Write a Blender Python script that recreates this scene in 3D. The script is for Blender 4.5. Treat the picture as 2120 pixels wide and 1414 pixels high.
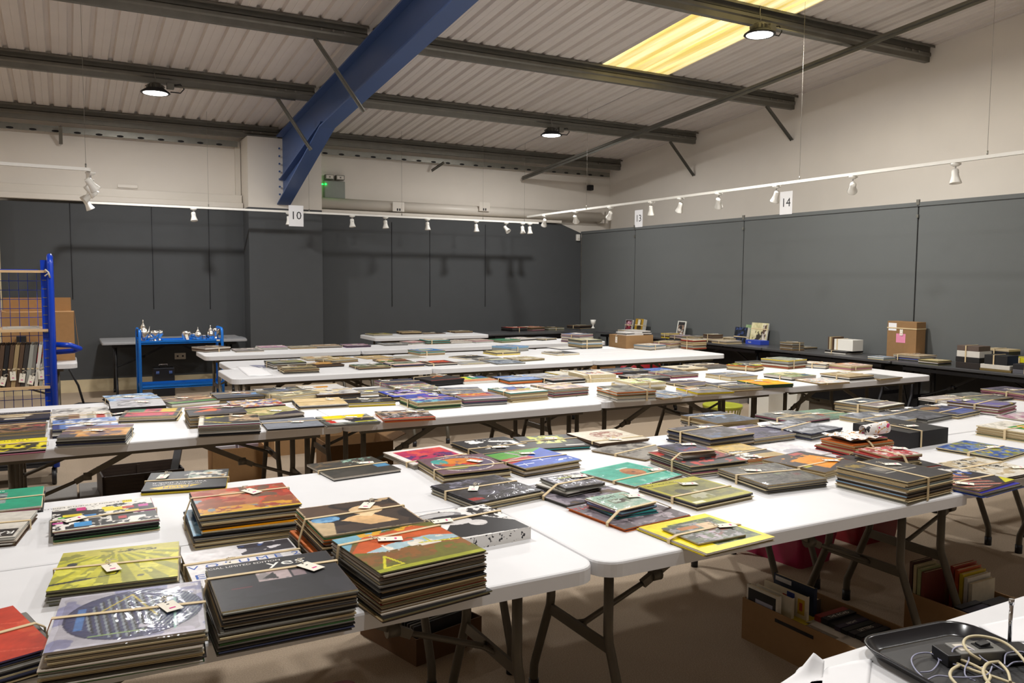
import bpy, bmesh, math, random
import numpy as np
from mathutils import Vector, Matrix
C = bpy.context.scene
for o in list(bpy.data.objects): bpy.data.objects.remove(o)
# ---------------------------------------------------------------- camera, world, lamps, exposure
FPX, PITCH, YAW, ROLL, HC = 1685.0, 0.0757, 0.5025, 0.00675, 1.58
fw = Vector((math.sin(YAW)*math.cos(PITCH), math.cos(YAW)*math.cos(PITCH), -math.sin(PITCH)))
rt = Vector((math.cos(YAW), -math.sin(YAW), 0)); up = rt.cross(fw)
r2 = rt*math.cos(ROLL)+up*math.sin(ROLL); u2 = -rt*math.sin(ROLL)+up*math.cos(ROLL)
cam = bpy.data.objects.new('camera', bpy.data.cameras.new('camera')); C.collection.objects.link(cam)
cam.matrix_world = Matrix(((r2.x, u2.x, -fw.x, 0), (r2.y, u2.y, -fw.y, 0), (r2.z, u2.z, -fw.z, HC), (0, 0, 0, 1)))
cam.data.sensor_width = 36; cam.data.lens = FPX/2120*36; cam.data.clip_start = 0.05
C.camera = cam
w = bpy.data.worlds.new('world'); C.world = w; w.use_nodes = True
w.node_tree.nodes['Background'].inputs[0].default_value = (0.75, 0.85, 1, 1)
w.node_tree.nodes['Background'].inputs[1].default_value = 0.3
C.view_settings.view_transform = 'Standard'; C.view_settings.look = 'None'
C.view_settings.exposure = 0.0; C.view_settings.gamma = 1.0; C.view_settings.use_curve_mapping = False
LAMP_W = 130.0
LAMP_COL = (1.0, 0.98, 0.95)
SKYLIGHT_E = 0.9
ROOF = lambda y: 3.79+0.0935*(12.45-y) if y > 1.5 else 3.79+0.0935*10.95-0.0935*(1.5-y)

# ---------------------------------------------------------------- helpers
T = 0.74
def ray(x, y): return r2*((x-1060)/FPX)-u2*((y-707)/FPX)+fw
def at(x, y, z): v = ray(x, y); return v*((z-HC)/v.z)+Vector((0, 0, HC))
def atY(x, y, Y): v = ray(x, y); return v*(Y/v.y)+Vector((0, 0, HC))
def atX(x, y, X): v = ray(x, y); return v*(X/v.x)+Vector((0, 0, HC))
ZF = dict(a=(0,1000,3.415), b=(300,960,3.115), c=(580,880,3.212), d=(900,850,4.077), e=(1180,840,4.24), f=(1600,780,4.077),
 g=(1500,1000,3.416), h=(0,780,4.417), i=(1640,790,7.067), j=(1880,790,8.833), k=(1540,840,7.067), l=(0,830,7.852),
 m=(210,790,6.424), n=(520,770,7.067), o=(780,750,7.067), p=(1020,740,7.067), q=(1180,730,7.067), r=(1420,720,7.067),
 s=(1660,720,7.852), t=(520,710,7.067), u=(780,690,7.067), v=(1000,640,7.067), w=(390,690,5.73), x=(1240,650,7.067),
 y=(1480,650,6.625), z=(1780,650,6.235), A=(720,650,5.579), B=(190,640,6.057), C=(0,520,4.283), D=(1500,1170,5.794), F=(1860,1120,7.854), G=(1780,1240,6.235), _=(0,0,1))
def px(s):
    k = s[0]; a, b = s[1:].split(','); x0, y0, sc = ZF[k]; return x0+float(a)/sc, y0+float(b)/sc
def lin(h):
    h = h.lstrip('#')
    return tuple(((c/12.92) if c <= .04045 else ((c+.055)/1.055)**2.4) for c in (int(h[i:i+2], 16)/255 for i in (0, 2, 4)))
MATS = {}
def mat(name, col, rough=.6, metal=0., var=.06, scale=30., bump=0., spec=.5, emit=0.):
    if name in MATS: return MATS[name]
    m = bpy.data.materials.new(name); m.use_nodes = True; nt = m.node_tree; b = nt.nodes['Principled BSDF']
    c = lin(col) if isinstance(col, str) else col
    b.inputs['Roughness'].default_value = rough; b.inputs['Metallic'].default_value = metal
    b.inputs['Specular IOR Level'].default_value = spec
    tc = nt.nodes.new('ShaderNodeTexCoord'); no = nt.nodes.new('ShaderNodeTexNoise'); no.inputs['Scale'].default_value = scale
    no.inputs['Detail'].default_value = 4
    nt.links.new(tc.outputs['Object'], no.inputs['Vector'])
    mx = nt.nodes.new('ShaderNodeMix'); mx.data_type = 'RGBA'
    mx.inputs[6].default_value = tuple(x*(1-var) for x in c)+(1,); mx.inputs[7].default_value = tuple(min(1, x*(1+var)) for x in c)+(1,)
    nt.links.new(no.outputs['Fac'], mx.inputs[0]); nt.links.new(mx.outputs[2], b.inputs['Base Color'])
    if bump:
        bp = nt.nodes.new('ShaderNodeBump'); bp.inputs['Strength'].default_value = bump; bp.inputs['Distance'].default_value = .01
        nt.links.new(no.outputs['Fac'], bp.inputs['Height']); nt.links.new(bp.outputs['Normal'], b.inputs['Normal'])
    if emit:
        b.inputs['Emission Color'].default_value = c+(1,); b.inputs['Emission Strength'].default_value = emit
    MATS[name] = m; return m
def link(o, parent=None):
    C.collection.objects.link(o)
    if parent is not None: o.parent = parent
    return o
def obj(name, bm, mats, parent=None, smooth=False):
    me = bpy.data.meshes.new(name)
    bmesh.ops.recalc_face_normals(bm, faces=bm.faces[:])
    bm.to_mesh(me); bm.free()
    if smooth:
        for p in me.polygons: p.use_smooth = True
    for m in (mats if isinstance(mats, (list, tuple)) else [mats]): me.materials.append(m)
    return link(bpy.data.objects.new(name, me), parent)
def tag(o, label, cat, group=None):
    o['label'] = label; o['category'] = cat
    if group: o['group'] = group
    return o
def thing(name, label, cat, loc=(0, 0, 0), rz=0., group=None):
    o = link(bpy.data.objects.new(name, None)); o.empty_display_size = .1
    o.location = loc; o.rotation_euler = (0, 0, rz); return tag(o, label, cat, group)
def struct(name, bm, m, smooth=False):
    o = obj(name, bm, m, None, smooth); o['kind'] = 'structure'; return o
def NB(): return bmesh.new()
def box(bm, x0, y0, z0, x1, y1, z1, mi=0, M=None, bev=0.):
    vs = [bm.verts.new((x, y, z)) for z in (z0, z1) for y in (y0, y1) for x in (x0, x1)]
    fs = [bm.faces.new([vs[i] for i in q]) for q in ((0, 2, 3, 1), (4, 5, 7, 6), (0, 1, 5, 4), (2, 6, 7, 3), (0, 4, 6, 2), (1, 3, 7, 5))]
    for f_ in fs: f_.material_index = mi
    if bev:
        r = bmesh.ops.bevel(bm, geom=list({e for f_ in fs for e in f_.edges}), offset=bev, segments=2, profile=.5, affect='EDGES')
        vs = list({v for f_ in r['faces'] for v in f_.verts} | {v for v in vs if v.is_valid})
    if M is not None:
        for v in vs: v.co = M @ v.co
    return vs
def tube(bm, pts, r, n=8, mi=0, close=False, taper=None):
    pts = [Vector(p) for p in pts]; rings = []; N = len(pts)
    ref = None
    for i, p in enumerate(pts):
        if close: d = pts[(i+1) % N]-pts[i-1]
        else: d = pts[min(i+1, N-1)]-pts[max(i-1, 0)]
        d = d.normalized() if d.length > 1e-9 else Vector((0, 0, 1))
        if ref is None: ref = d.orthogonal().normalized()
        ref = (ref-d*ref.dot(d)).normalized() if (ref-d*ref.dot(d)).length > 1e-6 else d.orthogonal().normalized()
        b = d.cross(ref); rr = taper[i] if taper else r
        rings.append([bm.verts.new(p+(ref*math.cos(2*math.pi*k/n)+b*math.sin(2*math.pi*k/n))*rr) for k in range(n)])
    for i in range(N if close else N-1):
        A_, B_ = rings[i], rings[(i+1) % N]
        for k in range(n):
            f_ = bm.faces.new((A_[k], A_[(k+1) % n], B_[(k+1) % n], B_[k])); f_.material_index = mi; f_.smooth = True
    if not close:
        for R_ in (rings[0], rings[-1]):
            f_ = bm.faces.new(R_); f_.material_index = mi
def bar(bm, a, b, wd, ht, mi=0, upv=(0, 0, 1)):
    a = Vector(a); b = Vector(b); d = (b-a).normalized(); s = d.cross(Vector(upv)).normalized(); u_ = s.cross(d)
    M = Matrix((( d.x, s.x, u_.x, a.x), (d.y, s.y, u_.y, a.y), (d.z, s.z, u_.z, a.z), (0, 0, 0, 1)))
    return box(bm, 0, -wd/2, -ht/2, (b-a).length, wd/2, ht/2, mi, M)
def lathe(bm, prof, n=16, c=(0, 0, 0), mi=0, M=None):
    rings = []
    for r_, z_ in prof:
        rings.append([bm.verts.new((c[0]+r_*math.cos(2*math.pi*k/n), c[1]+r_*math.sin(2*math.pi*k/n), c[2]+z_)) for k in range(n)])
    if M is not None:
        for R_ in rings:
            for v in R_: v.co = M @ v.co
    for i in range(len(rings)-1):
        for k in range(n):
            f_ = bm.faces.new((rings[i][k], rings[i][(k+1) % n], rings[i+1][(k+1) % n], rings[i+1][k])); f_.material_index = mi; f_.smooth = True
    for R_ in (rings[0], rings[-1]):
        f_ = bm.faces.new(R_); f_.material_index = mi
def prism(bm, poly, z0, z1, mi=0, M=None):
    lo = [bm.verts.new((x, y, z0)) for x, y in poly]; hi = [bm.verts.new((x, y, z1)) for x, y in poly]; n = len(poly)
    fs = [bm.faces.new(lo[::-1]), bm.faces.new(hi)]+[bm.faces.new((lo[i], lo[(i+1) % n], hi[(i+1) % n], hi[i])) for i in range(n)]
    for f_ in fs: f_.material_index = mi
    if M is not None:
        for v in lo+hi: v.co = M @ v.co
def copy_tree(o, parent=None):
    c = o.copy(); C.collection.objects.link(c)
    if parent is not None: c.parent = parent
    for ch in list(o.children): copy_tree(ch, c)
    return c
TXT = {}
def text_verts(s, size, sx=1.):
    if (s, size) not in TXT:
        cu = bpy.data.curves.new('lettering', 'FONT'); cu.body = s; cu.size = size; cu.align_x = 'CENTER'; cu.align_y = 'CENTER'; cu.resolution_u = 2
        ob = bpy.data.objects.new('lettering', cu); C.collection.objects.link(ob); bpy.context.view_layer.update()
        me = bpy.data.meshes.new_from_object(ob.evaluated_get(bpy.context.evaluated_depsgraph_get()))
        TXT[(s, size)] = ([tuple(v.co) for v in me.vertices], [tuple(p.vertices) for p in me.polygons])
        bpy.data.objects.remove(ob); bpy.data.curves.remove(cu); bpy.data.meshes.remove(me)
    return TXT[(s, size)]
def add_text(bm, s, size, M, mi, sx=1.):
    V, Fs = text_verts(s, size); vs = [bm.verts.new(M @ Vector((v[0]*sx, v[1], v[2]))) for v in V]
    for f_ in Fs:
        try: q = bm.faces.new([vs[i] for i in f_]); q.material_index = mi
        except ValueError: pass

# ---------------------------------------------------------------- special materials
def carpet_mat():
    m = mat('carpet', 'b0a08d', .95, var=.48, scale=190, bump=.5, spec=.1)
    nt = m.node_tree; b = nt.nodes['Principled BSDF']
    n2 = nt.nodes.new('ShaderNodeTexNoise'); n2.inputs['Scale'].default_value = 1.3; n2.inputs['Detail'].default_value = 6
    tc = [n for n in nt.nodes if n.type == 'TEX_COORD'][0]; nt.links.new(tc.outputs['Object'], n2.inputs['Vector'])
    mx = nt.nodes.new('ShaderNodeMix'); mx.data_type = 'RGBA'; mx.blend_type = 'MULTIPLY'; mx.inputs[0].default_value = 1
    rp = nt.nodes.new('ShaderNodeValToRGB'); rp.color_ramp.elements[0].color = (.84, .83, .82, 1); rp.color_ramp.elements[1].color = (1.08, 1.06, 1.04, 1)
    nt.links.new(n2.outputs['Fac'], rp.inputs[0])
    src = b.inputs['Base Color'].links[0].from_socket
    nt.links.new(src, mx.inputs[6]); nt.links.new(rp.outputs[0], mx.inputs[7]); nt.links.new(mx.outputs[2], b.inputs['Base Color']); return m
M_CARPET = carpet_mat()
M_DARKWALL = mat('charcoal wall paint', '4b4d4f', .72, var=.05, scale=6, bump=.05, spec=.3)
M_PANEL = mat('slate grey hessian panel', '676a6a', .85, var=.10, scale=300, bump=.1, spec=.2)
M_CREAM = mat('cream wall paint', 'ebe4da', .75, var=.04, scale=3, spec=.3)
M_LEDGE = mat('white boxing paint', 'ddd6cb', .4, var=.03, scale=5)
M_SKIRT = mat('cream skirting paint', 'd3c3a0', .5, var=.04)
M_ROOF = mat('white coated roof sheet', 'dcd4ce', .45, var=.06, scale=4)
M_GALV = mat('galvanised steel', '8e8c84', .42, .75, var=.18, scale=14)
M_GALVD = mat('dark galvanised steel', '7b7972', .5, .6, var=.2, scale=9)
M_BLUEB = mat('blue painted steel beam', '40598a', .45, var=.10, scale=3)
M_TABLE = mat('white moulded plastic tabletop', 'e6e6e8', .42, var=.035, scale=9, bump=.03)
M_LEG = mat('grey brown painted steel leg', '5d574c', .4, .3, var=.1)
M_BLACK = mat('black plastic', '15151a', .45, var=.1)
M_BLK2 = mat('soft black', '1d1c1e', .75, var=.15)
M_BTOP = mat('grey black laminate', '48484a', .28, var=.05)
M_GTOP = mat('pale grey laminate', '9c9c9e', .4, var=.05)
M_BLUEM = mat('bright blue painted steel', '0a3fc0', .28, var=.06)
M_BLUET = mat('azure blue painted steel', '0a74d6', .35, var=.06)
M_PLY = mat('pale birch plywood', 'd6b58a', .6, var=.15, scale=20)
M_CARD = mat('brown corrugated cardboard', '937350', .85, var=.10, scale=24, spec=.2)
M_CARD2 = mat('pale corrugated cardboard', 'b38a5e', .85, var=.10, scale=24, spec=.2)
M_BAND = mat('beige elastic band', 'd9c39a', .6, var=.06, scale=60)
M_TAG = mat('cream card tag', 'f0eadb', .8, var=.02)
M_MAG = mat('magenta ink', 'd31f86', .7)
M_INK = mat('dark ink', '26262c', .7)
M_STR = mat('white string', 'ddd2bd', .9, var=.1)
M_WHITE = mat('white enamel', 'f1efe8', .35, var=.02)
M_PAPER = mat('white paper', 'f0f0f2', .7, var=.02, scale=8)
M_SILVER = mat('polished silver plate', 'f4f0e8', .26, 1., var=.05)
M_CHROME = mat('chrome', 'dcdce0', .12, 1., var=.03)
M_LINE = mat('thin grey wire', '7d776e', .7)
M_DWIRE = mat('thin dark wire', '26262a', .6)
M_GOLD = mat('gold lettering ink', 'a58a45', .5)
M_WINK = mat('white lettering ink', 'f2f0ea', .6)
M_BINK = mat('blue lettering ink', '2f5cae', .6)
M_CINK = mat('cyan lettering ink', '23a9d8', .6)
M_YINK = mat('yellow lettering ink', 'e2cb2a', .6)
M_RINK = mat('red lettering ink', 'b8202a', .6)
def plastic_mat():
    m = bpy.data.materials.new('clear plastic sleeve'); m.use_nodes = True; nt = m.node_tree; nt.nodes.clear()
    out = nt.nodes.new('ShaderNodeOutputMaterial'); tr = nt.nodes.new('ShaderNodeBsdfTransparent'); gl = nt.nodes.new('ShaderNodeBsdfGlossy')
    gl.inputs['Roughness'].default_value = .12; gl.inputs['Color'].default_value = (.95, .95, 1, 1); tr.inputs['Color'].default_value = (.97, .97, .97, 1)
    mx = nt.nodes.new('ShaderNodeMixShader'); lw = nt.nodes.new('ShaderNodeLayerWeight'); lw.inputs['Blend'].default_value = .35
    no = nt.nodes.new('ShaderNodeTexNoise'); no.inputs['Scale'].default_value = 9; no.inputs['Distortion'].default_value = 2.5
    bp = nt.nodes.new('ShaderNodeBump'); bp.inputs['Strength'].default_value = .35; bp.inputs['Distance'].default_value = .015
    tc = nt.nodes.new('ShaderNodeTexCoord'); nt.links.new(tc.outputs['Object'], no.inputs['Vector'])
    nt.links.new(no.outputs['Fac'], bp.inputs['Height']); nt.links.new(bp.outputs['Normal'], gl.inputs['Normal'])
    mp = nt.nodes.new('ShaderNodeMapRange'); mp.inputs['To Min'].default_value = .01; mp.inputs['To Max'].default_value = .16
    nt.links.new(lw.outputs['Fresnel'], mp.inputs['Value']); nt.links.new(mp.outputs[0], mx.inputs[0])
    nt.links.new(tr.outputs[0], mx.inputs[1]); nt.links.new(gl.outputs[0], mx.inputs[2]); nt.links.new(mx.outputs[0], out.inputs[0]); return m
M_CLEAR = plastic_mat()
def art_mat(name, rough):
    m = bpy.data.materials.new(name); m.use_nodes = True; nt = m.node_tree; b = nt.nodes['Principled BSDF']
    a = nt.nodes.new('ShaderNodeAttribute'); a.attribute_name = 'art'; nt.links.new(a.outputs['Color'], b.inputs['Base Color'])
    b.inputs['Roughness'].default_value = rough; b.inputs['Specular IOR Level'].default_value = .4; return m
M_ART = art_mat('printed record cover', .38)
M_ARTM = art_mat('printed matt cover', .7)
EDGE = dict(K='1b191b', D='35312f', C='cdbd96', T='a08a64', G='77746e', W='d9d5cc', X='e2dfdb', N='262a44', R='a02a24', Y='d6bd2c', E='3f6a3c', O='cc6a24',
 B='55402f', L='7fa3bd', P='6a4d74', Q='2c8a8a', S='9c9c94', V='6d6b4c', H='b9aea0', U='2447a8', M='9c5a6e')
def emat(k):
    if k == 'X' and 'card sleeve edge X' not in MATS:
        m = mat('card sleeve edge X', EDGE['X'], .4, var=.02); nt = m.node_tree; n = nt.nodes.new('ShaderNodeTexNoise'); n.inputs['Scale'].default_value = 75; n.inputs['Detail'].default_value = 3
        r = nt.nodes.new('ShaderNodeValToRGB'); r.color_ramp.interpolation = 'CONSTANT'; r.color_ramp.elements[0].color = lin('e2dfdb')+(1,); r.color_ramp.elements[1].position = .60; r.color_ramp.elements[1].color = lin('2c2a2c')+(1,)
        nt.links.new([q for q in nt.nodes if q.type == 'TEX_COORD'][0].outputs['Object'], n.inputs['Vector']); nt.links.new(n.outputs['Fac'], r.inputs[0]); nt.links.new(r.outputs[0], nt.nodes['Principled BSDF'].inputs['Base Color'])
    return mat('card sleeve edge '+k, EDGE[k], .7, var=.25, scale=120)
# ---------------------------------------------------------------- printed art as colour on the mesh of the cover
def vnoise(U, V, su, sv, seed, oct=3):
    out = np.zeros_like(U); amp = 1.; tot = 0
    for o_ in range(oct):
        r_ = np.random.RandomState((seed*97+o_*31) % 99991); g = r_.rand(66, 66)
        x = (U*su*2**o_+r_.rand()*20) % 64; y = (V*sv*2**o_+r_.rand()*20) % 64
        xi = x.astype(int); yi = y.astype(int); xf = x-xi; yf = y-yi; xf = xf*xf*(3-2*xf); yf = yf*yf*(3-2*yf)
        a = g[yi, xi]*(1-xf)+g[yi, xi+1]*xf; b = g[yi+1, xi]*(1-xf)+g[yi+1, xi+1]*xf
        out += amp*(a*(1-yf)+b*yf); tot += amp; amp *= .55
    return out/tot
def paint(art, N, seed):
    U, V = np.meshgrid(np.linspace(0, 1, N), np.linspace(0, 1, N))
    if isinstance(art, str):
        cs = art.split(); ops = [('b', cs[0])]; rs = random.Random(seed)
        for k_, c_ in enumerate(cs[1:]):
            ops.append(('n', rs.choice([2, 3, 4, 6]), .5+.07*k_, c_, (0, 0, 1, 1), rs.choice([.6, 1, 1.6])))
        if rs.random() < .35 and len(cs) > 2:
            a_, b_ = rs.uniform(.1, .4), rs.uniform(.6, .95); ops.append(('n', 9, .55, cs[2], (a_, a_*.9, b_, b_), 1))
    else: ops = art
    col = np.zeros((N, N, 3))
    for k_, op in enumerate(ops):
        t_ = op[0]
        if t_ == 'b': col[:] = lin(op[1]); continue
        if t_ == 't': continue
        if t_ == 'r': m = (U >= op[1]) & (V >= op[2]) & (U <= op[3]) & (V <= op[4]); c_ = op[5]
        elif t_ == 'e': m = ((U-op[1])/op[3])**2+((V-op[2])/op[4])**2 <= 1; c_ = op[5]
        elif t_ == 'o':
            d = np.sqrt(((U-op[1])/op[3])**2+((V-op[2])/op[4])**2); m = (d <= 1) & (d >= 1-op[6]); c_ = op[5]
        elif t_ == 'n':
            R_ = op[4] if len(op) > 4 else (0, 0, 1, 1); sv = op[5] if len(op) > 5 else 1
            n_ = vnoise(U, V, op[1], op[1]*sv, seed*7+k_); m = (n_ > op[2]) & (U >= R_[0]) & (V >= R_[1]) & (U <= R_[2]) & (V <= R_[3])
            if len(op) > 6: m &= ((U-(R_[0]+R_[2])/2)/((R_[2]-R_[0])/2))**2+((V-(R_[1]+R_[3])/2)/((R_[3]-R_[1])/2))**2 <= 1
            c_ = op[3]
        elif t_ == 's':
            a_ = math.radians(op[1]); R_ = op[5] if len(op) > 5 else (0, 0, 1, 1)
            ph = (U*math.cos(a_)+V*math.sin(a_))/op[2]
            m = ((ph % 1) < op[4]) & (U >= R_[0]) & (V >= R_[1]) & (U <= R_[2]) & (V <= R_[3])
            if len(op) > 6: m &= ((U-(R_[0]+R_[2])/2)/((R_[2]-R_[0])/2))**2+((V-(R_[1]+R_[3])/2)/((R_[3]-R_[1])/2))**2 <= 1
            c_ = op[3]
        elif t_ == 'c':
            nx, ny, cs, R_ = op[1:5]; rs = np.random.RandomState(seed+k_)
            pick = rs.randint(0, len(cs), (ny, nx)); iu = np.clip(((U-R_[0])/(R_[2]-R_[0])*nx).astype(int), 0, nx-1); iv = np.clip(((V-R_[1])/(R_[3]-R_[1])*ny).astype(int), 0, ny-1)
            m0 = (U >= R_[0]) & (V >= R_[1]) & (U <= R_[2]) & (V <= R_[3])
            for ci, cc in enumerate(cs):
                if cc: col[m0 & (pick[iv, iu] == ci)] = lin(cc)
            continue
        elif t_ == 'l':
            p, q = np.array(op[1:3]), np.array(op[3:5]); d = q-p; L2 = (d**2).sum(); s_ = np.clip(((U-p[0])*d[0]+(V-p[1])*d[1])/L2, 0, 1)
            m = np.hypot(U-p[0]-s_*d[0], V-p[1]-s_*d[1]) < op[5]; c_ = op[6]
        elif t_ == 'f':   # rays from a point
            a_ = np.arctan2(V-op[2], U-op[1])/(2*math.pi)*op[3]; m = (a_ % 1) < .5; c_ = op[4]
            if len(op) > 5: m &= (U >= op[5][0]) & (V >= op[5][1]) & (U <= op[5][2]) & (V <= op[5][3])
        elif t_ == 'y':
            P_ = op[1]; m = np.zeros_like(U, bool); j = len(P_)-1
            for i_ in range(len(P_)):
                (xi, yi), (xj, yj) = P_[i_], P_[j]
                if yi != yj: m ^= ((yi > V) != (yj > V)) & (U < (xj-xi)*(V-yi)/(yj-yi)+xi)
                j = i_
            c_ = op[2]
        elif t_ == 'w': # scuffed edges
            e_ = np.minimum(np.minimum(U, 1-U), np.minimum(V, 1-V)); m = e_ < op[1]*(vnoise(U, V, 20, 20, seed)); c_ = op[2]
        col[m] = lin(c_)
    f1 = vnoise(U, V, 7, 9, seed+11, 5); f2 = vnoise(U, V, 24, 26, seed+29, 2)
    return np.clip(col*(.62+.5*f1+.26*f2)[..., None], 0, 1)
def art_grid(bm, x0, y0, x1, y1, z, N, art, seed, lay, mi=0):
    col = paint(art, N, seed); vs = []
    for j_ in range(N):
        for i_ in range(N):
            v = bm.verts.new((x0+(x1-x0)*i_/(N-1), y0+(y1-y0)*j_/(N-1), z)); c_ = col[j_, i_]; v[lay] = (c_[0], c_[1], c_[2], 1); vs.append(v)
    for j_ in range(N-1):
        for i_ in range(N-1):
            f_ = bm.faces.new((vs[j_*N+i_], vs[j_*N+i_+1], vs[(j_+1)*N+i_+1], vs[(j_+1)*N+i_])); f_.material_index = mi
    return vs
INKS = dict(w=M_WINK, b=M_BINK, g=M_GOLD, k=M_INK, c=M_CINK, y=M_YINK, r=M_RINK)
def cover_obj(parent, art, N, seed, sx, sy, t, edge, rough=True):
    bm = NB(); lay = bm.verts.layers.float_color.new('art')
    art_grid(bm, -sx/2, -sy/2, sx/2, sy/2, t, N, art, seed, lay)
    b0 = NB()
    box(bm, -sx/2, -sy/2, 0, sx/2, sy/2, t-.0004, 1)
    mats = [M_ART if rough else M_ARTM, emat(edge)]
    if not isinstance(art, str):
        for op in art:
            if op[0] == 't':   # text, u, v, size(m), ink, rot deg, xscale
                mats.append(INKS[op[5]])
                M = Matrix.Translation((-sx/2+op[2]*sx, -sy/2+op[3]*sy, t+.0004)) @ Matrix.Rotation(math.radians(op[6] if len(op) > 6 else 0), 4, 'Z')
                add_text(bm, op[1], op[4], M, len(mats)-1, op[7] if len(op) > 7 else 1)
    me = bpy.data.meshes.new('record_sleeve'); bm.to_mesh(me); bm.free(); b0.free()
    for m in mats: me.materials.append(m)
    return link(bpy.data.objects.new('record_sleeve', me), parent)

# ---------------------------------------------------------------- bundles of records
def sleeve_mesh():
    bm = NB(); prof = [(-.5, .15), (-.5, .85), (-.492, 1), (.5, 1), (.5, .62), (.485, .5), (.5, .38), (.5, 0), (-.492, 0)]
    L_ = [bm.verts.new((-.5, y, z)) for y, z in prof]; R_ = [bm.verts.new((.5, y, z)) for y, z in prof]; n = len(prof)
    bm.faces.new(L_); bm.faces.new(R_[::-1])
    for i in range(n): bm.faces.new((L_[i], L_[(i+1) % n], R_[(i+1) % n], R_[i]))
    bmesh.ops.recalc_face_normals(bm, faces=bm.faces[:]); me = bpy.data.meshes.new('record_sleeve'); bm.to_mesh(me); bm.free()
    me.materials.append(emat('K')); return me
SLEEVE = sleeve_mesh()
def tag_meshes():
    bm = NB(); box(bm, -.019, -.034, 0, .019, .034, .0007, 0)
    box(bm, -.007, -.018, .0008, .007, -.012, .0011, 1); box(bm, -.003, .012, .0008, .003, .016, .0011, 2); lathe(bm, [(.003, .0008), (.003, .0012)], 8, (0, .029, 0), 2)
    o = obj('price_tag', bm, [M_TAG, M_MAG, M_INK]); me = o.data; bpy.data.objects.remove(o)
    bm = NB(); tube(bm, [(0, .029, .001), (.004, .036, .006), (-.003, .046, .009), (.006, .054, .006), (.018, .058, .004), (.024, .05, .005)], .0011, 5)
    tube(bm, [(-.006, .046, .004), (.004, .052, .009), (.009, .044, .004), (-.004, .042, .003)], .0011, 5, close=True)
    o = obj('string', bm, M_STR); m2 = o.data; bpy.data.objects.remove(o); return me, m2
TAGM, STRM = tag_meshes()
def hull_top(rects):
    P_ = sorted({(x, z) for (x0, x1, z0, z1) in rects for x in (x0, x1) for z in (z0, z1)}); h = []
    for p in P_:
        while len(h) > 1 and (h[-1][0]-h[-2][0])*(p[1]-h[-2][1])-(h[-1][1]-h[-2][1])*(p[0]-h[-2][0]) >= 0: h.pop()
        h.append(p)
    zb = min(z for _, z in P_); out = [(P_[0][0], zb)]+[p for p in h if p != (P_[0][0], zb) and p != (P_[-1][0], zb)]+[(P_[-1][0], zb)]
    return out
def band_mesh(parent, hull, along, pos, skew, wd=.0125):
    off, th = .0012, .0012
    def grow(d):
        xm = (hull[0][0]+hull[-1][0])/2; o_ = []
        for i, (x, z) in enumerate(hull): o_.append((x+(d if x > xm else -d), z+(d if 0 < i < len(hull)-1 else 0)))
        return o_
    a, b = grow(off*.4), grow(off+th); x0, x1 = hull[0][0], hull[-1][0]; bm = NB(); R_ = []
    for (xa, za), (xb, zb) in zip(a, b):
        s_ = pos+skew*((xa-x0)/(x1-x0)-.5); q = [(xa, s_-wd/2, za), (xa, s_+wd/2, za), (xb, s_+wd/2, zb), (xb, s_-wd/2, zb)]
        R_.append([bm.verts.new((x, y, z) if along == 'x' else (y, x, z)) for x, y, z in q])
    for i in range(len(R_)-1):
        for k_ in range(4): bm.faces.new((R_[i][k_], R_[i][(k_+1) % 4], R_[i+1][(k_+1) % 4], R_[i+1][k_]))
    bm.faces.new(R_[0]); bm.faces.new(R_[-1]); return obj('elastic_band', bm, M_BAND, parent)
BUND = []
BSEED = [100]
LP = .310
def B(c, p, h, art, label, p2=None, ang=0., s=LP, pal='KCTGBD', band='x', bpos=None, tagp=None, tiers=None, clear=False, N=None, t=None, z0=T, grp='banded bundles of records', sy=None, edge=None, cat='record bundle', hide=False, mv=True, name='record_bundle', lay=True):
    """c: which top corner p is (fl, fr, bl, br); p2: pixel of the neighbour along the front (or back) edge, to turn the bundle"""
    BSEED[0] += 1; seed = BSEED[0]; sy = sy or s
    P = at(*px(p), z0+h)
    a = math.radians(ang)
    if p2:
        Q = at(*px(p2), z0+h); d = Q-P; a = math.atan2(d.y, d.x)
        if c in ('fr', 'br'): a = math.atan2(-d.y, -d.x)
        a = max(-.35, min(.35, a)) if lay else a
    ux, uy = Vector((math.cos(a), math.sin(a), 0)), Vector((-math.sin(a), math.cos(a), 0))
    k = {'fl': (1, 1), 'fr': (-1, 1), 'bl': (1, -1), 'br': (-1, -1)}[c]
    ctr = P+ux*(k[0]*s/2)+uy*(k[1]*sy/2); dist = ctr.y
    BUND.append(dict(x=ctr.x, y=ctr.y, a=a, z0=z0, h=h, art=art, label=label, s=s, sy=sy, pal=pal, band=band, bpos=bpos, tagp=tagp, tiers=tiers, clear=clear, N=N, t=t, seed=seed, grp=grp, edge=edge, cat=cat, mv=mv, name=name, ox=ctr.x, oy=ctr.y))
def ext(e):
    if 'ext' not in e:
        w_ = max(1.0*abs(t_[3])+t_[1] for t_ in e['tiers']) if e['tiers'] else e['s']; d_ = max(1.0*abs(t_[4])+t_[2] for t_ in e['tiers']) if e['tiers'] else e['sy']
        c_, s_ = abs(math.cos(e['a'])), abs(math.sin(e['a'])); e['ext'] = (w_*c_+d_*s_*.35, w_*s_*.35+d_*c_)
    return e['ext']
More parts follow.
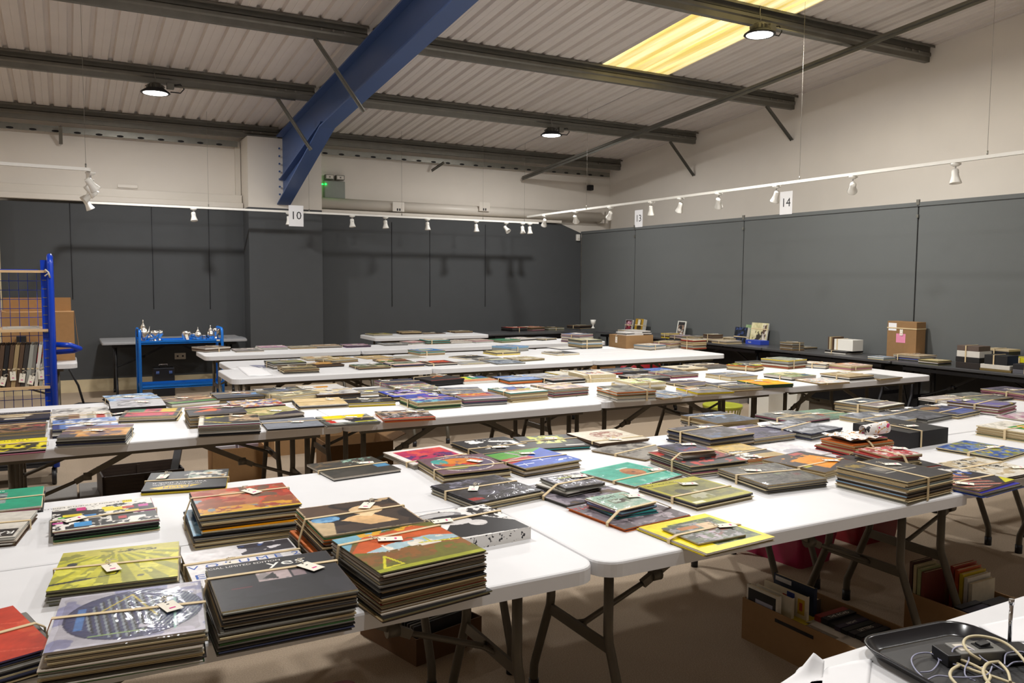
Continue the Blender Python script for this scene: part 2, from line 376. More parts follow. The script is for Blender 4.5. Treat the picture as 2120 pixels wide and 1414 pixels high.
def relax():
    for it in range(150):
        for i, a in enumerate(BUND):
            for b in BUND[i+1:]:
                if not (a['mv'] or b['mv']): continue
                if a['z0'] > b['z0']+b['h']-.001 or b['z0'] > a['z0']+a['h']-.001: continue
                rx = (ext(a)[0]+ext(b)[0])/2+.004; ry = (ext(a)[1]+ext(b)[1])/2+.004; dx, dy = b['x']-a['x'], b['y']-a['y']
                ox, oy = rx-abs(dx), ry-abs(dy)
                if ox <= 0 or oy <= 0: continue
                ka = 0 if not a['mv'] else (1 if not b['mv'] else .5); kb = 1-ka
                if ox < oy: s_ = math.copysign(ox, dx)*.5; a['x'] -= s_*ka; b['x'] += s_*kb
                else: s_ = math.copysign(oy, dy)*.5; a['y'] -= s_*ka; b['y'] += s_*kb
def build_bundle(e):
    rs = random.Random(e['seed']); s, sy, h = e['s'], e['sy'], e['h']
    root = thing(e['name'], e['label'], e['cat'], (e['x'], e['y'], e['z0']), e['a'], e['grp'])
    dist = math.hypot(e['x'], e['y']); th0 = e['t'] or (.0036 if dist < 3.2 else .0045 if dist < 4.2 else .0065 if dist < 7.5 else .009)
    N = e['N'] or (110 if dist < 3.3 else 72 if dist < 4.5 else 34 if dist < 7 else 18)
    tiers = e['tiers'] or [(h, s, sy, 0, 0, 0, None)]     # (height, sx, sy, dx, dy, rot, art of its top)
    z = 0.; rects = []; recy = []
    for ti, (hh, sx_, sy_, dx, dy, dr, tart) in enumerate(tiers):
        last = ti == len(tiers)-1; n = max(1, int(round(hh/th0))); n = min(n, 32); th = hh/n
        for k_ in range(n):
            topm = k_ == n-1 and (last or tart is not None)
            jx, jy, jr = (rs.gauss(0, .003), rs.gauss(0, .003), rs.gauss(0, .008)) if not (topm and last) else (0, 0, 0)
            if n == 1: jx = jy = jr = 0
            ed = rs.choice(e['pal']) if rs.random() < .72 else rs.choice('CTWHSG')
            if topm:
                a_ = e['art'] if last else tart
                o = cover_obj(root, a_, N, e['seed']+ti, sx_, sy_, th*.96, e['edge'] or ed)
                o.location = (dx+jx, dy+jy, z); o.rotation_euler = (0, 0, dr+jr)
            else:
                o = bpy.data.objects.new('record_sleeve', SLEEVE); link(o, root)
                f = rs.uniform(.985, 1.0); o.scale = (sx_*f, sy_*f, th*rs.uniform(.86, .98)) ; q = rs.choice([0, 0, 1, 2, 3, 3])
                if sx_ != sy_: q = q//2*2
                o.location = (dx+jx, dy+jy, z); o.rotation_euler = (0, 0, dr+jr+q*math.pi/2)
                o.material_slots[0].link = 'OBJECT'; o.material_slots[0].material = emat(ed)
            z += th
        ex = .004
        rects.append((dx-sx_/2-ex, dx+sx_/2+ex, z-hh, z)); recy.append((dy-sy_/2-ex, dy+sy_/2+ex, z-hh, z))
    if e['clear']:
        n = 13; bm = NB(); sx_, sy_, dx, dy, dr = tiers[-1][1:6]; vs = []
        for j in range(n):
            for i in range(n):
                u_, v_ = i/(n-1), j/(n-1); ed_ = min(u_, 1-u_, v_, 1-v_) < .01
                vs.append(bm.verts.new(((u_-.5)*(sx_+.012), (v_-.5)*(sy_+.012), (-.003 if ed_ else .0006+.0010*rs.random()))))
        for j in range(n-1):
            for i in range(n-1): bm.faces.new((vs[j*n+i], vs[j*n+i+1], vs[(j+1)*n+i+1], vs[(j+1)*n+i])).smooth = True
        o = obj('plastic_sleeve', bm, M_CLEAR, root); o.location = (dx, dy, z+.0002); o.rotation_euler = (0, 0, dr); o['label'] = 'clear wrinkled plastic sleeve over the top cover'
    if e['band']:
        pos = (e['bpos'] if e['bpos'] is not None else rs.uniform(.4, .6))-.5
        if e['band'] == 'x': band_mesh(root, hull_top(rects), 'x', pos*sy, rs.uniform(-.03, .03))
        else: band_mesh(root, hull_top(recy), 'y', pos*s, rs.uniform(-.03, .03))
    if e['band'] or e['tagp']:
        tp = e['tagp'] or (rs.uniform(.35, .75), rs.uniform(.4, .6))
        tl = tiers[-1]
        tx, ty = tl[3]+(tp[0]-.5)*tl[1], tl[4]+(tp[1]-.5)*tl[2]
        g = bpy.data.objects.new('price_tag', TAGM); link(g, root); ra = (tp[2] if len(tp) > 2 else rs.uniform(-1.2, 1.2))
        g.location = (tx+math.sin(ra)*.036, ty-math.cos(ra)*.036, z+.0042); g.rotation_euler = (rs.uniform(-.03, .03), rs.uniform(-.03, .03), ra); g['label'] = 'cream card lot tag with a magenta mark'
        if dist < 8: link(bpy.data.objects.new('string', STRM), g)
    return root
# ---------------------------------------------------------------- the room
XG, YB, XP = 9.1, 12.6, 8.36      # gable wall, dark back wall, face of the grey panels
XL, YF = -7.0, -7.5
bm = NB(); box(bm, XL-.1, YF-.1, -.1, XG+.1, YB+.3, 0); struct('floor', bm, M_CARPET)
# corrugated roof: trapezoid ribs running up the slope
def roof_sheet(name, x0, x1, ya, yb, m):
    bm = NB(); xs = []; x = x0
    while x < x1-1e-6:
        for dx, dz in ((0, 0), (.015, .032), (.045, .032), (.06, 0)): xs.append((min(x+dx, x1), dz))
        xs.append((min(x+.125, x1), 0)); xs.append((min(x+.13, x1), .004)); xs.append((min(x+.135, x1), 0)); x += .2
    xs.append((x1, 0)); L_ = [bm.verts.new((x, ya, ROOF(ya)+dz)) for x, dz in xs]; H_ = [bm.verts.new((x, yb, ROOF(yb)+dz)) for x, dz in xs]
    for i in range(len(xs)-1):
        if xs[i+1][0]-xs[i][0] > 1e-6: bm.faces.new((L_[i], L_[i+1], H_[i+1], H_[i]))
    return struct(name, bm, m)
m_sky = mat('yellowed translucent rooflight', 'f2d973', .5, var=.10, scale=1.6, emit=SKYLIGHT_E)
SK0, SK1 = 5.77, 6.79
sky_nt = m_sky.node_tree; sb = sky_nt.nodes['Principled BSDF']
tcn = [n for n in sky_nt.nodes if n.type == 'TEX_COORD'][0]; sepn = sky_nt.nodes.new('ShaderNodeMapping'); sepn.inputs['Scale'].default_value = (3.2, .12, 1)
nn = sky_nt.nodes.new('ShaderNodeTexNoise'); nn.inputs['Scale'].default_value = 3; nn.inputs['Detail'].default_value = 3
sky_nt.links.new(tcn.outputs['Object'], sepn.inputs['Vector']); sky_nt.links.new(sepn.outputs[0], nn.inputs['Vector'])
rmp = sky_nt.nodes.new('ShaderNodeValToRGB'); rmp.color_ramp.elements[0].position = .35; rmp.color_ramp.elements[1].position = .65
rmp.color_ramp.elements[0].color = lin('dcc06a')+(1,); rmp.color_ramp.elements[1].color = lin('fff3bd')+(1,)
sky_nt.links.new(nn.outputs['Fac'], rmp.inputs[0]); sky_nt.links.new(rmp.outputs[0], sb.inputs['Emission Color']); sky_nt.links.new(rmp.outputs[0], sb.inputs['Base Color'])
SKE, SKB = 8.45, 3.0
roof_sheet('ceiling', XL-.1, SK0, 1.5, YB+.3, M_ROOF); roof_sheet('ceiling', SK0, SK1, SKE, YB+.3, M_ROOF); roof_sheet('ceiling', SK1, XG+.1, 1.5, YB+.3, M_ROOF)
roof_sheet('ceiling', SK0, SK1, 1.5, SKB, M_ROOF); roof_sheet('ceiling', XL-.1, XG+.1, YF-.1, 1.5, M_ROOF)
roof_sheet('window_1', SK0, SK1, SKB, SKE, m_sky)
def wall_poly(name, pts, axis, c0, c1, m):
    bm = NB(); n = len(pts); f = (lambda u, z, c: (c, u, z)) if axis == 'x' else (lambda u, z, c: (u, c, z))
    a = [bm.verts.new(f(u, z, c0)) for u, z in pts]; b = [bm.verts.new(f(u, z, c1)) for u, z in pts]
    bm.faces.new(a); bm.faces.new(b[::-1])
    for i in range(n): bm.faces.new((a[i], a[(i+1) % n], b[(i+1) % n], b[i]))
    return struct(name, bm, m)
gab = [(YF-.1, 0), (YB+.3, 0), (YB+.3, ROOF(YB+.3)+.04), (1.5, ROOF(1.5)+.04), (YF-.1, ROOF(YF-.1)+.04)]
wall_poly('wall_right', gab, 'x', XG, XG+.12, M_CREAM); wall_poly('wall_left', gab, 'x', XL-.12, XL, M_CREAM)
wall_poly('wall_front', [(XL, 0), (XG, 0), (XG, ROOF(YF)), (XL, ROOF(YF))], 'y', YF-.12, YF, M_CREAM)
wall_poly('wall_back', [(XL, 0), (XG, 0), (XG, ROOF(12.75)+.03), (XL, ROOF(12.75)+.03)], 'y', 12.76, 12.9, M_CREAM)
# dark lower back wall; its right end slopes down to the corner with the panels
wall_poly('wall_back_lower', [(-.72, .0), (XP, 0), (XP, 2.44), (7.93, 2.59), (2.3, 2.59), (-.72, 2.57)], 'y', YB, 12.755, M_DARKWALL)
wall_poly('wall_back_far', [(XL, 0), (-.72, 0), (-.72, 2.57), (XL, 2.57)], 'y', 12.50, 12.755, M_SKIRT)
bm = NB(); box(bm, 2.36, 12.2, 0, 3.43, 12.755, 2.6); struct('wall_pier', bm, M_DARKWALL)
bm = NB(); box(bm, 2.36, 12.2, 2.601, 3.43, 12.755, 3.61); struct('wall_pier_upper', bm, M_LEDGE)
bm = NB(); box(bm, -.72, 12.575, 0, 2.36, 12.6, .17); box(bm, 3.43, 12.575, 0, XP, 12.6, .17); struct('baseboard_back', bm, M_SKIRT)
bm = NB(); box(bm, 2.35, 12.18, 0, 3.44, 12.2, .17); struct('baseboard_pier', bm, M_SKIRT)
bm = NB(); box(bm, -.72, 12.52, 2.60, 2.35, 12.7, 2.68, 0, None, .01); box(bm, -.72, 12.6, 2.68, 2.35, 12.755, 2.80, 0, None, .01)
box(bm, 2.28, 12.7, 2.8, 2.352, 12.758, 3.58); struct('trim_1', bm, M_LEDGE)
bm = NB(); box(bm, 3.44, 12.53, 2.6, 7.9, 12.755, 2.65, 0, None, .01); struct('trim_2', bm, M_LEDGE)
bm = NB(); tube(bm, [(3.44, 12.62, 2.75), (8.85, 12.62, 2.75)], .085, 14); box(bm, 8.80, 12.55, 2.64, 8.84, 12.755, 2.86); box(bm, 8.88, 12.55, 2.64, 8.92, 12.755, 2.86); struct('trim_3', bm, M_LEDGE)
# slate grey hessian panels in front of the gable
ys = [YB-.005, 10.98, 8.50, 5.84, 3.36, .88, -1.6]
for i in range(len(ys)-1):
    bm = NB(); box(bm, XP, ys[i+1]+.008, .06, XP+.06, ys[i]-.008, 2.44, 0, None, .004); box(bm, XP-.012, ys[i+1]+.002, 2.425, XP+.07, ys[i]-.002, 2.47)
    struct('wall_panel', bm, M_PANEL)
for y in ys[1:5]:
    bm = NB(); box(bm, XP+.012, y-.010, .06, XP+.05, y+.010, 2.46); box(bm, XP-.02, y-.012, 2.30, XP-.005, y+.012, 2.335, 1); box(bm, XP-.02, y-.018, 2.44, XP, y+.018, 2.5, 1)
    struct('trim_4', bm, [M_BLK2, M_GALVD])
# vertical seams on the dark back wall
bm = NB()
for x, y0, y1 in ((313, 425, 640), (431, 430, 640), (811, 460, 635), (890, 470, 635), (1005, 465, 635), (144, 420, 620)):
    a = atY(x, y0, YB-.004); b = atY(x, y1, YB-.004); tube(bm, [(a.x, YB-.006, a.z), (a.x, YB-.006, b.z)], .0045, 6)
struct('trim_5', bm, M_DWIRE)
# ---------------------------------------------------------------- steelwork
PY = [12.44, 10.39, 8.35, 6.31, 4.27, 2.23]
def purlin(y, x0, x1, label):
    zt = ROOF(y)-.004; zb = zt-.17; bm = NB(); th = .006
    pts = [(y+.045, zb+.022), (y+.045, zb), (y-.02, zb), (y-.02, zb+.055), (y-.035, zb+.07), (y-.035, zt-.07), (y-.02, zt-.055), (y-.02, zt), (y-.085, zt), (y-.085, zt-.022)]
    for (ya, za), (yb_, zb_) in zip(pts, pts[1:]): bar(bm, (x0, ya, za), (x0, yb_, zb_), .001, .001) if False else None
    A_ = [bm.verts.new((x0, yy, zz)) for yy, zz in pts]; B_ = [bm.verts.new((x1, yy, zz)) for yy, zz in pts]
    A2 = [bm.verts.new((x0, yy+th, zz+th)) for yy, zz in pts]; B2 = [bm.verts.new((x1, yy+th, zz+th)) for yy, zz in pts]
    for i in range(len(pts)-1): bm.faces.new((A_[i], A_[i+1], B_[i+1], B_[i])); bm.faces.new((A2[i], B2[i], B2[i+1], A2[i+1]))
    o = thing('roof_purlin', label, 'steel beam', ((x0+x1)/2, y, zb), 0, 'roof purlins')
    q = obj('rail', bm, M_GALVD, o); q.location = (-(x0+x1)/2, -y, -zb)
    n = 3
    for k_ in range(3):
        bm = NB(); lathe(bm, [(.012, 0), (.012, .012)], 8, (0, 0, 0), 0, Matrix.Translation((x1-.25-.12*k_-(x0+x1)/2, -.045, .085)) @ Matrix.Rotation(math.pi/2, 4, 'X')); obj('bolt', bm, M_GALV, o)
    return o
PN = ['lowest roof purlin above the back wall', 'second roof purlin from the back wall', 'third roof purlin from the back wall', 'fourth roof purlin from the back wall']
for i, y in enumerate(PY):
    if i > 3: continue
    purlin(y, XL, 2.84, PN[i]+', left of the blue beam'); purlin(y, 2.90, XG-.01, PN[i]+', right of the blue beam')
# perforated eaves rail below the lowest purlin
bm = NB(); box(bm, XL, 12.60, 3.50, 2.30, 12.64, 3.58); box(bm, 3.45, 12.60, 3.50, 8.98, 12.64, 3.58)
x = -6.8
while x < 8.9:
    if not 2.2 < x < 3.5: lathe(bm, [(.03, 0), (.03, .003)], 10, (0, 0, 0), 1, Matrix.Translation((x, 12.60, 3.515)) @ Matrix.Rotation(math.pi/2, 4, 'X') @ Matrix.Diagonal((1.5, .5, 1, 1)))
    x += .26
struct('trim_6', bm, [M_GALV, M_BLK2])
# blue portal rafter with haunch
def rafter():
    X = 2.86; o = thing('portal_rafter', 'big blue steel roof beam rising from the pier over the hall', 'steel beam', (X, 12.2, 2.64))
    ptop = lambda y: ROOF(y)-.18
    D = .40; yk = 9.9; zk = ptop(yk)-D-.03
    bm = NB(); web = [(12.19, 2.68), (12.19, ptop(12.19)), (1.6, ptop(1.6)), (1.6, ptop(1.6)-D), (yk, zk)]
    a = [bm.verts.new((X-.006, y, z)) for y, z in web]; b = [bm.verts.new((X+.006, y, z)) for y, z in web]; bm.faces.new(a); bm.faces.new(b[::-1])
    for i in range(5): bm.faces.new((a[i], a[(i+1) % 5], b[(i+1) % 5], b[i]))
    def fl(pts, w_, t_, bm=bm):
        for (ya, za), (yb_, zb_) in zip(pts, pts[1:]): bar(bm, (X, ya, za), (X, yb_, zb_), w_, t_, 0)
    W = obj('web', bm, M_BLUEB, o); W.location = (-X, -12.2, -2.64)
    bm = NB(); fl([(12.19, ptop(12.19)), (1.6, ptop(1.6))], .19, .018, bm); q = obj('top_flange', bm, M_BLUEB, o); q.location = W.location
    bm = NB(); fl([(yk, zk), (1.6, ptop(1.6)-D)], .19, .018, bm); fl([(12.19, 2.66), (yk, zk)], .19, .018, bm); q = obj('bottom_flange', bm, M_BLUEB, o); q.location = W.location
    bm = NB(); fl([(12.19, 2.66), (12.19, ptop(12.19))], .2, .02, bm); fl([(12.1, 3.0), (yk, zk+.05)], .17, .014, bm); q = obj('stiffener', bm, M_BLUEB, o); q.location = W.location
    for k_ in range(7):
        bm = NB(); lathe(bm, [(.014, 0), (.014, .016)], 8, (0, 0, 0), 0, Matrix.Translation((X-.06, 12.165, 2.8+.11*k_)) @ Matrix.Rotation(math.pi/2, 4, 'X')); q = obj('bolt', bm, M_BLUEB, o); q.location = W.location
rafter()
def strut(a, b, label, wd=.045, name='knee_brace'):
    bm = NB(); a = Vector(a); b = Vector(b); bar(bm, a, b, wd, .006); d = Vector((0, 0, .02)); bar(bm, a+Vector((0, .02, 0)), b+Vector((0, .02, 0)), .006, wd)
    return tag(obj(name, bm, M_GALVD), label, 'steel brace', 'galvanised braces')
def zpb(y): return ROOF(y)-.174
strut((2.30, 8.35, zpb(8.35)), (2.80, 8.32, 3.32), 'diagonal galvanised strut from third purlin to the blue beam')
strut((2.38, 10.39, zpb(10.39)), (2.79, 10.37, 3.20), 'diagonal galvanised strut from second purlin to the blue beam haunch')
strut((8.58, 10.39, zpb(10.39)), (XG-.01, 10.39, 3.30), 'short angled brace from second purlin to the gable wall')
strut((8.58, 8.35, zpb(8.35)), (XG-.01, 8.35, 3.58), 'short angled brace from third purlin to the gable wall')
strut((5.55, 12.45, 3.50), (5.42, 12.66, 3.38), 'stub of angle iron under the eaves right of the emergency light')
strut((.02, 12.45, 3.56), (.02, 12.68, 3.36), 'stub of angle iron under the eaves at far left')
p1, p2 = Vector((7.13, 12.62, 3.36)), Vector((7.78, 4.99, 4.28)); p3 = p1+(p2-p1)*1.35
strut(p1, p3, 'long grey diagonal bracing bar running under the purlins', .075, 'roof_brace')
# ---------------------------------------------------------------- lamps, and fill lights added out of view
def lamp(x, y, label=None, pw=1.):
    z = ROOF(y)-.30
    ld = bpy.data.lights.new('lamp_or_fill', 'AREA'); ld.shape = 'DISK'; ld.size = .24; ld.energy = LAMP_W*pw; ld.color = LAMP_COL; ld.spread = math.radians(180)
    lo = bpy.data.objects.new('lamp_or_fill_light', ld); link(lo); lo.location = (x, y, z-.012)
    if label:
        o = thing('high_bay_lamp', label, 'ceiling lamp', (x, y, z), 0, 'round high bay lamps')
        bm = NB(); lathe(bm, [(.10, .05), (.155, .012), (.16, 0), (.15, -.006), (.135, -.002), (.133, .0)], 28); obj('housing', bm, M_BLACK, o)
        bm = NB(); lathe(bm, [(.06, .11), (.075, .05), (.10, .05)], 20)
        for k_ in range(12): a = k_*math.pi/6; bar(bm, (.05*math.cos(a), .05*math.sin(a), .08), (.095*math.cos(a), .095*math.sin(a), .055), .006, .05)
        obj('heat_sink', bm, M_GALVD, o)
        me = mat('lit lamp diffuser', (1, .97, .92), .4, var=.01, emit=14)
        bm = NB(); lathe(bm, [(.131, -.001), (.13, -.004), (.08, -.007), (.001, -.008)], 28); obj('diffuser', bm, me, o)
        bm = NB(); tube(bm, [(0, 0, .1), (.01, 0, .16), (-.005, 0, .2), (0, 0, .29)], .005, 6); obj('hook', bm, M_GALV, o)
        bm = NB(); box(bm, .12, -.03, .06, .2, .03, .13, 0, None, .006); obj('junction_box', bm, M_GALVD, o)
        bm = NB(); tube(bm, [(.2, 0, .11), (.27, 0, .13), (.31, 0, .08), (.27, 0, .03), (.16, 0, .03)], .007, 6); obj('cable', bm, M_BLACK, o)
        bm = NB(); tube(bm, [(.2, 0, .10), (1.6, 0, .10)], .012, 8); obj('conduit', bm, M_GALV, o)
lamp(.985, 10.33, 'lit round ceiling lamp left of the blue beam', .55); lamp(6.31, 10.33, 'lit round ceiling lamp right of the blue beam, under the second purlin', .55)
lamp(6.26, 6.22, 'lit round ceiling lamp beside the yellow rooflight', .85)
for x, y, pw in ((.985, 4.9, .72), (3.63, 4.9, .5), (-4.3, 10.33, .5), (-4.3, 4.9, .6), (6.26, 1.2, .40), (.985, 1.2, .42), (3.63, 1.2, .34)): lamp(x, y, None, pw)  # unseen lamps; the near row and middle column are added as fill light
# ---------------------------------------------------------------- white track lighting
def track(pts, label, wires):
    c = Vector(pts[0]); o = thing('lighting_track', label, 'lighting track', c, 0, 'suspended white lighting tracks')
    bm = NB()
    for a, b in zip(pts, pts[1:]): bar(bm, Vector(a)-c, Vector(b)-c, .034, .028)
    obj('rail', bm, M_WHITE, o)
    for wx, wy, wz in wires:
        bm = NB(); tube(bm, [Vector((wx, wy, wz))-c, Vector((wx, wy, ROOF(wy)-.02))-c], .0016, 5); obj('suspension_wire', bm, M_LINE, o)
        bm = NB(); tube(bm, [Vector((wx, wy, wz))-c, Vector((wx, wy, wz+.05))-c], .007, 6); obj('wire_clamp', bm, M_GALV, o)
ZR, XR_ = 2.6, 6.62
ry = lambda x: atX(x, 400, XR_).y
track([(6.62, 11.55, ZR), (6.58, -1.0, ZR)], 'long white lighting track running along the right hand wall', [(6.6, ry(1217), ZR), (6.6, ry(1657), ZR), (6.6, ry(2043), ZR)])
ZB, YBT = 2.53, 11.85
track([(.27, YBT, ZB), (7.0, YBT, ZB)], 'white lighting track running in front of the dark back wall', [(atY(x, 440, YBT).x, YBT, ZB) for x in (432, 640, 832, 1000, 1086)])
track([(-.9, 8.16, ZB), (.22, 8.22, ZB), (.30, 11.83, ZB)], 'white lighting track turning a corner at the upper left', [(.2, 8.22, ZB), (.28, 11.5, ZB)])
def spot_proto():
    o = thing('track_spotlight', '', 'spotlight', (0, 0, 0), 0, 'white track spotlights')
    bm = NB(); lathe(bm, [(.05, 0), (.05, -.012), (.022, -.03), (.012, -.03)], 16); obj('ceiling_rose', bm, M_WHITE, o)
    bm = NB(); tube(bm, [(0, 0, -.025), (0, 0, -.1)], .007, 8); tube(bm, [(0, -.035, -.1), (0, .035, -.1)], .006, 8); obj('arm', bm, M_CHROME, o)
    bm = NB(); lathe(bm, [(.001, .062), (.028, .06), (.034, .045), (.034, -.005), (.042, -.035), (.055, -.075), (.056, -.082), (.05, -.078), (.03, -.03), (.001, -.028)], 18); obj('head', bm, M_WHITE, o, True)
    return o
SP = spot_proto(); spn = [0]
def spot(x, y, z, tx, tz, label):
    """tx, tz: head tilt and heading"""
    o = SP if spn[0] == 0 else copy_tree(SP); spn[0] += 1; o.location = (x, y, z-.016); o.scale = (.86,)*3; o['label'] = label
    hd = [c for c in o.children if c.name.startswith('head')][0]; hd.location = (0, 0, -.115); hd.rotation_euler = (0, tx, tz)
fr = ['first', 'second', 'third', 'fourth', 'fifth', 'sixth', 'seventh', 'eighth', 'ninth', 'tenth']
for i, (x, t_) in enumerate(((1128, .7), (1192, .8), (1264, .9), (1349, .15), (1409, .6), (1488, .7), (1607, .5), (1765, 1.1), (1976, -.12))):
    y = atX(x, 400, XR_).y; spot(XR_, y, ZR, t_, -2.4 if i % 2 else -1.9, fr[i]+' white spotlight along the right track, counting from its far end')
for i, (x, t_) in enumerate(((401, .2), (598, .05), (729, .12), (798, .1), (885, .08), (986, .1), (1048, .8), (1082, .15), (1097, .1))):
    X = atY(x, 450, YBT).x; spot(X, YBT, ZB, t_, 1.9, fr[i]+' white spotlight along the back wall track, counting from the left')
for i, (y, t_, h_) in enumerate(((8.30, .7, 3.6), (8.9, .8, 3.3), (9.6, .8, .2), (10.6, .5, 3.5))):
    spot(.235+.02*(y-8.2)/1.7, y, ZB, t_, h_, fr[i]+' spotlight in the upper left cluster, counting from the track corner')
# ---------------------------------------------------------------- small things on the walls
def sign(txt, P, nrm, label, wd=.21, ht=.297):
    o = thing('number_sign', label, 'paper sign', P, 0, 'numbered paper signs'); bm = NB()
    M = Matrix.Translation((0, 0, 0)) @ Matrix.Rotation(nrm, 4, 'Z') @ Matrix.Rotation(math.pi/2, 4, 'X')
    box(bm, -wd/2, -ht/2, 0, wd/2, ht/2, .002, 0, M); add_text(bm, txt, .16, M @ Matrix.Translation((0, 0, .003)), 1); obj('sheet', bm, [M_PAPER, M_INK], o)
sign('10', atY(613, 447, 11.8), 0, 'white paper sign reading 10 hanging on the track before the pier')
P = atX(1322, 459, XP-.02); sign('13', (XP-.018, P.y, 2.47+.13), -math.pi/2, 'white paper sign reading 13 on top of the grey panels', .21, .28)
P = atX(1627, 428, XP-.02); sign('14', (XP-.018, P.y, 2.47+.14), -math.pi/2, 'white paper sign reading 14 on top of the grey panels', .21, .30)
for x, lb in ((825, 'paper sign half hidden behind the track, near the emergency light'), (1003, 'paper sign half hidden behind the track, nearer the corner')):
    P = atY(x, 425, 12.5); bm = NB(); box(bm, -.1, -.002, -.1, .1, .002, .05); box(bm, -.03, -.003, -.09, -.005, -.0021, -.05, 1); box(bm, .01, -.003, -.09, .035, -.0021, -.05, 1)
    o = obj('number_sign', bm, [M_LEDGE, M_INK]); o.location = (P.x, 12.5, P.z); tag(o, lb, 'paper sign', 'numbered paper signs')
P = atY(692, 391, 12.7)
o = thing('emergency_light', 'grey emergency light unit with two lamps and green indicator', 'emergency light', (P.x, 12.75, P.z))
bm = NB(); box(bm, -.165, -.09, -.15, .165, .0, .12, 0, None, .01); obj('body', bm, mat('grey green enamel', '8d938b', .5), o)
for x in (-.09, .08):
    bm = NB(); box(bm, x-.07, -.12, .135, x+.07, -.03, .21, 0, None, .008); box(bm, x-.055, -.124, .148, x+.055, -.12, .2, 1); box(bm, x-.012, -.126, .16, x+.012, -.123, .185, 2); obj('lamp_head', bm, [M_GALVD, M_LEDGE, M_GALVD], o)
bm = NB(); lathe(bm, [(.001, 0), (.014, .004), (.014, .016), (.001, .02)], 10, (-.19, -.07, .05)); lathe(bm, [(.001, 0), (.014, .004), (.014, .016), (.001, .02)], 10, (-.15, -.10, .05)); obj('indicator', bm, mat('green indicator light', '10ff40', .4, emit=9), o)
P = atY(1220, 388, 12.7); o = thing('security_camera', 'small dark security camera high in the far corner', 'camera', (P.x, 12.75, P.z))
bm = NB(); box(bm, -.05, -.13, -.06, .05, -.03, .04, 0, None, .015); lathe(bm, [(.03, 0), (.03, .01)], 14, (0, 0, 0), 1, Matrix.Translation((0, -.13, -.02)) @ Matrix.Rotation(math.pi/2, 4, 'X')); obj('housing', bm, [M_BLK2, M_BLACK], o)
bm = NB(); tube(bm, [(0, -.04, .02), (0, 0, .09)], .015, 8); box(bm, -.04, -.03, .05, .04, 0, .13); obj('bracket', bm, M_LEDGE, o)
P = atY(1195, 492, YB); bm = NB(); box(bm, -.035, -.05, -.06, .035, 0, .06, 0, None, .01); box(bm, -.02, -.053, -.04, .02, -.05, -.01, 1)
o = obj('motion_sensor', bm, [M_WHITE, M_LEDGE]); o.location = (P.x, YB, P.z); tag(o, 'small white motion sensor in the corner of the dark wall', 'sensor')
P = atY(373, 737, YB); bm = NB(); box(bm, -.075, -.012, -.045, .075, 0, .045, 0, None, .004)
for x in (-.035, .035): box(bm, x-.012, -.014, -.012, x+.012, -.0121, .012, 1)
o = obj('wall_socket', bm, [M_LEDGE, M_INK]); o.location = (P.x, YB, P.z); tag(o, 'white double wall socket above the floor behind the blue trolley', 'socket')
bm = NB(); P = atY(264, 390, 12.6); box(bm, -.13, -.05, 0, .13, -.002, .05, 0, None, .008); o = obj('wall_bracket', bm, M_LEDGE); o.location = (P.x, 12.6, 2.81); tag(o, 'small white fitting on the ledge of the left back wall', 'fitting')
# ---------------------------------------------------------------- folding tables
def rrect(x0, y0, x1, y1, r, n=6):
    P_ = []
    for cx, cy, a0 in ((x1-r, y1-r, 0), (x0+r, y1-r, 90), (x0+r, y0+r, 180), (x1-r, y0+r, 270)):
        for k_ in range(n+1): a = math.radians(a0+90*k_/n); P_.append((cx+r*math.cos(a), cy+r*math.sin(a)))
    return P_
def slab(bm, L, D, r, z0, z1, e, mi=0):
    loops = []
    for dz, ins in ((z0, 0.0), (z1-e, 0), (z1-e*.3, e*.3), (z1, e)):
        loops.append([bm.verts.new((x, y, dz)) for x, y in rrect(-L/2+ins, -D/2+ins, L/2-ins, D/2-ins, r-ins)])
    n = len(loops[0])
    for a, b in zip(loops, loops[1:]):
        for i in range(n): f_ = bm.faces.new((a[i], a[(i+1) % n], b[(i+1) % n], b[i])); f_.material_index = mi
    bm.faces.new(loops[0][::-1]).material_index = mi; bm.faces.new(loops[-1]).material_index = mi
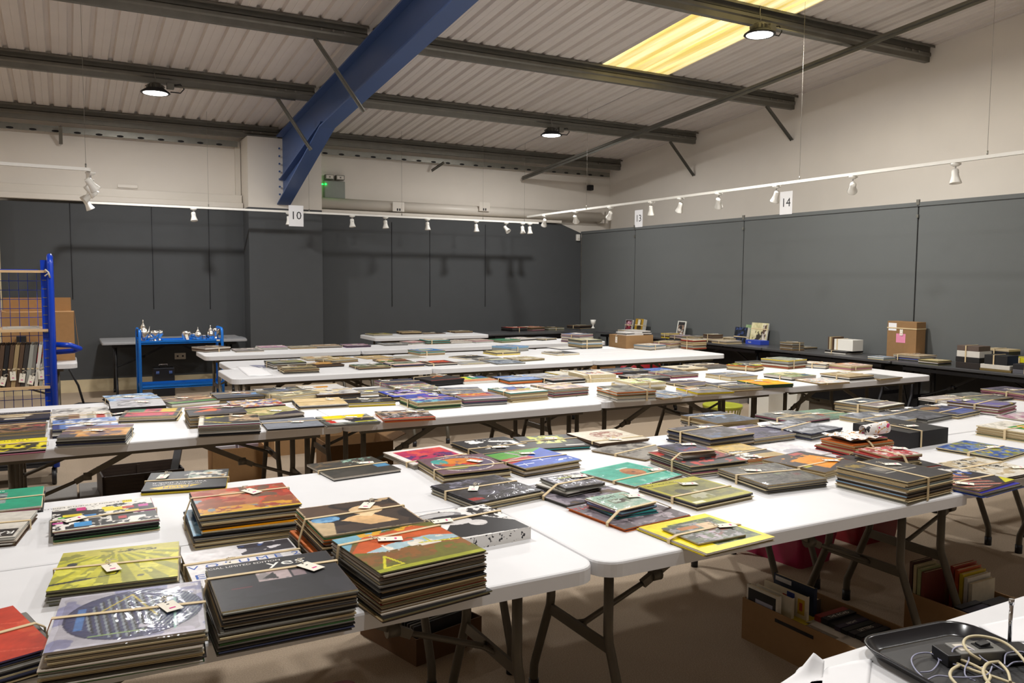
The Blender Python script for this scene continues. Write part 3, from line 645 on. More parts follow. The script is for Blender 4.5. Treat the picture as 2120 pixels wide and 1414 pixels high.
def table(L=1.83, D=.76, top=M_TABLE, leg=M_LEG, th=.048, r=.075, skirt=False):
    o = thing('folding_table', '', 'table', (0, 0, 0)); bm = NB(); slab(bm, L, D, r, .74-th, .74, .008); obj('tabletop', bm, top, o)
    bm = NB()
    for s in (-1, 1): bar(bm, (-L/2+.12, s*.27, .675), (L/2-.12, s*.27, .675), .022, .035)
    obj('frame_rail', bm, leg, o)
    for e in (-1, 1):
        x = e*(L/2-.17)
        for s in (-1, 1):
            pts = [(x, s*.18, .69), (x, s*.18, .42), (x, s*.185, .385), (x, s*.20, .35), (x, s*.285, .14), (x, s*.298, .105), (x, s*.30, .07), (x, s*.30, .02)]
            bm = NB(); tube(bm, pts, .0165, 10); lg = obj('leg', bm, leg, o)
            bm = NB(); tube(bm, [(x, s*.30, .05), (x, s*.30, 0)], .0195, 10); obj('foot_cap', bm, M_BLACK, lg)
        bm = NB(); bar(bm, (x, -.2, .37), (x, .2, .37), .012, .04); bar(bm, (x, -.27, .675), (x, .27, .675), .03, .03); obj('cross_bar', bm, leg, o)
        bm = NB(); m_ = (x-e*.34, 0, .50); tube(bm, [(x, -.04, .37), (x-e*.03, 0, .38), m_], .009, 8); tube(bm, [(x, .04, .37), (x-e*.03, 0, .385), m_], .009, 8)
        bar(bm, (x-e*.28, 0, .475), (x-e*.66, 0, .67), .022, .028); lathe(bm, [(.022, -.02), (.022, .02)], 12, (0, 0, 0), 0, Matrix.Translation(m_) @ Matrix.Rotation(math.pi/2, 4, 'Y')); obj('brace', bm, leg, o)
    if skirt:
        bm = NB(); box(bm, -L/2+.06, D/2-.03, .12, L/2-.06, D/2-.015, .69); obj('modesty_panel', bm, M_BLK2, o)
    return o
tp = table(); nt_ = [0]
def place(x0, yc, label, proto=None, L=1.83, rz=0, grp='white folding tables'):
    o = tp if nt_[0] == 0 and proto is None else copy_tree(proto or tp)
    if proto is None: nt_[0] += 1
    o.location = (x0+L/2, yc, 0); o.rotation_euler = (0, 0, rz); o['label'] = label; o['group'] = grp; return o
nm = ['left', 'middle', 'right']
L1 = ['white folding table at front left under the nearest record bundles', 'white folding table at front centre with the bright yellow cover at its edge', 'white folding table at front right carrying the black box set']
L2 = ['white folding table behind the front left one, mostly bare top', 'white folding table behind the front centre one, under teal and blue covers', 'white folding table behind the front right one, under wrapped records']
for i, x in enumerate((-.465, 1.37, 3.205)): place(x, 2.31+(.05 if i == 2 else 0), L1[i]); place(x-.01, 3.075+(.06 if i == 2 else 0), L2[i])
place(5.04, 3.12, 'white folding table at the right end of the nearest table row')
L3 = ['white folding table, second row front, far left before the blue cart', 'white folding table, second row front, second from the left', 'white folding table, second row front, third from the left', 'white folding table, second row front, with the bare right end']
L4 = ['white folding table, second row rear, far left', 'white folding table, second row rear, second from the left', 'white folding table, second row rear, third from the left', 'white folding table, second row rear, right end']
for i in range(4): place(-.43+1.833*i, 4.92+(.06 if i > 1 else 0), L3[i]); place(-.43+1.833*i, 5.69+(.06 if i > 1 else 0), L4[i])
L5 = ['with paper sheets hanging over its left corner', 'below the red and black record bundle', 'with bare right corner beside the black tables']
for i in range(3): place(1.2+1.833*i, 7.4, 'white folding table of the third row, '+L5[i]); place(1.33+1.833*i, 8.17, 'white folding table of the third row, rear side, '+['left end', 'centre, under the blue bundle', 'right end, under the cardboard box'][i])
t4 = table(1.745); t4.location = (1.3+.8725, 9.56, 0); t4['label'] = 'white folding table of the fourth row, brown bundle on its left corner'; t4['group'] = 'white folding tables'
for i, lb in ((1, 'white folding table of the fourth row, centre'), (2, 'white folding table of the fourth row, right end')): place(1.3+1.75*i, 9.56, lb, t4, 1.745)
place(3.87, 11.45, 'small looking white folding table at the back against the dark wall')
tb = table(1.83, .62, M_BTOP, M_BLACK, .028, .02, True); tb.location = (5.72+.915, 11.45, 0); tb['label'] = 'black topped table at the back right of the small white table'; tb['group'] = 'black topped tables'
RWL = ['black topped table by the grey panels in the far corner', 'black topped table by the grey panels under the framed photo', 'black topped table by the grey panels under the white box', 'black topped table by the grey panels under the tall cardboard box', 'black topped table by the grey panels at the right edge']
for i in range(5): place(0, 0, RWL[i], tb, 0, -math.pi/2, 'black topped tables').location = (8.03, 11.15-.93-1.85*i+.05, 0)
tg = table(1.80, .94, M_GTOP, M_BLACK, .03, .03); P = at(213, 712, T); tg.location = (.40+.90, 12.07, 0); tg['label'] = 'grey topped folding table against the back wall behind the blue trolley'; tg['group'] = 'black topped tables'
place(-1.74, 9.33, 'white folding table at far left behind the blue shelf cart')
# ---------------------------------------------------------------- the record bundles
# front left table
B('fl', 'a310,1215', .075, [('b','b9b6c0'),('n',5,.55,'8f8fb0'),('e',.53,.5,.47,.46,'23264a'),('e',.53,.5,.455,.445,'343a66'),('s',8,.055,'15181f',.6,(.2,.08,.75,.9),1),('s',8,.055,'8d97a0',.28,(.2,.08,.75,.9),1),('s',-25,.03,'6f7f84',.4,(.6,.15,.98,.85),1),('r',.14,.3,.2,.7,'4a79b8'),('r',.79,.1,.81,.7,'9fc7c0'),('l',.3,.6,.5,.88,.008,'c9b640'),('l',.5,.88,.68,.4,.008,'c9b640'),('l',.25,.16,.6,.16,.006,'8fae6a'),('n',4,.62,'cfcad8',(.5,0,1,.35)),('r',.75,.9,.98,.97,'d0ccd4')], 'bundle topped by a round picture disc of lines in clear plastic, nearest the camera', 'a1440,1045', pal='CHGWDES', clear=True, bpos=.55, tagp=(.73,.6,.35), tiers=[(.045,.316,.314,-.008,0,.01,None),(.03,.31,.31,0,0,0,None)], edge='H')
B('fl', 'a335,765', .042, [('b','c5c02e'),('f',.45,.95,26,'9a9a34'),('n',6,.62,'d6d24a'),('r',0,.8,1,1,'c3bb52'),('n',8,.6,'8d8c3c',(.0,.72,.5,.95)),('e',.12,.62,.045,.05,'33343a'),('l',.0,.13,.3,.2,.02,'2c2d2c'),('l',.3,.2,.5,.24,.008,'4a4b42'),('l',.5,.24,.52,.36,.008,'3c3d36'),('e',.7,.14,.03,.03,'6c6b3c'),('l',.48,.86,.75,.9,.012,'55552c'),('n',12,.6,'4b4a30',(.46,.84,.8,.93))], 'bundle topped by a yellow cover of radiating green and yellow fields', 'a1310,650', pal='CCGVSW', bpos=.52, tagp=(.42,.5,.3))
B('br', 'a112,862', .045, [('b','c2402c'),('n',3,.6,'cd5236'),('s',60,.5,'d8604a',.02)], 'bundle with a plain red cover at the lower left corner of the picture', ang=17, pal='KPCBN', bpos=.5, tagp=(.2,.5,.2), tiers=[(.03,.310,.310,.02,-.02,-.03,None),(.015,.310,.310,0,0,0,None)])
B('br', 'a310,20', .024, [('b','1f9a77'),('r',.25,.3,.62,.82,'4c5a5c'),('n',9,.5,'8d9a98',(.25,.3,.62,.82)),('t','MARVIN',.3,.12,.04,'w',180),('t','RECORDING',.4,.92,.02,'w',180)], 'bundle with a sea green cover and white lettering at the left picture edge', 'a-700,120', pal='CKWM', bpos=.5, tagp=(.2,.6))
B('br', 'a265,190', .03, [('b','cfcac0'),('n',3,.6,'c4beb2'),('r',.2,.04,.97,.32,'2b2726'),('t','RADIO G',.66,.18,.045,'w',180),('t','THE SINGLES',.66,.1,.022,'w',180),('t','A SPECIALLY',.62,.29,.025,'k',180)], 'bundle with a pale grey cover and dark lettered label, left edge of the picture', 'a-800,270', pal='QWKCB', bpos=.55, tagp=(.1,.6))
B('fl', 'a370,345', .04, [('b','e8e4dc'),('c',9,7,['e8e4dc','1c1c1e','e8e4dc','2c2c30','',''],(0,.02,1,.8)),('n',14,.52,'1a1a1c',(0,.02,1,.86)),('r',.23,.72,.33,.86,'d01f7a'),('r',.48,.66,.6,.76,'e6d21c'),('r',.5,.56,.72,.7,'e6d21c'),('r',.68,.6,.8,.68,'c0242c'),('r',.1,.5,.28,.6,'e6d21c'),('r',.3,.42,.42,.52,'2b7fc0'),('r',.7,.46,.84,.52,'e6d21c'),('r',.2,.08,.36,.24,'2b8fd0'),('r',.05,.46,.12,.52,'4aa02c'),('r',.78,.38,1,.46,'c23f96'),('r',.85,.6,.95,.7,'c23f96'),('r',0,.26,.1,.33,'c23f96'),('r',.7,.86,.8,.97,'e6d21c'),('r',.62,.2,.7,.3,'b3242c'),('r',.08,.88,.6,.98,'ece8e0'),('t','ONCE UPON A TIME/THE SINGLES',.36,.93,.018,'k',180)], 'bundle with a black and white photo mosaic cover dotted with bright squares', 'a1120,250', pal='KMBEK', bpos=.4, tagp=(.1,.3,2.0))
B('bl', 'b40,60', .018, [('b','232427'),('n',5,.6,'34363c'),('n',9,.55,'8f9c90',(.5,.55,1,1)),('n',8,.6,'d4cfc4',(.45,.5,.98,.98)),('n',6,.64,'b08a50',(.62,.3,.95,.98)),('y',[(.08,.12),(.3,.22),(.68,.2),(.5,.06),(.2,.04)],'d8b62a'),('t','You didn\'t think it',.42,.36,.028,'w',180),('t','could happen again',.4,.26,.024,'w',180),('t','JASON',.4,.13,.034,'b',180)], 'black cover with white, blue and yellow lettering behind the orange bundle', 'b555,30', pal='KY', band='x', bpos=.5, tagp=(.2,.8), edge='K')
B('fl', 'b360,335', .105, [('b','b0684a'),('n',4,.5,'c8482a',(0,.2,1,.95)),('n',6,.58,'8fa6b4',(0,.45,.45,1)),('n',5,.55,'93502f'),('n',8,.62,'a33a26'),('e',.38,.72,.12,.12,'d2906a'),('n',7,.56,'6f5240',(.5,.5,1,1)),('n',9,.5,'d69a2c',(0,.02,1,.24)),('n',11,.6,'8a9098',(0,.02,.8,.22)),('r',0,.0,1,.05,'dab32a')], 'tall bundle topped by a busy orange and red street scene, orange card below', 'b978,262', pal='GCTGDK', bpos=.72, tagp=(.55,.8,.5), tiers=[(.045,.316,.316,-.02,-.01,.0,[('b','9cc0d6'),('n',5,.5,'5c88a8'),('r',.05,.5,.3,.8,'2c4a6c'),('r',.1,.1,1,.45,'e8990c')]),(.012,.310,.310,.005,-.02,-.03,[('b','e8960a')]),(.048,.312,.312,.0,0,0,None)])
B('fl', 'c290,740', .115, [('b','2c2422'),('n',4,.55,'43352c'),('n',3,.5,'5a4434',(0,.6,1,1)),('y',[(0,.0),(.12,0),(.2,.35),(.1,.5),(0,.52)],'cdb48c'),('e',.62,.66,.17,.16,'e0be90'),('y',[(.25,.42),(.5,.52),(.62,.5),(.8,.18),(.5,.16),(.35,.34)],'dcb27e'),('y',[(.45,.5),(.75,.62),(.6,.42)],'ecd2a4'),('e',.2,.5,.17,.12,'16161a'),('e',.16,.5,.14,.1,'5a92c4'),('n',7,.6,'7fb0d4',(.04,.42,.28,.58)),('n',5,.55,'bfa27a',(.7,.85,1,1)),('w',.02,'c0a888')], 'tall bundle topped by a dark cover of a pale shape and a blue disc', 'c965,640', pal='KTCBGEO', bpos=.6, tagp=(.73,.85,-.6), tiers=[(.05,.310,.310,-.02,.005,.02,None),(.065,.310,.310,0,0,0,None)])
B('fl', 'c665,985', .118, [('b','6d6a24'),('r',0,0,1,.07,'a3a62a'),('n',5,.5,'8c5b2a',(0,.2,1,.8)),('y',[(0,.55),(.25,.9),(.8,.98),(1,.8),(1,.5),(.6,.7),(.2,.45)],'cc5a22'),('y',[(.1,.5),(.4,.62),(.8,.66),(1,.55),(1,.45),(.6,.5),(.3,.42)],'a9c4cc'),('n',7,.55,'e8e2d4',(.3,.42,.9,.62)),('n',14,.5,'7a5c2c',(0,.15,.6,.45)),('l',.08,.08,.2,.34,.012,'d6cf2c'),('l',.2,.34,.26,.1,.012,'d6cf2c'),('l',.08,.08,.26,.1,.012,'d6cf2c'),('l',.62,.5,.97,.42,.012,'d6cf2c'),('l',.72,.62,.72,.5,.008,'d6cf2c'),('y',[(0,.6),(0,1),(.6,1),(.3,.93),(.1,.78)],'79aec2'),('n',11,.5,'e0a82a',(.2,.9,.8,1)),('r',.5,.6,.62,.66,'c7522c')], 'tallest front bundle, topped by an orange, yellow and sky blue painted cover', 'c1380,830', pal='CTGGDBKH', bpos=.82, tagp=(.32,.74,1.2), tiers=[(.012,.322,.322,-.008,-.012,.03,[('b','17171a')]),(.02,.310,.310,.0,0,0,None),(.005,.310,.310,0,-.004,0,[('b','a02020')]),(.081,.310,.310,0,0,0,None)], edge='V')
B('fr', 'c1668,672', .042, [('b','ece9e6'),('n',13,.62,'2a2628',(0,.7,1,1)),('y',[(.0,.06),(.99,.0),(.99,.3),(.75,.6),(.6,.72),(.5,.75),(.2,.35),(.1,.3)],'232124'),('e',.3,.82,.3,.14,'8c8a8c'),('e',.32,.85,.22,.08,'c4c2c2'),('e',.32,.72,.3,.08,'2a282a'),('e',.42,.56,.17,.12,'d8d4d2'),('n',6,.55,'6c686a',(.1,.3,.4,.62)),('e',.6,.42,.1,.1,'d4d0ce'),('n',18,.56,'2a2628',(.7,.4,1,.95))], 'deep white box set with a black and white portrait lid', 'c1020,790', pal='W', t=.042, bpos=.62, tagp=(.15,.62,1.4), edge='X', mv=True, cat='boxed record set', name='box_set')
B('fl', 'b490,1000', .10, [('b','242327'),('n',4,.6,'2b2a2f'),('w',.012,'4a3c36'),('r',.34,.48,.6,.68,'8d8585'),('n',6,.5,'b5a3a3',(.34,.48,.6,.68)),('y',[(.38,.54),(.48,.66),(.5,.5)],'2c2a2c'),('r',.12,.4,.28,.42,'6d2630'),('r',.62,.5,.72,.64,'8c7a7e'),('t','SPECIAL LIMITED EDITION',.26,.93,.0175,'w'),('t','yes',.62,.85,.058,'w',0,1.3)], 'bundle with black cover lettered SPECIAL LIMITED EDITION, at the front table edge', 'b1362,850', pal='CGSDKWNE', bpos=.7, tagp=(.72,.72,.5), tiers=[(.05,.312,.312,-.012,.0,.03,None),(.05,.310,.310,0,0,0,None)])
B('bl', 'b222,580', .04, [('b','e4e1e2'),('r',.5,.68,.99,.99,'2a2530'),('n',7,.55,'dcd8dc',(.5,.68,.99,.99)),('n',9,.6,'35508c',(.5,.7,.75,.95)),('n',5,.6,'5b4548',(.7,.2,1,.45)),('t','V O L U M E  2',.5,.52,.042,'b',0,1.15),('t','E V E R Y T I',.56,.27,.05,'b',0,1.25)], 'white cover with wide blue lettering behind the black SPECIAL LIMITED EDITION bundle', 'b910,480', pal='WCDG', bpos=.62, tagp=(.35,.5,.2))
# behind
B('fl', 'c358,355', .014, [('b','3c3a35'),('n',3,.55,'46423c'),('n',9,.52,'6f8f82',(.45,.6,.95,.98)),('n',12,.6,'9fb4a4',(.5,.62,.8,.9)),('r',.78,.3,.98,.48,'4d86ae'),('n',8,.6,'6b5a44',(0,.7,.5,1))], 'single thin bundle, dark misty landscape cover, alone on the bare tabletop', 'c820,290', pal='KCB', bpos=.5, tagp=(.62,.62,1.3))
# front centre table
B('bl', 'c690,185', .022, [('b','e4ded8'),('r',.1,.1,.92,.9,'b02c58'),('n',3,.5,'c43a4c',(.1,.1,.92,.9)),('n',6,.55,'5a2c66',(.1,.15,.92,.55)),('n',12,.58,'3a2452',(.2,.2,.85,.5)),('n',5,.6,'d0504a',(.1,.5,.92,.9))], 'white bordered cover with a crimson and purple picture', 'c1090,135', pal='CTH', bpos=.2, tagp=(.6,.1))
B('bl', 'c905,225', .042, [('b','6a4f58'),('n',20,.5,'715660'),('e',.5,.5,.44,.44,'e9dccf'),('e',.5,.5,.42,.42,'5c5068'),('n',5,.45,'c5592a',(.12,.35,.85,.85),1,1),('n',6,.55,'c43a24',(.3,.35,.8,.8),1,1),('n',4,.5,'4aa09a',(.1,.55,.35,.85),1,1),('n',5,.5,'8b8f3a',(.1,.2,.7,.4),1,1),('n',7,.5,'d9822c',(.2,.45,.75,.85),1,1),('n',5,.5,'4d9aa4',(.7,.55,.92,.8),1,1)], 'plum coloured cover with a white ringed round painting in orange and teal', 'c1370,180', pal='YCKTB', bpos=.28, tagp=(.62,.62,.6))
B('fl', 'd430,770', .034, [('b','2d2b2e'),('n',4,.6,'38363a'),('r',.02,.1,.2,.22,'b02a22'),('n',9,.6,'8d8a9a',(.55,.3,.85,.45)),('n',8,.62,'5a5866'),('e',.6,.38,.16,.08,'4b4852'),('n',10,.6,'9a98ac',(.1,.75,.6,.95))], 'black cover with a small red label in clear plastic, beside the bare table end', 'd985,660', pal='GSCDK', clear=True, bpos=.6, tagp=(.4,.62,-.7))
B('bl', 'd140,250', .03, [('b','252427'),('n',7,.56,'e9e6e2',(.2,.2,.75,.95)),('n',12,.55,'252427',(.2,.2,.75,.95)),('l',.6,.75,.9,.6,.05,'ece9e4'),('l',.9,.62,.85,.2,.05,'ece9e4'),('r',.55,.25,.65,.3,'ece9e4')], 'black cover with a splashed white drawing at the back edge of the table', 'd640,195', pal='KTCG', bpos=.35, tagp=(.35,.3,1.1))
B('br', 'd1110,200', .02, [('b','2a2829'),('n',4,.5,'b8bc4c',(.22,.35,.8,.98),.7),('n',7,.55,'d6d67c',(.3,.35,.75,.9),.7),('n',6,.55,'3c4430',(.2,.3,.85,1)),('r',.62,.1,.95,.18,'d8d4cc')], 'black cover with glowing yellow green faces', 'd640,225', pal='KQKB', bpos=.6, tagp=(.45,.7,1.3))
B('fl', 'd760,485', .042, [('b','1c49b0'),('y',[(0,1),(0,.5),(.45,.62),(1,.98),(1,1)],'4f9a2c'),('y',[(0,.6),(.5,.62),(.55,.5),(0,.3)],'b02c2c'),('l',.35,.95,.45,.6,.03,'a5a09c'),('l',.1,.52,.55,.66,.02,'a5a09c'),('r',.0,.18,.3,.2,'dfe3ee'),('r',.35,.3,.7,.32,'dfe3ee'),('l',.12,.1,.16,.24,.008,'dfe3ee'),('l',.5,.25,.54,.4,.008,'dfe3ee'),('r',.55,.02,.98,.1,'3a6cc8'),('n',14,.5,'dfe3ee',(.6,.12,.95,.2))], 'thick bundle with a glossy royal blue and green cover', 'd1270,405', pal='KTBKT', bpos=.4, tagp=(.45,.75,1.2))
B('fl', 'd1105,745', .05, [('b','3b3a40'),('n',6,.5,'5c5a64'),('n',9,.58,'b4b2bc'),('t','KILLERS',.5,.85,.035,'w'),('r',.3,.72,.7,.78,'b9c230')], 'loose pile of small sleeves in crinkled plastic on a flat LP', 'd1640,640', pal='KGDS', clear=True, bpos=.5, tagp=(.6,.7,1.2), tiers=[(.014,.312,.312,0,0,0,[('b','55515a'),('n',5,.52,'77707a'),('n',8,.56,'9b929c'),('n',6,.6,'6a5a48',(0,0,1,.3)),('t','THRILLER',.22,.9,.04,'w')]),(.018,.185,.185,-.01,.03,.08,None),(.018,.185,.185,.005,.02,-.1,None)])
B('fl', 'e570,705', .012, [('b','56bba4'),('n',4,.6,'62c4ae'),('e',.6,.55,.17,.2,'c98a5a'),('n',6,.5,'b5724a',(.45,.37,.77,.73),1,1),('e',.6,.54,.03,.03,'5a3a2c'),('n',8,.6,'9bd8c8',(.3,0,1,.35)),('r',.5,.76,.72,.79,'d8efe6')], 'turquoise cover with a small tan face in clear plastic', 'e1000,600', pal='KD', clear=True, bpos=.33, tagp=(.8,.42,1.3))
B('fl', 'e1110,865', .026, [('b','a9a32c'),('r',.06,.1,.96,.82,'7d7a3c'),('n',9,.5,'69683c',(.06,.1,.96,.82)),('s',20,.04,'8f8c3c',.4,(.06,.1,.5,.5)),('e',.3,.5,.1,.12,'4c4b38'),('n',6,.56,'a6a488',(.06,.15,.5,.5)),('r',0,.84,1,.98,'b5ae2c'),('r',.02,.02,.2,.1,'d8d4b8'),('t','TALK TALK TALK',.3,.91,.022,'k')], 'olive yellow cover with a grainy photo, at the centre of the table', 'e1635,755', pal='RWKNDG', bpos=.38, tagp=(.5,.75,1.2))
B('fl', 'e510,1010', .045, [('b','a3c4b2'),('r',.25,.35,.85,.65,'8c9a86'),('r',.35,.4,.65,.6,'4f4844'),('n',8,.6,'c5d6c8'),('t','LIGHT',.4,.8,.03,'k')], 'pile of small booklets, pale green on top, on a plastic wrapped LP', 'e1000,905', pal='WLOPQ', bpos=.3, tagp=(.75,.6,1.3), tiers=[(.012,.312,.312,0,0,0,[('b','5c545a'),('n',6,.5,'7a7078'),('n',10,.6,'a89ca4'),('t','THE',.14,.85,.05,'r')]),(.011,.18,.18,-.01,.02,-.1,None),(.011,.18,.18,-.005,.025,.06,None),(.011,.18,.18,-.01,.03,-.03,None)], clear=True)
B('fl', 'e1160,1260', .022, [('b','3f4038'),('n',6,.5,'5f6a4c'),('n',9,.56,'8d8a8c'),('r',.2,.7,.6,.86,'b06a2a'),('n',7,.5,'6f3c34',(.6,.2,1,.6)),('n',10,.56,'b0a0ac',(.2,.1,.7,.45)),('r',.65,.62,.95,.9,'d6b48c')], 'bright yellow cover with a green photo and small sleeve, at the table edge', 'e1760,1120', pal='HWY', bpos=.5, tagp=(.85,.55,1.25), tiers=[(.007,.312,.312,0,0,0,[('b','e8d400')]),(.007,.310,.310,0,0,0,[('b','ead600'),('r',.28,.12,.94,.88,'4a5634'),('n',16,.5,'6f7d48',(.28,.12,.94,.88)),('n',10,.58,'353f28',(.28,.12,.94,.88))]),(.008,.2,.18,-.02,-.01,-.05,None)])
B('fl', 'e245,335', .014, [('b','d8cfbd'),('n',3,.6,'dcd4c4'),('e',.55,.62,.3,.25,'cdbfae'),('n',16,.5,'9a6f62',(.25,.37,.85,.87),1,1),('e',.55,.62,.06,.05,'d8cfbd'),('y',[(.3,.1),(.6,.5),(.5,.2)],'c8b590')], 'cream cover with a faint brown round emblem, overlapping a grey photo cover', 'e705,285', pal='TB', bpos=.2, tagp=(.3,.2,1), t=.007, z0=T+.0135)
B('fl', 'e668,470', .012, [('b','8d8882'),('n',6,.5,'9d9890'),('n',9,.56,'5d5956',(0,.4,1,.9)),('r',.55,.05,.98,.25,'dcd8d0')], 'grey photo cover of several heads lying under the red bundle side', 'e300,350', pal='T', bpos=.5, tagp=(.9,.1), mv=False)
B('fl', 'e1110,462', .085, [('b','2a2a38'),('n',6,.55,'3a3c66'),('n',8,.58,'8c2430',(.2,0,1,.5)),('n',9,.62,'56506a')], 'mixed bundle, small dark singles on a red and black LP', 'e1560,415', pal='KWGNCQKM', bpos=.35, tagp=(.55,.8,1.2), tiers=[(.042,.312,.312,.01,0,0,None),(.014,.310,.310,0,.0,.02,[('b','2b2a2c'),('n',4,.5,'8c2420',(0,.3,1,1)),('n',9,.6,'b5302a')]),(.029,.185,.185,-.02,.05,.04,None)])
B('fl', 'e1215,135', .055, [('b','43474f'),('n',4,.52,'5a6478'),('n',8,.58,'7f8fa8',(.1,.35,.6,.85)),('n',10,.62,'2c3038'),('r',.45,.55,.7,.75,'8fa6c4')], 'bundle with a dark blue photo cover over yellow edged sleeves, at the table rear', 'e1555,100', pal='YCGKRT', bpos=.7, tagp=(.3,.7,1.4))
B('fl', 'e1310,305', .068, [('b','4a474a'),('n',5,.56,'5a575c'),('n',9,.62,'77737a'),('r',.55,.15,.7,.35,'35323a'),('n',6,.58,'5d6c88',(.1,.0,.6,.3))], 'bundle with a dark grey cover beside the lilac bundle', 'e1620,262', pal='GKSCDN', bpos=.7, tagp=(.5,.8,1.2))
B('fl', 'e1645,285', .036, [('b','565068'),('y',[(0,.2),(0,1),(.8,1),(.3,.4)],'8d83a8'),('y',[(0,.55),(.1,1),(.6,1),(.35,.7)],'c9c6d8'),('n',8,.6,'3d3a44',(.3,0,1,.4)),('l',.0,.35,.5,.72,.03,'c79a6c'),('e',.8,.3,.12,.08,'8c8ca0')], 'bundle with a lilac and violet photo cover', 'e2000,240', pal='GSDS', clear=True, bpos=.75, tagp=(.9,.75,1.2))
B('fl', 'k945,415', .042, [('b','83858c'),('n',5,.52,'9ea1aa'),('n',9,.58,'5c5f66'),('n',7,.6,'c0c2ca')], 'bundle in cloudy grey plastic behind the roll of magazines', 'k1290,345', pal='KGDNS', clear=True, bpos=.6, tagp=(.2,.9,1.3))
B('fl', 'k835,225', .026, [('b','7c7d7a'),('n',4,.52,'94948c'),('r',.35,.15,.7,.75,'b9a98a'),('n',9,.56,'606260'),('r',.0,.0,.6,.2,'5c5c5e')], 'flat grey and sand covered bundle at the rear edge beside the seascape stack', 'k1270,165', pal='GWKMS', clear=True, bpos=.45, tagp=(.3,.8,1.3))
B('fr', 'k1560,130', .008, [('b','73937a'),('n',5,.5,'86a48c'),('r',.2,.3,.45,.55,'b5605c'),('n',8,.58,'5f7d68')], 'dull green cover with a small red patch', pal='G', bpos=.5, tagp=(.2,.6,1.3), clear=True)
B('fl', 'f800,243', .055, [('b','dcd8c8'),('r',.08,.12,.95,.9,'4c5258'),('n',6,.5,'6f7880',(.08,.12,.95,.9)),('y',[(.08,.12),(.95,.12),(.95,.3),(.4,.5),(.08,.45)],'8a7f80'),('n',9,.58,'353b44',(.08,.5,.95,.9)),('r',.45,.2,.6,.28,'e4e2dc')], 'thick bundle with a white bordered seascape photo cover', 'f1055,203', pal='KTGDVK', bpos=.42, tagp=(.25,.62,1.3))
B('fl', 'i1210,545', .03, [('b','8d9199'),('n',5,.5,'a9adb6'),('n',9,.56,'6b6f78'),('r',.1,.1,.9,.3,'7a7e86')], 'bundle in smoky clear plastic behind the black box set', 'i1680,470', pal='CTS', clear=True, bpos=.5, tagp=(.5,.6,1.2), ang=3)
B('fl', 'j250,680', .028, [('b','48494e'),('n',5,.56,'55565c'),('n',8,.6,'6a6b72')], 'dark grey topped bundle touching the blue grey one', 'j800,575', pal='KSMGD', bpos=.7, tagp=(.3,.9,1.2))
B('fl', 'j815,615', .03, [('b','3c3d52'),('y',[(0,.6),(0,1),(1,1),(.6,.7)],'4a4b4e'),('e',.35,.72,.3,.14,'8c6a44'),('n',6,.5,'59608f',(.2,.0,1,.6)),('r',.3,.15,.98,.45,'4c5a94')], 'bundle with a dark cover of orange glow above deep blue', 'j1385,500', pal='CWKEW', bpos=.35, tagp=(.62,.85,1.0))
B('fl', 'j1660,465', .06, [('b','6a6b70'),('y',[(0,0),(0,1),(.5,1),(.8,0)],'6f66a0'),('o',.55,.5,.5,.6,'c9c04a',.1),('n',6,.56,'8fae5a',(.4,.5,.9,.9)),('n',5,.5,'7a7288',(.6,0,1,.5)),('r',.1,.7,.3,.9,'54504c')], 'thick bundle with a violet and lime cover at the right picture edge', 'j2330,290', pal='TGCMHB', bpos=.45, tagp=(.3,.8,1.4), ang=0)
B('br', 'j1740,85', .055, [('b','575260'),('n',5,.5,'6e6478'),('n',8,.58,'8c6a70',(.5,0,1,.6)),('n',9,.6,'3f3c48')], 'bundle with a mauve grey cover at the rear of the right hand table', pal='MGC', bpos=.4, tagp=(.3,.5,1.3), clear=True)
B('br', 'j680,140', .022, [('b','6b6d69'),('n',5,.52,'7f817c'),('n',9,.58,'565854')], 'grey green cover lying at the rear of the right hand table', pal='GK', bpos=.5, tagp=(.85,.3,1.3), clear=True)
B('bl', 'j0,240', .018, [('b','b5aca8'),('n',6,.52,'c9c1bb'),('n',9,.58,'948b88'),('r',.0,.5,.2,.6,'c8a84a')], 'pale grey photo cover beside the grey green one', pal='HW', bpos=.5, tagp=(.75,.8,1.2))
B('br', 'j2110,560', .012, [('b','c6aeb8'),('n',5,.5,'a8788e'),('n',8,.58,'d8ccc8')], 'thin pinkish cover under the edge of the violet and lime bundle', pal='H', band=None, tagp=(.8,.2,1.2))
B('bl', 'j1245,800', .055, [('b','e6e0d4'),('r',.28,.05,1,.62,'3a8c3c'),('y',[(.28,.2),(.6,.62),(1,.5),(1,.2)],'e0a81c'),('y',[(.28,.05),(.28,.35),(.55,.05)],'5a9ac4'),('n',5,.55,'d8642c',(.6,.1,1,.4)),('n',12,.55,'b9b4a8',(.05,.65,.9,.95))], 'thick bundle with a white cover and bright yellow, green and blue picture, right picture edge', pal='TBTVC', bpos=.5, band='x', tagp=(.75,.4,1.3), ang=4, t=.007)
B('fl', 'j1740,1400', .018, [('b','2f4c8c'),('n',5,.5,'3a5fa6'),('n',6,.55,'8d8f4a'),('n',9,.57,'b5a82c',(.2,.1,.9,.6)),('n',12,.6,'6f87b4')], 'blue and yellow painted cover alone on the right front table', 'j2300,1235', pal='KCT', bpos=.45, tagp=(.6,.5,1.1), ang=0)
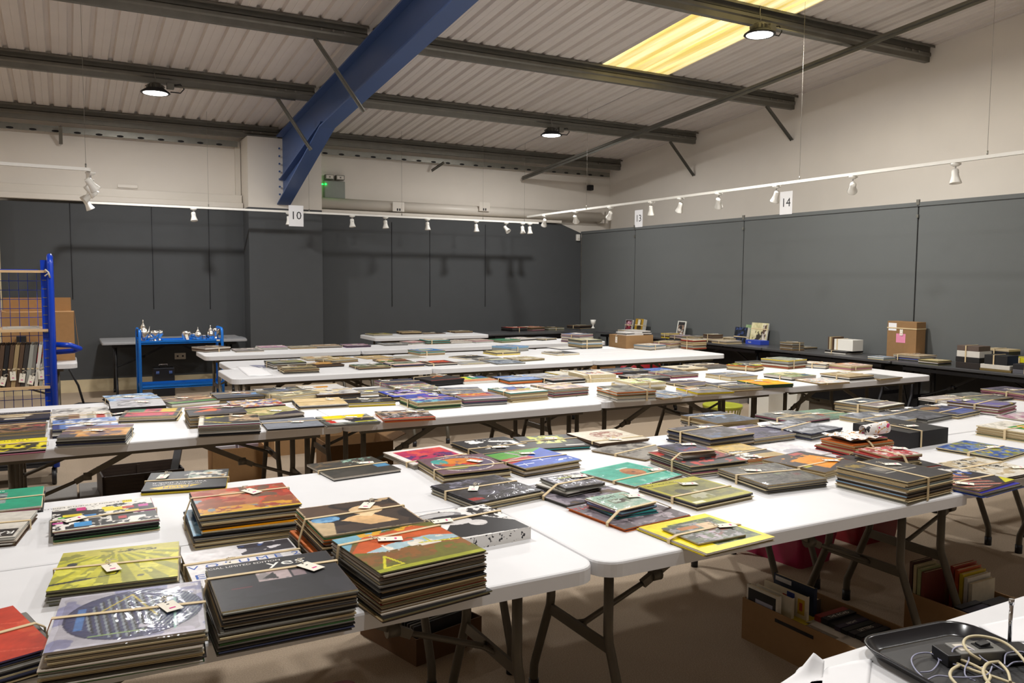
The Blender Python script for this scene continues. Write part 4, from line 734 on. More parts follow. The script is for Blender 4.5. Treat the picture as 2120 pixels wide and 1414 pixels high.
# black box set and wrapped magazines
B('fl', 'i1720,745', .085, [('b','242426'),('n',5,.6,'29292c'),('n',18,.56,'5a4d34',(.15,.45,.55,.75))], 'deep black box set tied with a band', 'i2345,655', pal='K', t=.085, bpos=.3, band='y', tagp=(.4,.35,1.2), edge='K', s=.33, sy=.33, cat='boxed record set', name='box_set')
B('bl', 'i335,800', .075, [('b','e6e2e0'),('n',5,.52,'b98a4c'),('n',7,.55,'2a282a'),('n',6,.56,'c43a6a'),('n',9,.6,'f0ecea')], 'bundle of magazines topped by a rolled colourful paper', pal='TOKGCR', bpos=.4, band='y', tagp=(.5,.5,1.0), sy=.24, ang=-3, tiers=[(.028,.315,.24,0,0,0,None),(.032,.29,.2,.01,.01,.05,None),(.015,.22,.15,.02,.01,-.1,None)])
B('fl', 'i1420,1140', .075, [('b','c8484c'),('n',9,.5,'d8d0c8'),('n',6,.55,'a83038'),('n',10,.58,'8c2c30')], 'pile of red printed singles on a black LP', 'i2010,1080', pal='CRTKM', bpos=.4, band='y', tagp=(.75,.7,1.1), tiers=[(.025,.310,.310,.02,.03,0,[('b','2b2a2b'),('n',6,.6,'343338')]),(.012,.2,.19,-.01,.0,.1,None),(.012,.195,.19,.0,.01,-.08,None),(.012,.2,.19,-.01,.01,.05,None),(.014,.19,.185,.0,.0,-.04,None)])
B('fl', 'k1110,945', .035, [('b','403838'),('y',[(.3,.1),(.95,.3),(.85,.75),(.25,.7)],'e8900c'),('n',14,.55,'d88a1c',(.05,.62,.8,.85)),('r',.05,.3,.2,.42,'b5b02c'),('r',.6,.85,.85,.97,'b0504a')], 'bundle with a dark brown cover and a loose bright orange card on it', 'k1560,830', pal='CTCHC', bpos=.35, tagp=(.62,.4,.9))
B('fr', 'k680,690', .03, [('b','b59a62'),('r',.3,.25,1,.55,'2c2a2a'),('n',12,.5,'c9a95c',(.0,.5,1,.95)),('r',.0,.0,.55,.5,'e6e0d8'),('n',16,.55,'3a3634',(.0,.0,.55,.5))], 'bundle with a sand and black poster like cover behind the orange card', pal='ORCT', bpos=.4, tagp=(.3,.2,.9), edge='O')
B('fr', 'k1190,700', .005, [('b','e2dfe0'),('n',5,.55,'d2cfd4'),('e',.6,.4,.2,.15,'b7b4bc')], 'flat white cover left of the red printed singles', pal='W', band=None, tagp=(.1,.1,1), ang=2)
B('fl', 'k345,1165', .038, [('b','423f3b'),('n',4,.52,'55524a'),('n',8,.58,'6f6c62'),('n',6,.6,'7a8458',(.2,.35,.7,.6)),('n',12,.62,'b4b2b0',(.3,.6,.9,.85)),('r',.75,.3,.85,.4,'6a3030')], 'bundle with a murky dark cover in crinkled plastic beside the bare table end', 'k1180,1065', pal='CTKGD', clear=True, bpos=.55, tagp=(.25,.75,1.0))
B('fl', 'f1140,890', .088, [('b','302f33'),('n',5,.6,'38373b'),('r',.18,.4,.86,.9,'3c3b3e'),('l',.2,.42,.86,.42,.008,'c9c3b4'),('l',.2,.42,.2,.8,.006,'8f8b84'),('r',.25,.48,.7,.7,'8c877f'),('n',7,.52,'6b6660',(.25,.48,.8,.75)),('n',20,.5,'8a7434',(.05,.78,.5,.97)),('w',.015,'9a8458')], 'tall bundle on the table corner, black cover with gold lettering and a grey photo', 'f1550,800', pal='KCTGCBKL', bpos=.45, band='y', tagp=(.6,.72,1.0))
B('fl', 'f1760,955', .03, [('b','2d2b32'),('s',60,.14,'9c4a42',.5,(0,0,.65,.6)),('s',60,.14,'c9a08c',.2,(0,0,.65,.6)),('n',9,.52,'d09a5c',(.3,.55,.75,.85)),('n',8,.56,'d8d4ce',(.65,.6,1,.95)),('y',[(.72,.0),(1,.0),(1,.22)],'c9c42c'),('n',9,.5,'c05058',(0,.7,.3,1)),('n',9,.56,'32529c',(.5,.5,.9,.8))], 'bundle of colourful comic like covers overhanging the table edge', 'f2080,870', pal='UWCTN', bpos=.4, tagp=(.1,.35,.5), tiers=[(.007,.312,.312,.0,-.012,0,[('b','18181a')]),(.01,.310,.310,0,0,0,[('b','2c2c9c'),('r',0,.4,.4,1,'a87a2c')]),(.01,.31,.3,.0,.015,.03,None)])
B('br', 'f1680,680', .02, [('b','d8d2c4'),('n',16,.52,'2c2a2a',(.05,.4,.75,.98)),('n',9,.57,'b9a888')], 'bundle with a black and cream lettered cover behind the comic like covers', pal='KCW', bpos=.6, band='x', tagp=(.7,.3,1.2))
# second row of tables
B('fr', 'l812,268', .016, [('b','26232c'),('e',.42,.5,.28,.22,'b5a488'),('n',6,.55,'d0c4ae',(.2,.35,.65,.7)),('r',.25,.08,.6,.2,'cfc9bd'),('t','ENTERTAINMENT FROM THE',.45,.88,.02,'w')], 'dark cover with white lettering and a beige car, far left second row', pal='KN', band='x', bpos=.6, tagp=(.1,.5))
B('fr', 'l735,465', .048, [('b','5a4138'),('n',4,.5,'8c6a4c'),('n',6,.55,'b58a5c',(0,.4,1,1)),('n',7,.56,'a04038',(.5,.2,1,.6)),('n',8,.58,'2c2622'),('r',.0,.9,1,1,'22253a')], 'bundle with a brown portrait photo cover, left of the second row', pal='VGKLTK', bpos=.7, tagp=(.2,.6,.4))
B('fr', 'l750,775', .02, [('b','e0cf18'),('n',7,.54,'2b2817',(0,0,1,.6)),('n',3,.5,'a07c5c',(0,.55,1,.8),1),('n',10,.55,'2b2817',(.3,.05,.9,.55)),('t','L E F T  H O M E',.4,.9,.03,'k')], 'bundle with a yellow and black printed cover at the table edge, far left', pal='KMW', bpos=.6, tagp=(.15,.4,1.2))
B('br', 'l1755,92', .012, [('b','c4c2bc'),('n',8,.56,'6f6c6a'),('n',5,.55,'d8d5cf')], 'pale grey cover with a pencil like drawing behind the newspaper cover', pal='W', bpos=.5, tagp=(.9,.1), band=None)
B('fr', 'l1880,268', .03, [('b','dcd5ca'),('n',16,.55,'cfc6b8'),('r',.08,.1,.28,.75,'7a746c'),('r',.3,.25,.46,.8,'7c5a42'),('r',.58,.1,.72,.8,'a8a496'),('r',.73,.1,.9,.6,'b5433c'),('r',.91,.2,.98,.8,'8f8c88'),('n',9,.55,'3c3836',(.05,.0,.3,.6))], 'bundle with a newspaper style cover of small photos', pal='WHG', bpos=.6, tagp=(.72,.7,.9))
B('fl', 'l855,470', .048, [('b','5a76b0'),('n',4,.52,'7f98c8'),('n',3,.52,'e4e6ea',(.2,.2,1,.9),2),('n',7,.56,'2a3a5c',(.1,.5,.6,.95)),('n',7,.55,'7a4a44',(.5,.1,.9,.35)),('r',0,0,.1,.5,'2c3a78')], 'bundle with a blue and white seascape cover behind the purple yellow one', 'l1915,392', pal='KCWNG', bpos=.45, tagp=(.45,.3,1))
B('fl', 'l915,600', .055, [('b','6d5a60'),('n',4,.5,'c98f4a',(.2,.0,1,.6)),('n',5,.52,'d8aa6c',(.1,.2,1,.75),2),('n',6,.55,'8a6a80',(0,.7,1,1)),('r',0,0,.25,.3,'4c4a50'),('r',.3,.5,.5,.62,'ece6da')], 'bundle with an amber and mauve photo cover left of the bare gap', 'l2050,545', pal='KGSNWK', bpos=.6, tagp=(.4,.5,1.2))
B('bl', 'm90,145', .035, [('b','6d94c4'),('n',4,.5,'a9c4e2'),('n',7,.55,'d8d4c0',(.1,.4,.7,.8)),('n',9,.58,'4c6a8c'),('r',.15,.05,.7,.3,'b4b0c4')], 'bundle with a bright blue beach cover at the back of the second row', 'm755,100', pal='GKC', bpos=.5, tagp=(.35,.5,1))
B('fl', 'm160,355', .05, [('b','b9b8bc'),('n',7,.52,'77757a',(.15,.3,.75,.95)),('n',10,.55,'e2e0e2',(.2,.45,.65,.8)),('n',9,.56,'57555a',(.35,.1,.7,.35))], 'black box set with a silver grey lid showing instruments', 'm890,310', pal='K', t=.05, band=None, tagp=(.5,.6,1.2), edge='K', cat='boxed record set', name='box_set')
B('fl', 'm228,480', .035, [('b','2e2c30'),('c',3,2,['d2ac20','c23c54','3a7c58','c23c70'],(.08,.1,.92,.95)),('n',8,.54,'4c3428',(.12,.15,.3,.5)),('n',8,.54,'4c3428',(.4,.55,.62,.9)),('n',8,.54,'4c3428',(.68,.15,.88,.5)),('n',8,.54,'4c3428',(.12,.6,.32,.9))], 'bundle with a cover of green, yellow and pink portrait squares', 'm1005,450', pal='KCHC', bpos=.5, tagp=(.02,.5))
B('fl', 'm918,300', .03, [('b','4c3528'),('n',4,.52,'8c5c34',(.2,.4,1,1)),('n',3,.5,'c9a070',(.4,.35,1,.7),2),('r',.02,.06,1,.2,'3f8c2c'),('r',0,0,1,.06,'1c1c1c'),('n',9,.56,'7c9a4c',(0,.08,.5,.3))], 'bundle with a brown cover and a vivid green strip', 'm1595,238', pal='CKWC', bpos=.75, tagp=(.35,.75,1))
B('fr', 'n325,338', .04, [('b','50525a'),('r',0,.0,1,.4,'4a4a50'),('y',[(.35,.4),(1,.7),(1,.3)],'6f92bc'),('n',6,.55,'8c6a58',(.3,.4,.8,.9)),('n',9,.56,'d4cfc6',(.3,.6,.7,1))], 'bundle with a dusky cover and a strip of blue sky', pal='KTGK', bpos=.7, tagp=(.4,.7,1))
B('fl', 'm1190,455', .075, [('b','2c2a30'),('y',[(.1,.35),(.5,.75),(.55,.4)],'d8642c'),('n',4,.52,'c8506a',(.1,.3,.6,.9)),('n',5,.56,'4a4650',(.5,.0,1,.6)),('r',0,.9,1,1,'8c3a3c')], 'thick bundle with a black cover lit by an orange and pink burst', 'm1930,408', pal='KGCKTD', bpos=.7, tagp=(.65,.75,1))
B('fl', 'm1282,580', .066, [('b','2b2929'),('r',0,0,.08,1,'d8d2c4'),('n',5,.52,'a58a6c',(.5,.3,1,1)),('n',9,.5,'d3cf2c',(.1,.72,.4,.95)),('l',.1,.4,.5,.15,.02,'c9b52c'),('n',6,.56,'d4c0a0',(.6,.5,.9,.95)),('r',0,0,1,.06,'b9c4c4')], 'thick bundle with a black cover and yellow lettering at the table edge', 'm2070,540', pal='SKCGWRM', bpos=.85, tagp=(.55,.85,.9))
B('fr', 'n505,478', .04, [('b','8a7a84'),('n',9,.5,'3f62a8',(.0,.3,1,1)),('n',10,.54,'b03c44',(.2,.0,1,.5)),('n',12,.58,'d8a040'),('n',9,.6,'d8d2ca')], 'bundle with a crowded red and blue group picture cover', pal='WCK', bpos=.7, tagp=(.4,.8,1))
B('fl', 'n15,662', .035, [('b','8f8c56'),('n',3,.5,'b5ad7c'),('y',[(.1,.5),(.5,.75),(.4,.3)],'dcc894'),('y',[(.35,.05),(.65,.3),(1,.35),(1,.0),(.4,0)],'35303c'),('r',.0,.0,.4,.08,'4a3a4c')], 'bundle with an olive and cream cover crossed by a dark wave', 'n790,588', pal='KWH', bpos=.6, tagp=(.5,.5,.9))
B('fl', 'n245,840', .016, [('b','777b84'),('n',3,.6,'7f838c'),('r',.3,.9,.6,.96,'9c9fa6')], 'thin bundle with a plain slate blue grey cover at the table edge', 'n1050,785', pal='KD', bpos=.62, tagp=(.5,.55,1.2))
B('fl', 'n1140,800', .017, [('b','4a4c48'),('n',8,.55,'8f9088'),('y',[(.1,.55),(.12,.98),(.95,.98),(.8,.6)],'e6cf10'),('y',[(.12,.2),(.08,.5),(.2,.5),(.25,.2)],'c02820'),('y',[(.24,.22),(.2,.52),(.42,.52),(.5,.22)],'ece9e6'),('y',[(.5,.25),(.42,.6),(.9,.6),(.96,.28)],'26262c'),('r',.55,.18,.98,.24,'c9c41c'),('n',9,.54,'b08c90',(.5,.4,.8,.58))], 'thin bundle with a yellow, red, white and black block pattern cover', 'n1895,745', pal='KWG', bpos=.6, tagp=(.5,.7,1.2))
B('fl', 'o110,838', .02, [('b','96928f'),('c',8,6,['a9a4a4','7a7270','b5a090','5c5654','b8b4b8','8f6a5c'],(0,.1,1,1)),('n',14,.54,'3c3636',(0,.1,1,1)),('r',0,0,1,.1,'b24a34')], 'thin bundle with a grid of small faces over a brick red edge', 'o830,800', pal='OCR', bpos=.7, tagp=(.62,.8,.9))
B('fl', 'n245,262', .02, [('b','45484a'),('n',6,.56,'5c6066'),('r',.0,.7,.2,.95,'dedad4'),('n',9,.6,'2f3236')], 'dark bundle with pink edge at the back, under the grey flower photo bundle', pal='MK', bpos=.5, tagp=(.5,.8,1.2))
B('fl', 'n450,328', .05, [('b','8a8674'),('n',4,.5,'57585a',(0,.5,1,1)),('n',7,.55,'6f7a98',(.35,.5,.8,.95)),('n',5,.52,'d8cfa8',(0,0,.7,.4)),('r',.75,.3,.95,.5,'33322f')], 'bundle with a grey and straw flower photo cover', 'n1130,243', pal='SGTCV', bpos=.4, tagp=(.25,.3,1))
B('fr', 'n1530,165', .028, [('b','cfccc8'),('y',[(.35,.35),(.3,.6),(.7,.62),(.62,.35)],'c98a2c'),('r',.0,.0,1,.08,'3a3a38')], 'bundle with a white cover and an amber oblong at the back of the row', pal='KGW', bpos=.9, tagp=(.05,.4,1))
B('fl', 'n705,498', .03, [('b','d8be90'),('n',3,.6,'dec89c'),('s',88,.03,'d2b888',.3)], 'bundle with a plain sand coloured cover', 'n1385,462', pal='KNMG', bpos=.5, tagp=(.7,.75,.4))
B('fr', 'n1770,275', .035, [('b','c9c6c4'),('n',5,.54,'d8c9a4'),('y',[(.4,.2),(.6,.4),(.75,.1)],'5c5654'),('n',8,.6,'a9a5a4')], 'bundle with a pale cover and a bunched string knot on top', pal='GKB', bpos=.7, tagp=(.4,.8,.3))
B('fl', 'n1435,468', .024, [('b','252427'),('n',9,.56,'8c8c8c',(.3,.2,.8,.8)),('r',0,0,1,.04,'d0b82a'),('n',7,.6,'4a5a58',(.2,.7,.9,1))], 'thin bundle with a black cover and yellow edge', 'n2095,440', pal='YPW', bpos=.65, tagp=(.3,.6,1))
B('br', 'o345,345', .014, [('b','77777a'),('n',5,.54,'8f8f8c'),('e',.4,.5,.1,.12,'c9c43c')], 'thin grey cover with a yellow spot near the seam of the tables', pal='W', bpos=.5, tagp=(.2,.3))
B('br', 'o685,185', .034, [('b','434450'),('n',5,.54,'3a3c58'),('n',9,.6,'55565c')], 'bundle with a blue black cover in plastic at the back of the row', pal='GMS', bpos=.5, tagp=(.1,.8), clear=True)
B('fr', 'o1060,345', .03, [('b','9a9a80'),('n',12,.5,'b5b56a'),('n',14,.55,'a8748c'),('n',16,.57,'6f8aa0'),('n',12,.6,'dcd8cc')], 'bundle with a speckled garden flower cover', pal='SCG', bpos=.5, tagp=(.1,.5), clear=True)
B('fl', 'o590,592', .055, [('b','4a55a0'),('n',4,.5,'6fa9b8',(0,0,.8,.4)),('n',6,.54,'c98a8c',(.3,.3,.8,.8)),('n',7,.56,'7a4ca8',(.5,.4,1,1)),('r',.05,.4,.35,.6,'e2ded6'),('n',9,.6,'33356c')], 'bundle with a turquoise and purple photo cover over orange and yellow edges', 'o1190,548', pal='OYEYKC', bpos=.5, tagp=(.6,.85,1))
B('bl', 'o20,428', .034, [('b','3c4cb0'),('r',.12,.2,.95,.9,'c9c4cc'),('n',6,.5,'3a3848',(.15,.4,.95,.9)),('n',8,.56,'8a6ab8',(.3,.2,1,.8))], 'bundle with a blue bordered photo cover behind the turquoise and purple one', pal='YKC', bpos=.3, tagp=(.75,.9,1))
B('fl', 'o960,455', .034, [('b','86878c'),('n',6,.5,'9a9ba2'),('n',10,.58,'6c6d74')], 'bundle in dull grey plastic behind the orange and purple cover', 'o1570,440', pal='DKQS', clear=True, bpos=.5, tagp=(.05,.5))
B('fl', 'o1285,548', .048, [('b','7a7484'),('r',.08,.4,.85,.85,'8c3450'),('n',5,.5,'d8a42c',(.1,.5,.85,.85)),('n',6,.56,'b84a3c',(.1,.4,.8,.8)),('r',0,0,1,.1,'c9bfc4')], 'bundle with a mauve cover and a yellow and crimson picture', 'o1885,515', pal='GSMWGN', bpos=.5, tagp=(.2,.9))
B('fl', 'p265,525', .068, [('b','ded8ce'),('y',[(.1,.4),(.4,.8),(.8,.75),(.6,.3)],'a86a4c'),('n',5,.5,'4a62a0',(.3,.5,.9,.95)),('n',7,.55,'a5a03c',(.5,.3,.95,.6)),('n',9,.58,'3c5a44',(0,.7,.4,1))], 'thick bundle with a white bordered mountain picture and teal edges', 'p820,480', pal='QCBTHC', bpos=.25, tagp=(.6,.8,1), edge='Q')
B('fl', 'p900,470', .062, [('b','aaa09c'),('n',5,.52,'c4a8b0'),('n',6,.55,'d0b890'),('n',9,.58,'867c80')], 'thick bundle of worn pinkish grey magazines by the table seam', 'p1400,430', pal='HSKTCM', bpos=.7, tagp=(.4,.9,1), band='x')
B('fl', 'o1235,232', .05, [('b','232024'),('y',[(.3,.55),(.7,.85),(.75,.6)],'c8703c'),('n',9,.6,'2e2a2c'),('r',0,0,1,.06,'a8382c')], 'black bundle with an orange splash and glossy black box edge', 'o1745,190', pal='KKDKG', bpos=.85, tagp=(.75,.9,.5))
B('bl', 'o695,160', .022, [('b','c9805a'),('y',[(.3,.5),(.5,1),(1,1),(1,.5)],'1c9a7c'),('y',[(.2,.4),(.35,1),(.5,1),(.45,.4)],'c9cf3c'),('y',[(0,.3),(.1,1),(.3,1),(.3,.3)],'e0a080'),('r',.7,.6,1,1,'2c4c7c')], 'bundle with a rainbow striped cover beside the black orange one', pal='OWT', bpos=.3, tagp=(.6,.9))
B('fr', 'p640,318', .034, [('b','5672a4'),('n',5,.5,'6b88b8'),('n',3,.55,'86a0c8',(0,0,1,1),3)], 'bundle with a denim blue cover', pal='KOTG', bpos=.6, tagp=(.6,.85,1.2))
B('bl', 'p80,192', .026, [('b','bdb8a8'),('n',5,.55,'c9c4b4'),('n',9,.58,'3a3834',(.25,.6,.5,.95)),('r',.5,.4,.75,.5,'33322f')], 'bundle with a bone coloured cover and bright yellow spine', pal='YW', bpos=.5, tagp=(.55,.95), edge='Y', band='y')
B('fr', 'p1178,302', .036, [('b','85807c'),('n',6,.52,'9a9590'),('n',6,.56,'8c5c44',(0,0,1,.35)),('n',9,.6,'6a6664')], 'bundle with a rusty grey cover and brown spines', pal='BKTK', bpos=.4, tagp=(.3,.85,1))
B('fr', 'p828,305', .018, [('b','8d9096'),('n',8,.54,'9fa2a8')], 'thin bundle with an even grey cover under the bone coloured one', pal='WG', bpos=.3, tagp=(.7,.3,1))
B('fl', 'p1212,265', .06, [('b','dcd4c4'),('n',12,.55,'b56a4c',(.2,.3,.8,.8)),('n',12,.57,'4a6a9c',(.25,.3,.75,.8))], 'cream box with a rust red spine on a white box', 'p1585,250', pal='W', t=.03, bpos=.2, band='y', tagp=(.4,.7,1), tiers=[(.03,.310,.310,.02,-.02,0,[('b','dcdad6')]),(.03,.3,.3,0,0,0,None)], edge='C', cat='boxed record set', name='box_set')
B('br', 'p1430,102', .024, [('b','53565e'),('n',5,.54,'62656e'),('n',7,.58,'b9b08c',(.4,.1,1,.6))], 'bundle with a dark steel grey cover behind the cream box', pal='GK', clear=True, bpos=.4, tagp=(.7,.5,1))
B('fr', 'p1995,215', .022, [('b','767c8a'),('n',5,.52,'8990a0'),('n',9,.6,'5f6472')], 'bundle with a blue grey wrapped cover right of the cream box', pal='KRG', clear=True, bpos=.3, tagp=(.5,.8,1))
B('fl', 'q930,455', .066, [('b','d8d2ac'),('n',5,.54,'b5c878'),('y',[(.35,.3),(.45,.7),(.8,.6),(.7,.25)],'4c4c42'),('n',9,.58,'e2decb')], 'thick cream book with green marks on a black record with cyan lettering', 'q1380,432', pal='C', t=.02, bpos=.5, band='y', tagp=(.5,.4,1), tiers=[(.03,.310,.310,.02,.06,.0,[('b','131518'),('n',14,.52,'1f9ac8',(0,0,1,.1))]),(.036,.3,.26,0,0,0,None)])
B('fl', 'q720,570', .075, [('b','6a6862'),('n',5,.54,'807d74'),('n',9,.58,'524f4a'),('r',.1,.3,.25,.8,'8c8c80')], 'thick wedge shaped bundle on the front edge by the table seam', 'q1240,545', pal='CKVWOGK', bpos=.8, tagp=(.02,.4), band='y')
B('fr', 'q1470,355', .036, [('b','6c6b6c'),('n',5,.52,'a8a6a6'),('n',8,.58,'3c3b40'),('n',6,.6,'c4bfbc',(.0,.4,.6,1))], 'bundle of grey sleeves with black plastic edges', pal='KDKB', bpos=.5, tagp=(.5,.7,1.2), clear=True)
B('fr', 'q1885,232', .024, [('b','d2c9b4'),('y',[(.25,.5),(.5,.85),(.75,.55),(.5,.3)],'6c6a64'),('n',14,.5,'38373a',(.3,.4,.7,.75),1,1)], 'bundle with a cream cover and a small black drawing', pal='TB', bpos=.2, tagp=(.8,.8,1))
B('br', 'q1155,228', .014, [('b','4a66a4'),('n',5,.54,'5f7cb8')], 'thin royal blue cover behind the grey sleeves', pal='W', band=None, tagp=(.3,.1,1))
B('fr', 'q1885,300', .036, [('b','6d6d70'),('n',5,.54,'87878a'),('y',[(0,.4),(.1,1),(.8,1),(.3,.5)],'b5aa90'),('n',9,.6,'4a4a4e')], 'bundle with a dark grey and beige cover beside the grey sleeves', pal='KBMG', bpos=.6, tagp=(.5,.95,1), clear=True)
B('fl', 'q1730,488', .022, [('b','5c5660'),('n',5,.54,'6c6670'),('n',8,.58,'4a454e')], 'bundle with a dim purple grey cover', pal='KG', bpos=.5, tagp=(.5,.95,1))
B('fl', 'q1340,672', .014, [('b','7a828e'),('n',7,.52,'97a0ac'),('n',9,.57,'5c6c84'),('n',9,.6,'9a6a4c',(0,0,1,.2))], 'thin bundle with a pale blue icy cover at the table edge', 'q1740,632', pal='CE', bpos=.5, band='y', tagp=(.55,.4,1))
B('fl', 'q1870,590', .028, [('b','6f6c6a'),('n',6,.55,'8a8784'),('n',5,.54,'c99a6c',(0,.4,.5,1)),('r',.1,.5,.35,.7,'e8e2da')], 'bundle with an ash grey and peach cover, yellow edged, on the front edge', 'r650,640', pal='NYHC', bpos=.45, tagp=(.2,.7,1))
B('fl', 'r640,590', .032, [('b','56565c'),('n',5,.54,'6d6d74'),('r',.2,.5,.55,.75,'cfccc8'),('n',7,.58,'77805c',(.5,.1,1,.6))], 'bundle with a charcoal photo cover in plastic by the orange one', 'r1090,565', pal='KCDT', bpos=.4, tagp=(.45,.65,1), clear=True)
B('fl', 'r1110,545', .034, [('b','e8a800'),('n',4,.54,'e2702c',(0,.2,.55,1)),('n',3,.6,'f0b818')], 'bundle with a glowing orange yellow cover', 'r1560,522', pal='KGEK', bpos=.6, tagp=(.35,.75,1.2))
B('fl', 'r660,430', .036, [('b','8a8680'),('n',5,.52,'a09b92'),('n',8,.57,'6a7488'),('r',.5,.6,.85,.8,'d8d4cc')], 'bundle with a stone grey photo cover behind the orange one', 'r1070,402', pal='CSQTC', bpos=.45, tagp=(.5,.7,1))
B('fl', 'r220,268', .028, [('b','4c443e'),('r',.1,.6,.55,.9,'b9b2a4'),('n',6,.55,'6a5a50'),('n',9,.6,'8c8478')], 'bundle with a dark wooden looking cover at the back of the row', 'r625,245', pal='TBG', bpos=.5, tagp=(.6,.6,1))
B('br', 'r660,135', .022, [('b','3f3e3c'),('n',6,.56,'4c4b48')], 'nearly black bundle behind the tilted yellow lettered books', pal='BK', bpos=.3, tagp=(.7,.5,1))
B('fl', 'r1000,275', .05, [('b','2a2a2a'),('n',14,.48,'d0cf1c',(0,.7,1,1)),('n',9,.52,'dcdad2',(.5,.3,1,.65)),('r',.55,.05,1,.3,'d0cf1c'),('n',9,.6,'3d3d3a')], 'bundle of books with black and yellow lettered cover', 'r1085,240', ang=0, pal='OTBC', bpos=.3, tagp=(.9,.3,1), s=.2, sy=.28, band='x')
B('fl', 'r1425,178', .085, [('b','8a9188'),('n',6,.54,'9ca39a'),('n',9,.6,'6f766c')], 'very thick bundle with yellow edged sleeves under a blue plastic bag', 'r1810,142', pal='BTCBRHT', bpos=.3, band='y', tagp=(.5,.1,1), edge='Y')
B('fl', 'r1560,430', .034, [('b','8f9a70'),('n',6,.5,'a9b08c'),('n',8,.56,'6f8458'),('r',.7,.1,.9,.3,'35507c'),('n',5,.58,'c9c49c',(0,.5,1,1))], 'bundle with a faded green map like cover', 'r1925,400', pal='KVE', bpos=.4, tagp=(.5,.7,1), t=.011)
B('fl', 's300,578', .014, [('b','e2ddd6'),('n',12,.6,'c9a090'),('n',12,.62,'9ab0c4')], 'thin bundle with a white cover dotted in faint colours, overhanging the edge', 's805,550', pal='TW', bpos=.2, band='y', tagp=(.1,.5,1))
B('fl', 's820,470', .04, [('b','b9a684'),('n',5,.52,'cfc08c',(0,.4,.7,1)),('n',6,.56,'9a8668'),('r',.35,.55,.75,.75,'e0dcc4')], 'bundle with a straw coloured cover over black and silver edges', 's1215,440', pal='KKWKT', bpos=.4, tagp=(.55,.75,1.2))
B('fl', 's800,300', .05, [('b','b59a90'),('n',5,.52,'c98a64',(0,.3,1,1)),('n',9,.58,'d8c8b8')], 'row of worn books with peach covers at the back right', 's1160,275', pal='CTHTM', bpos=.2, band='y', tagp=(.2,.5,1), t=.012, sy=.25)
B('fl', 's370,275', .045, [('b','cfc8b8'),('n',6,.54,'dcd6c8'),('n',8,.58,'c9966a')], 'stack of pale magazines behind the peach books', 's480,245', ang=0, pal='WHDM', bpos=.5, tagp=(.3,.6,1), s=.26)
B('fl', 's1245,510', .012, [('b','7c7a78'),('n',4,.56,'8f8d8a')], 'thin grey cover over an orange sleeve at the right table end', 's1670,470', pal='O', bpos=.5, band=None, tagp=(.1,.8,1))
# third row
B('fl', 't325,300', .058, [('b','87887a'),('n',4,.5,'6f7a80',(0,.3,1,1)),('n',5,.54,'8a8c48',(0,0,1,.5)),('r',.4,.7,.7,1,'4c5054')], 'thick bundle with a grey green landscape cover, back left of the third row', 't830,275', pal='VSGBK', bpos=.6, tagp=(.45,.8,1))
B('fl', 't480,392', .042, [('b','6d6248'),('n',5,.52,'9a8c5c',(.2,.3,1,1)),('n',7,.56,'3f3a2e'),('r',.1,.6,.35,.9,'d8cfb4')], 'bundle with a brown and straw cover in front of the grey green one', 't1000,370', pal='BKTGK', bpos=.5, tagp=(.3,.8,1))
B('fl', 't900,335', .022, [('b','38291f'),('y',[(.2,.3),(.25,.95),(.85,.95),(.7,.3)],'c9913c'),('n',6,.56,'a8742c',(.2,.3,.8,.95)),('r',.05,.55,.22,.9,'e2dcd0')], 'thin bundle with a dark cover and amber centre', 't1370,312', pal='KB', bpos=.6, tagp=(.1,.75,1.2))
B('fl', 't1150,247', .032, [('b','c4ae80'),('n',4,.55,'b59c6c'),('r',.1,.6,.3,.9,'cfc9bb'),('n',9,.6,'8a7a5c')], 'bundle with a honey coloured cover by the table seam', 't1560,215', pal='TBT', bpos=.5, tagp=(.4,.6,1))
B('fl', 't860,252', .018, [('b','c9bb98'),('n',5,.54,'b58a5c'),('r',.4,.5,.7,.9,'e4dfd2')], 'thin tan bundle between the grey green and honey coloured ones', pal='TV', bpos=.4, tagp=(.6,.6,1))
B('fl', 't1700,232', .008, [('b','c8b084'),('n',4,.55,'b89a64')], 'single tan cover lying flat by the table seam', 't2060,210', pal='T', band=None, tagp=(.2,.4,1))
B('fl', 't1580,362', .024, [('b','4c4a40'),('r',.1,.4,.5,.9,'a9aaa6'),('n',5,.54,'3f5a3a'),('r',.6,.1,.85,.4,'b9a88c'),('n',6,.56,'8c8a80',(.4,.5,.9,1))], 'bundle with a dim green and grey photo cover, pink tied', 't2050,340', pal='BTC', bpos=.3, tagp=(.6,.8,.4))
B('fr', 'u512,402', .016, [('b','4a3528'),('y',[(0,.4),(.1,.9),(.5,.9),(.5,.4)],'e0b478'),('r',.0,.1,.45,.4,'4c7a34'),('n',6,.55,'8c4a34',(.5,.2,1,.9))], 'thin bundle with a cream, green and russet photo cover', pal='BK', bpos=.6, tagp=(.05,.3,1))
B('fl', 'u260,470', .024, [('b','d8c4c0'),('r',.1,.3,.95,.95,'5c6658'),('n',6,.52,'8c9484',(.1,.3,.95,.95)),('r',0,0,1,.12,'d4a8a4')], 'bundle with a pink rimmed photo cover at the table edge', 'u715,448', pal='NWM', bpos=.3, tagp=(.05,.8,1))
B('fl', 'u760,450', .022, [('b','33241f'),('n',4,.48,'c8442c',(.1,.3,.9,1)),('n',7,.56,'e0623c',(.2,.4,.8,.9)),('n',6,.58,'6a2c20')], 'bundle with a fiery red and black cover at the table seam', 'u1170,430', pal='KCK', bpos=.2, band='y', tagp=(.1,.8,1))
B('fl', 'u1240,458', .005, [('b','9a9a9a'),('n',5,.54,'b0aea4'),('r',.3,.1,.9,.3,'c9bf94')], 'single grey cover lying flat at the edge right of the red one', 'u1620,440', pal='W', band=None, tagp=(.05,.8,1))
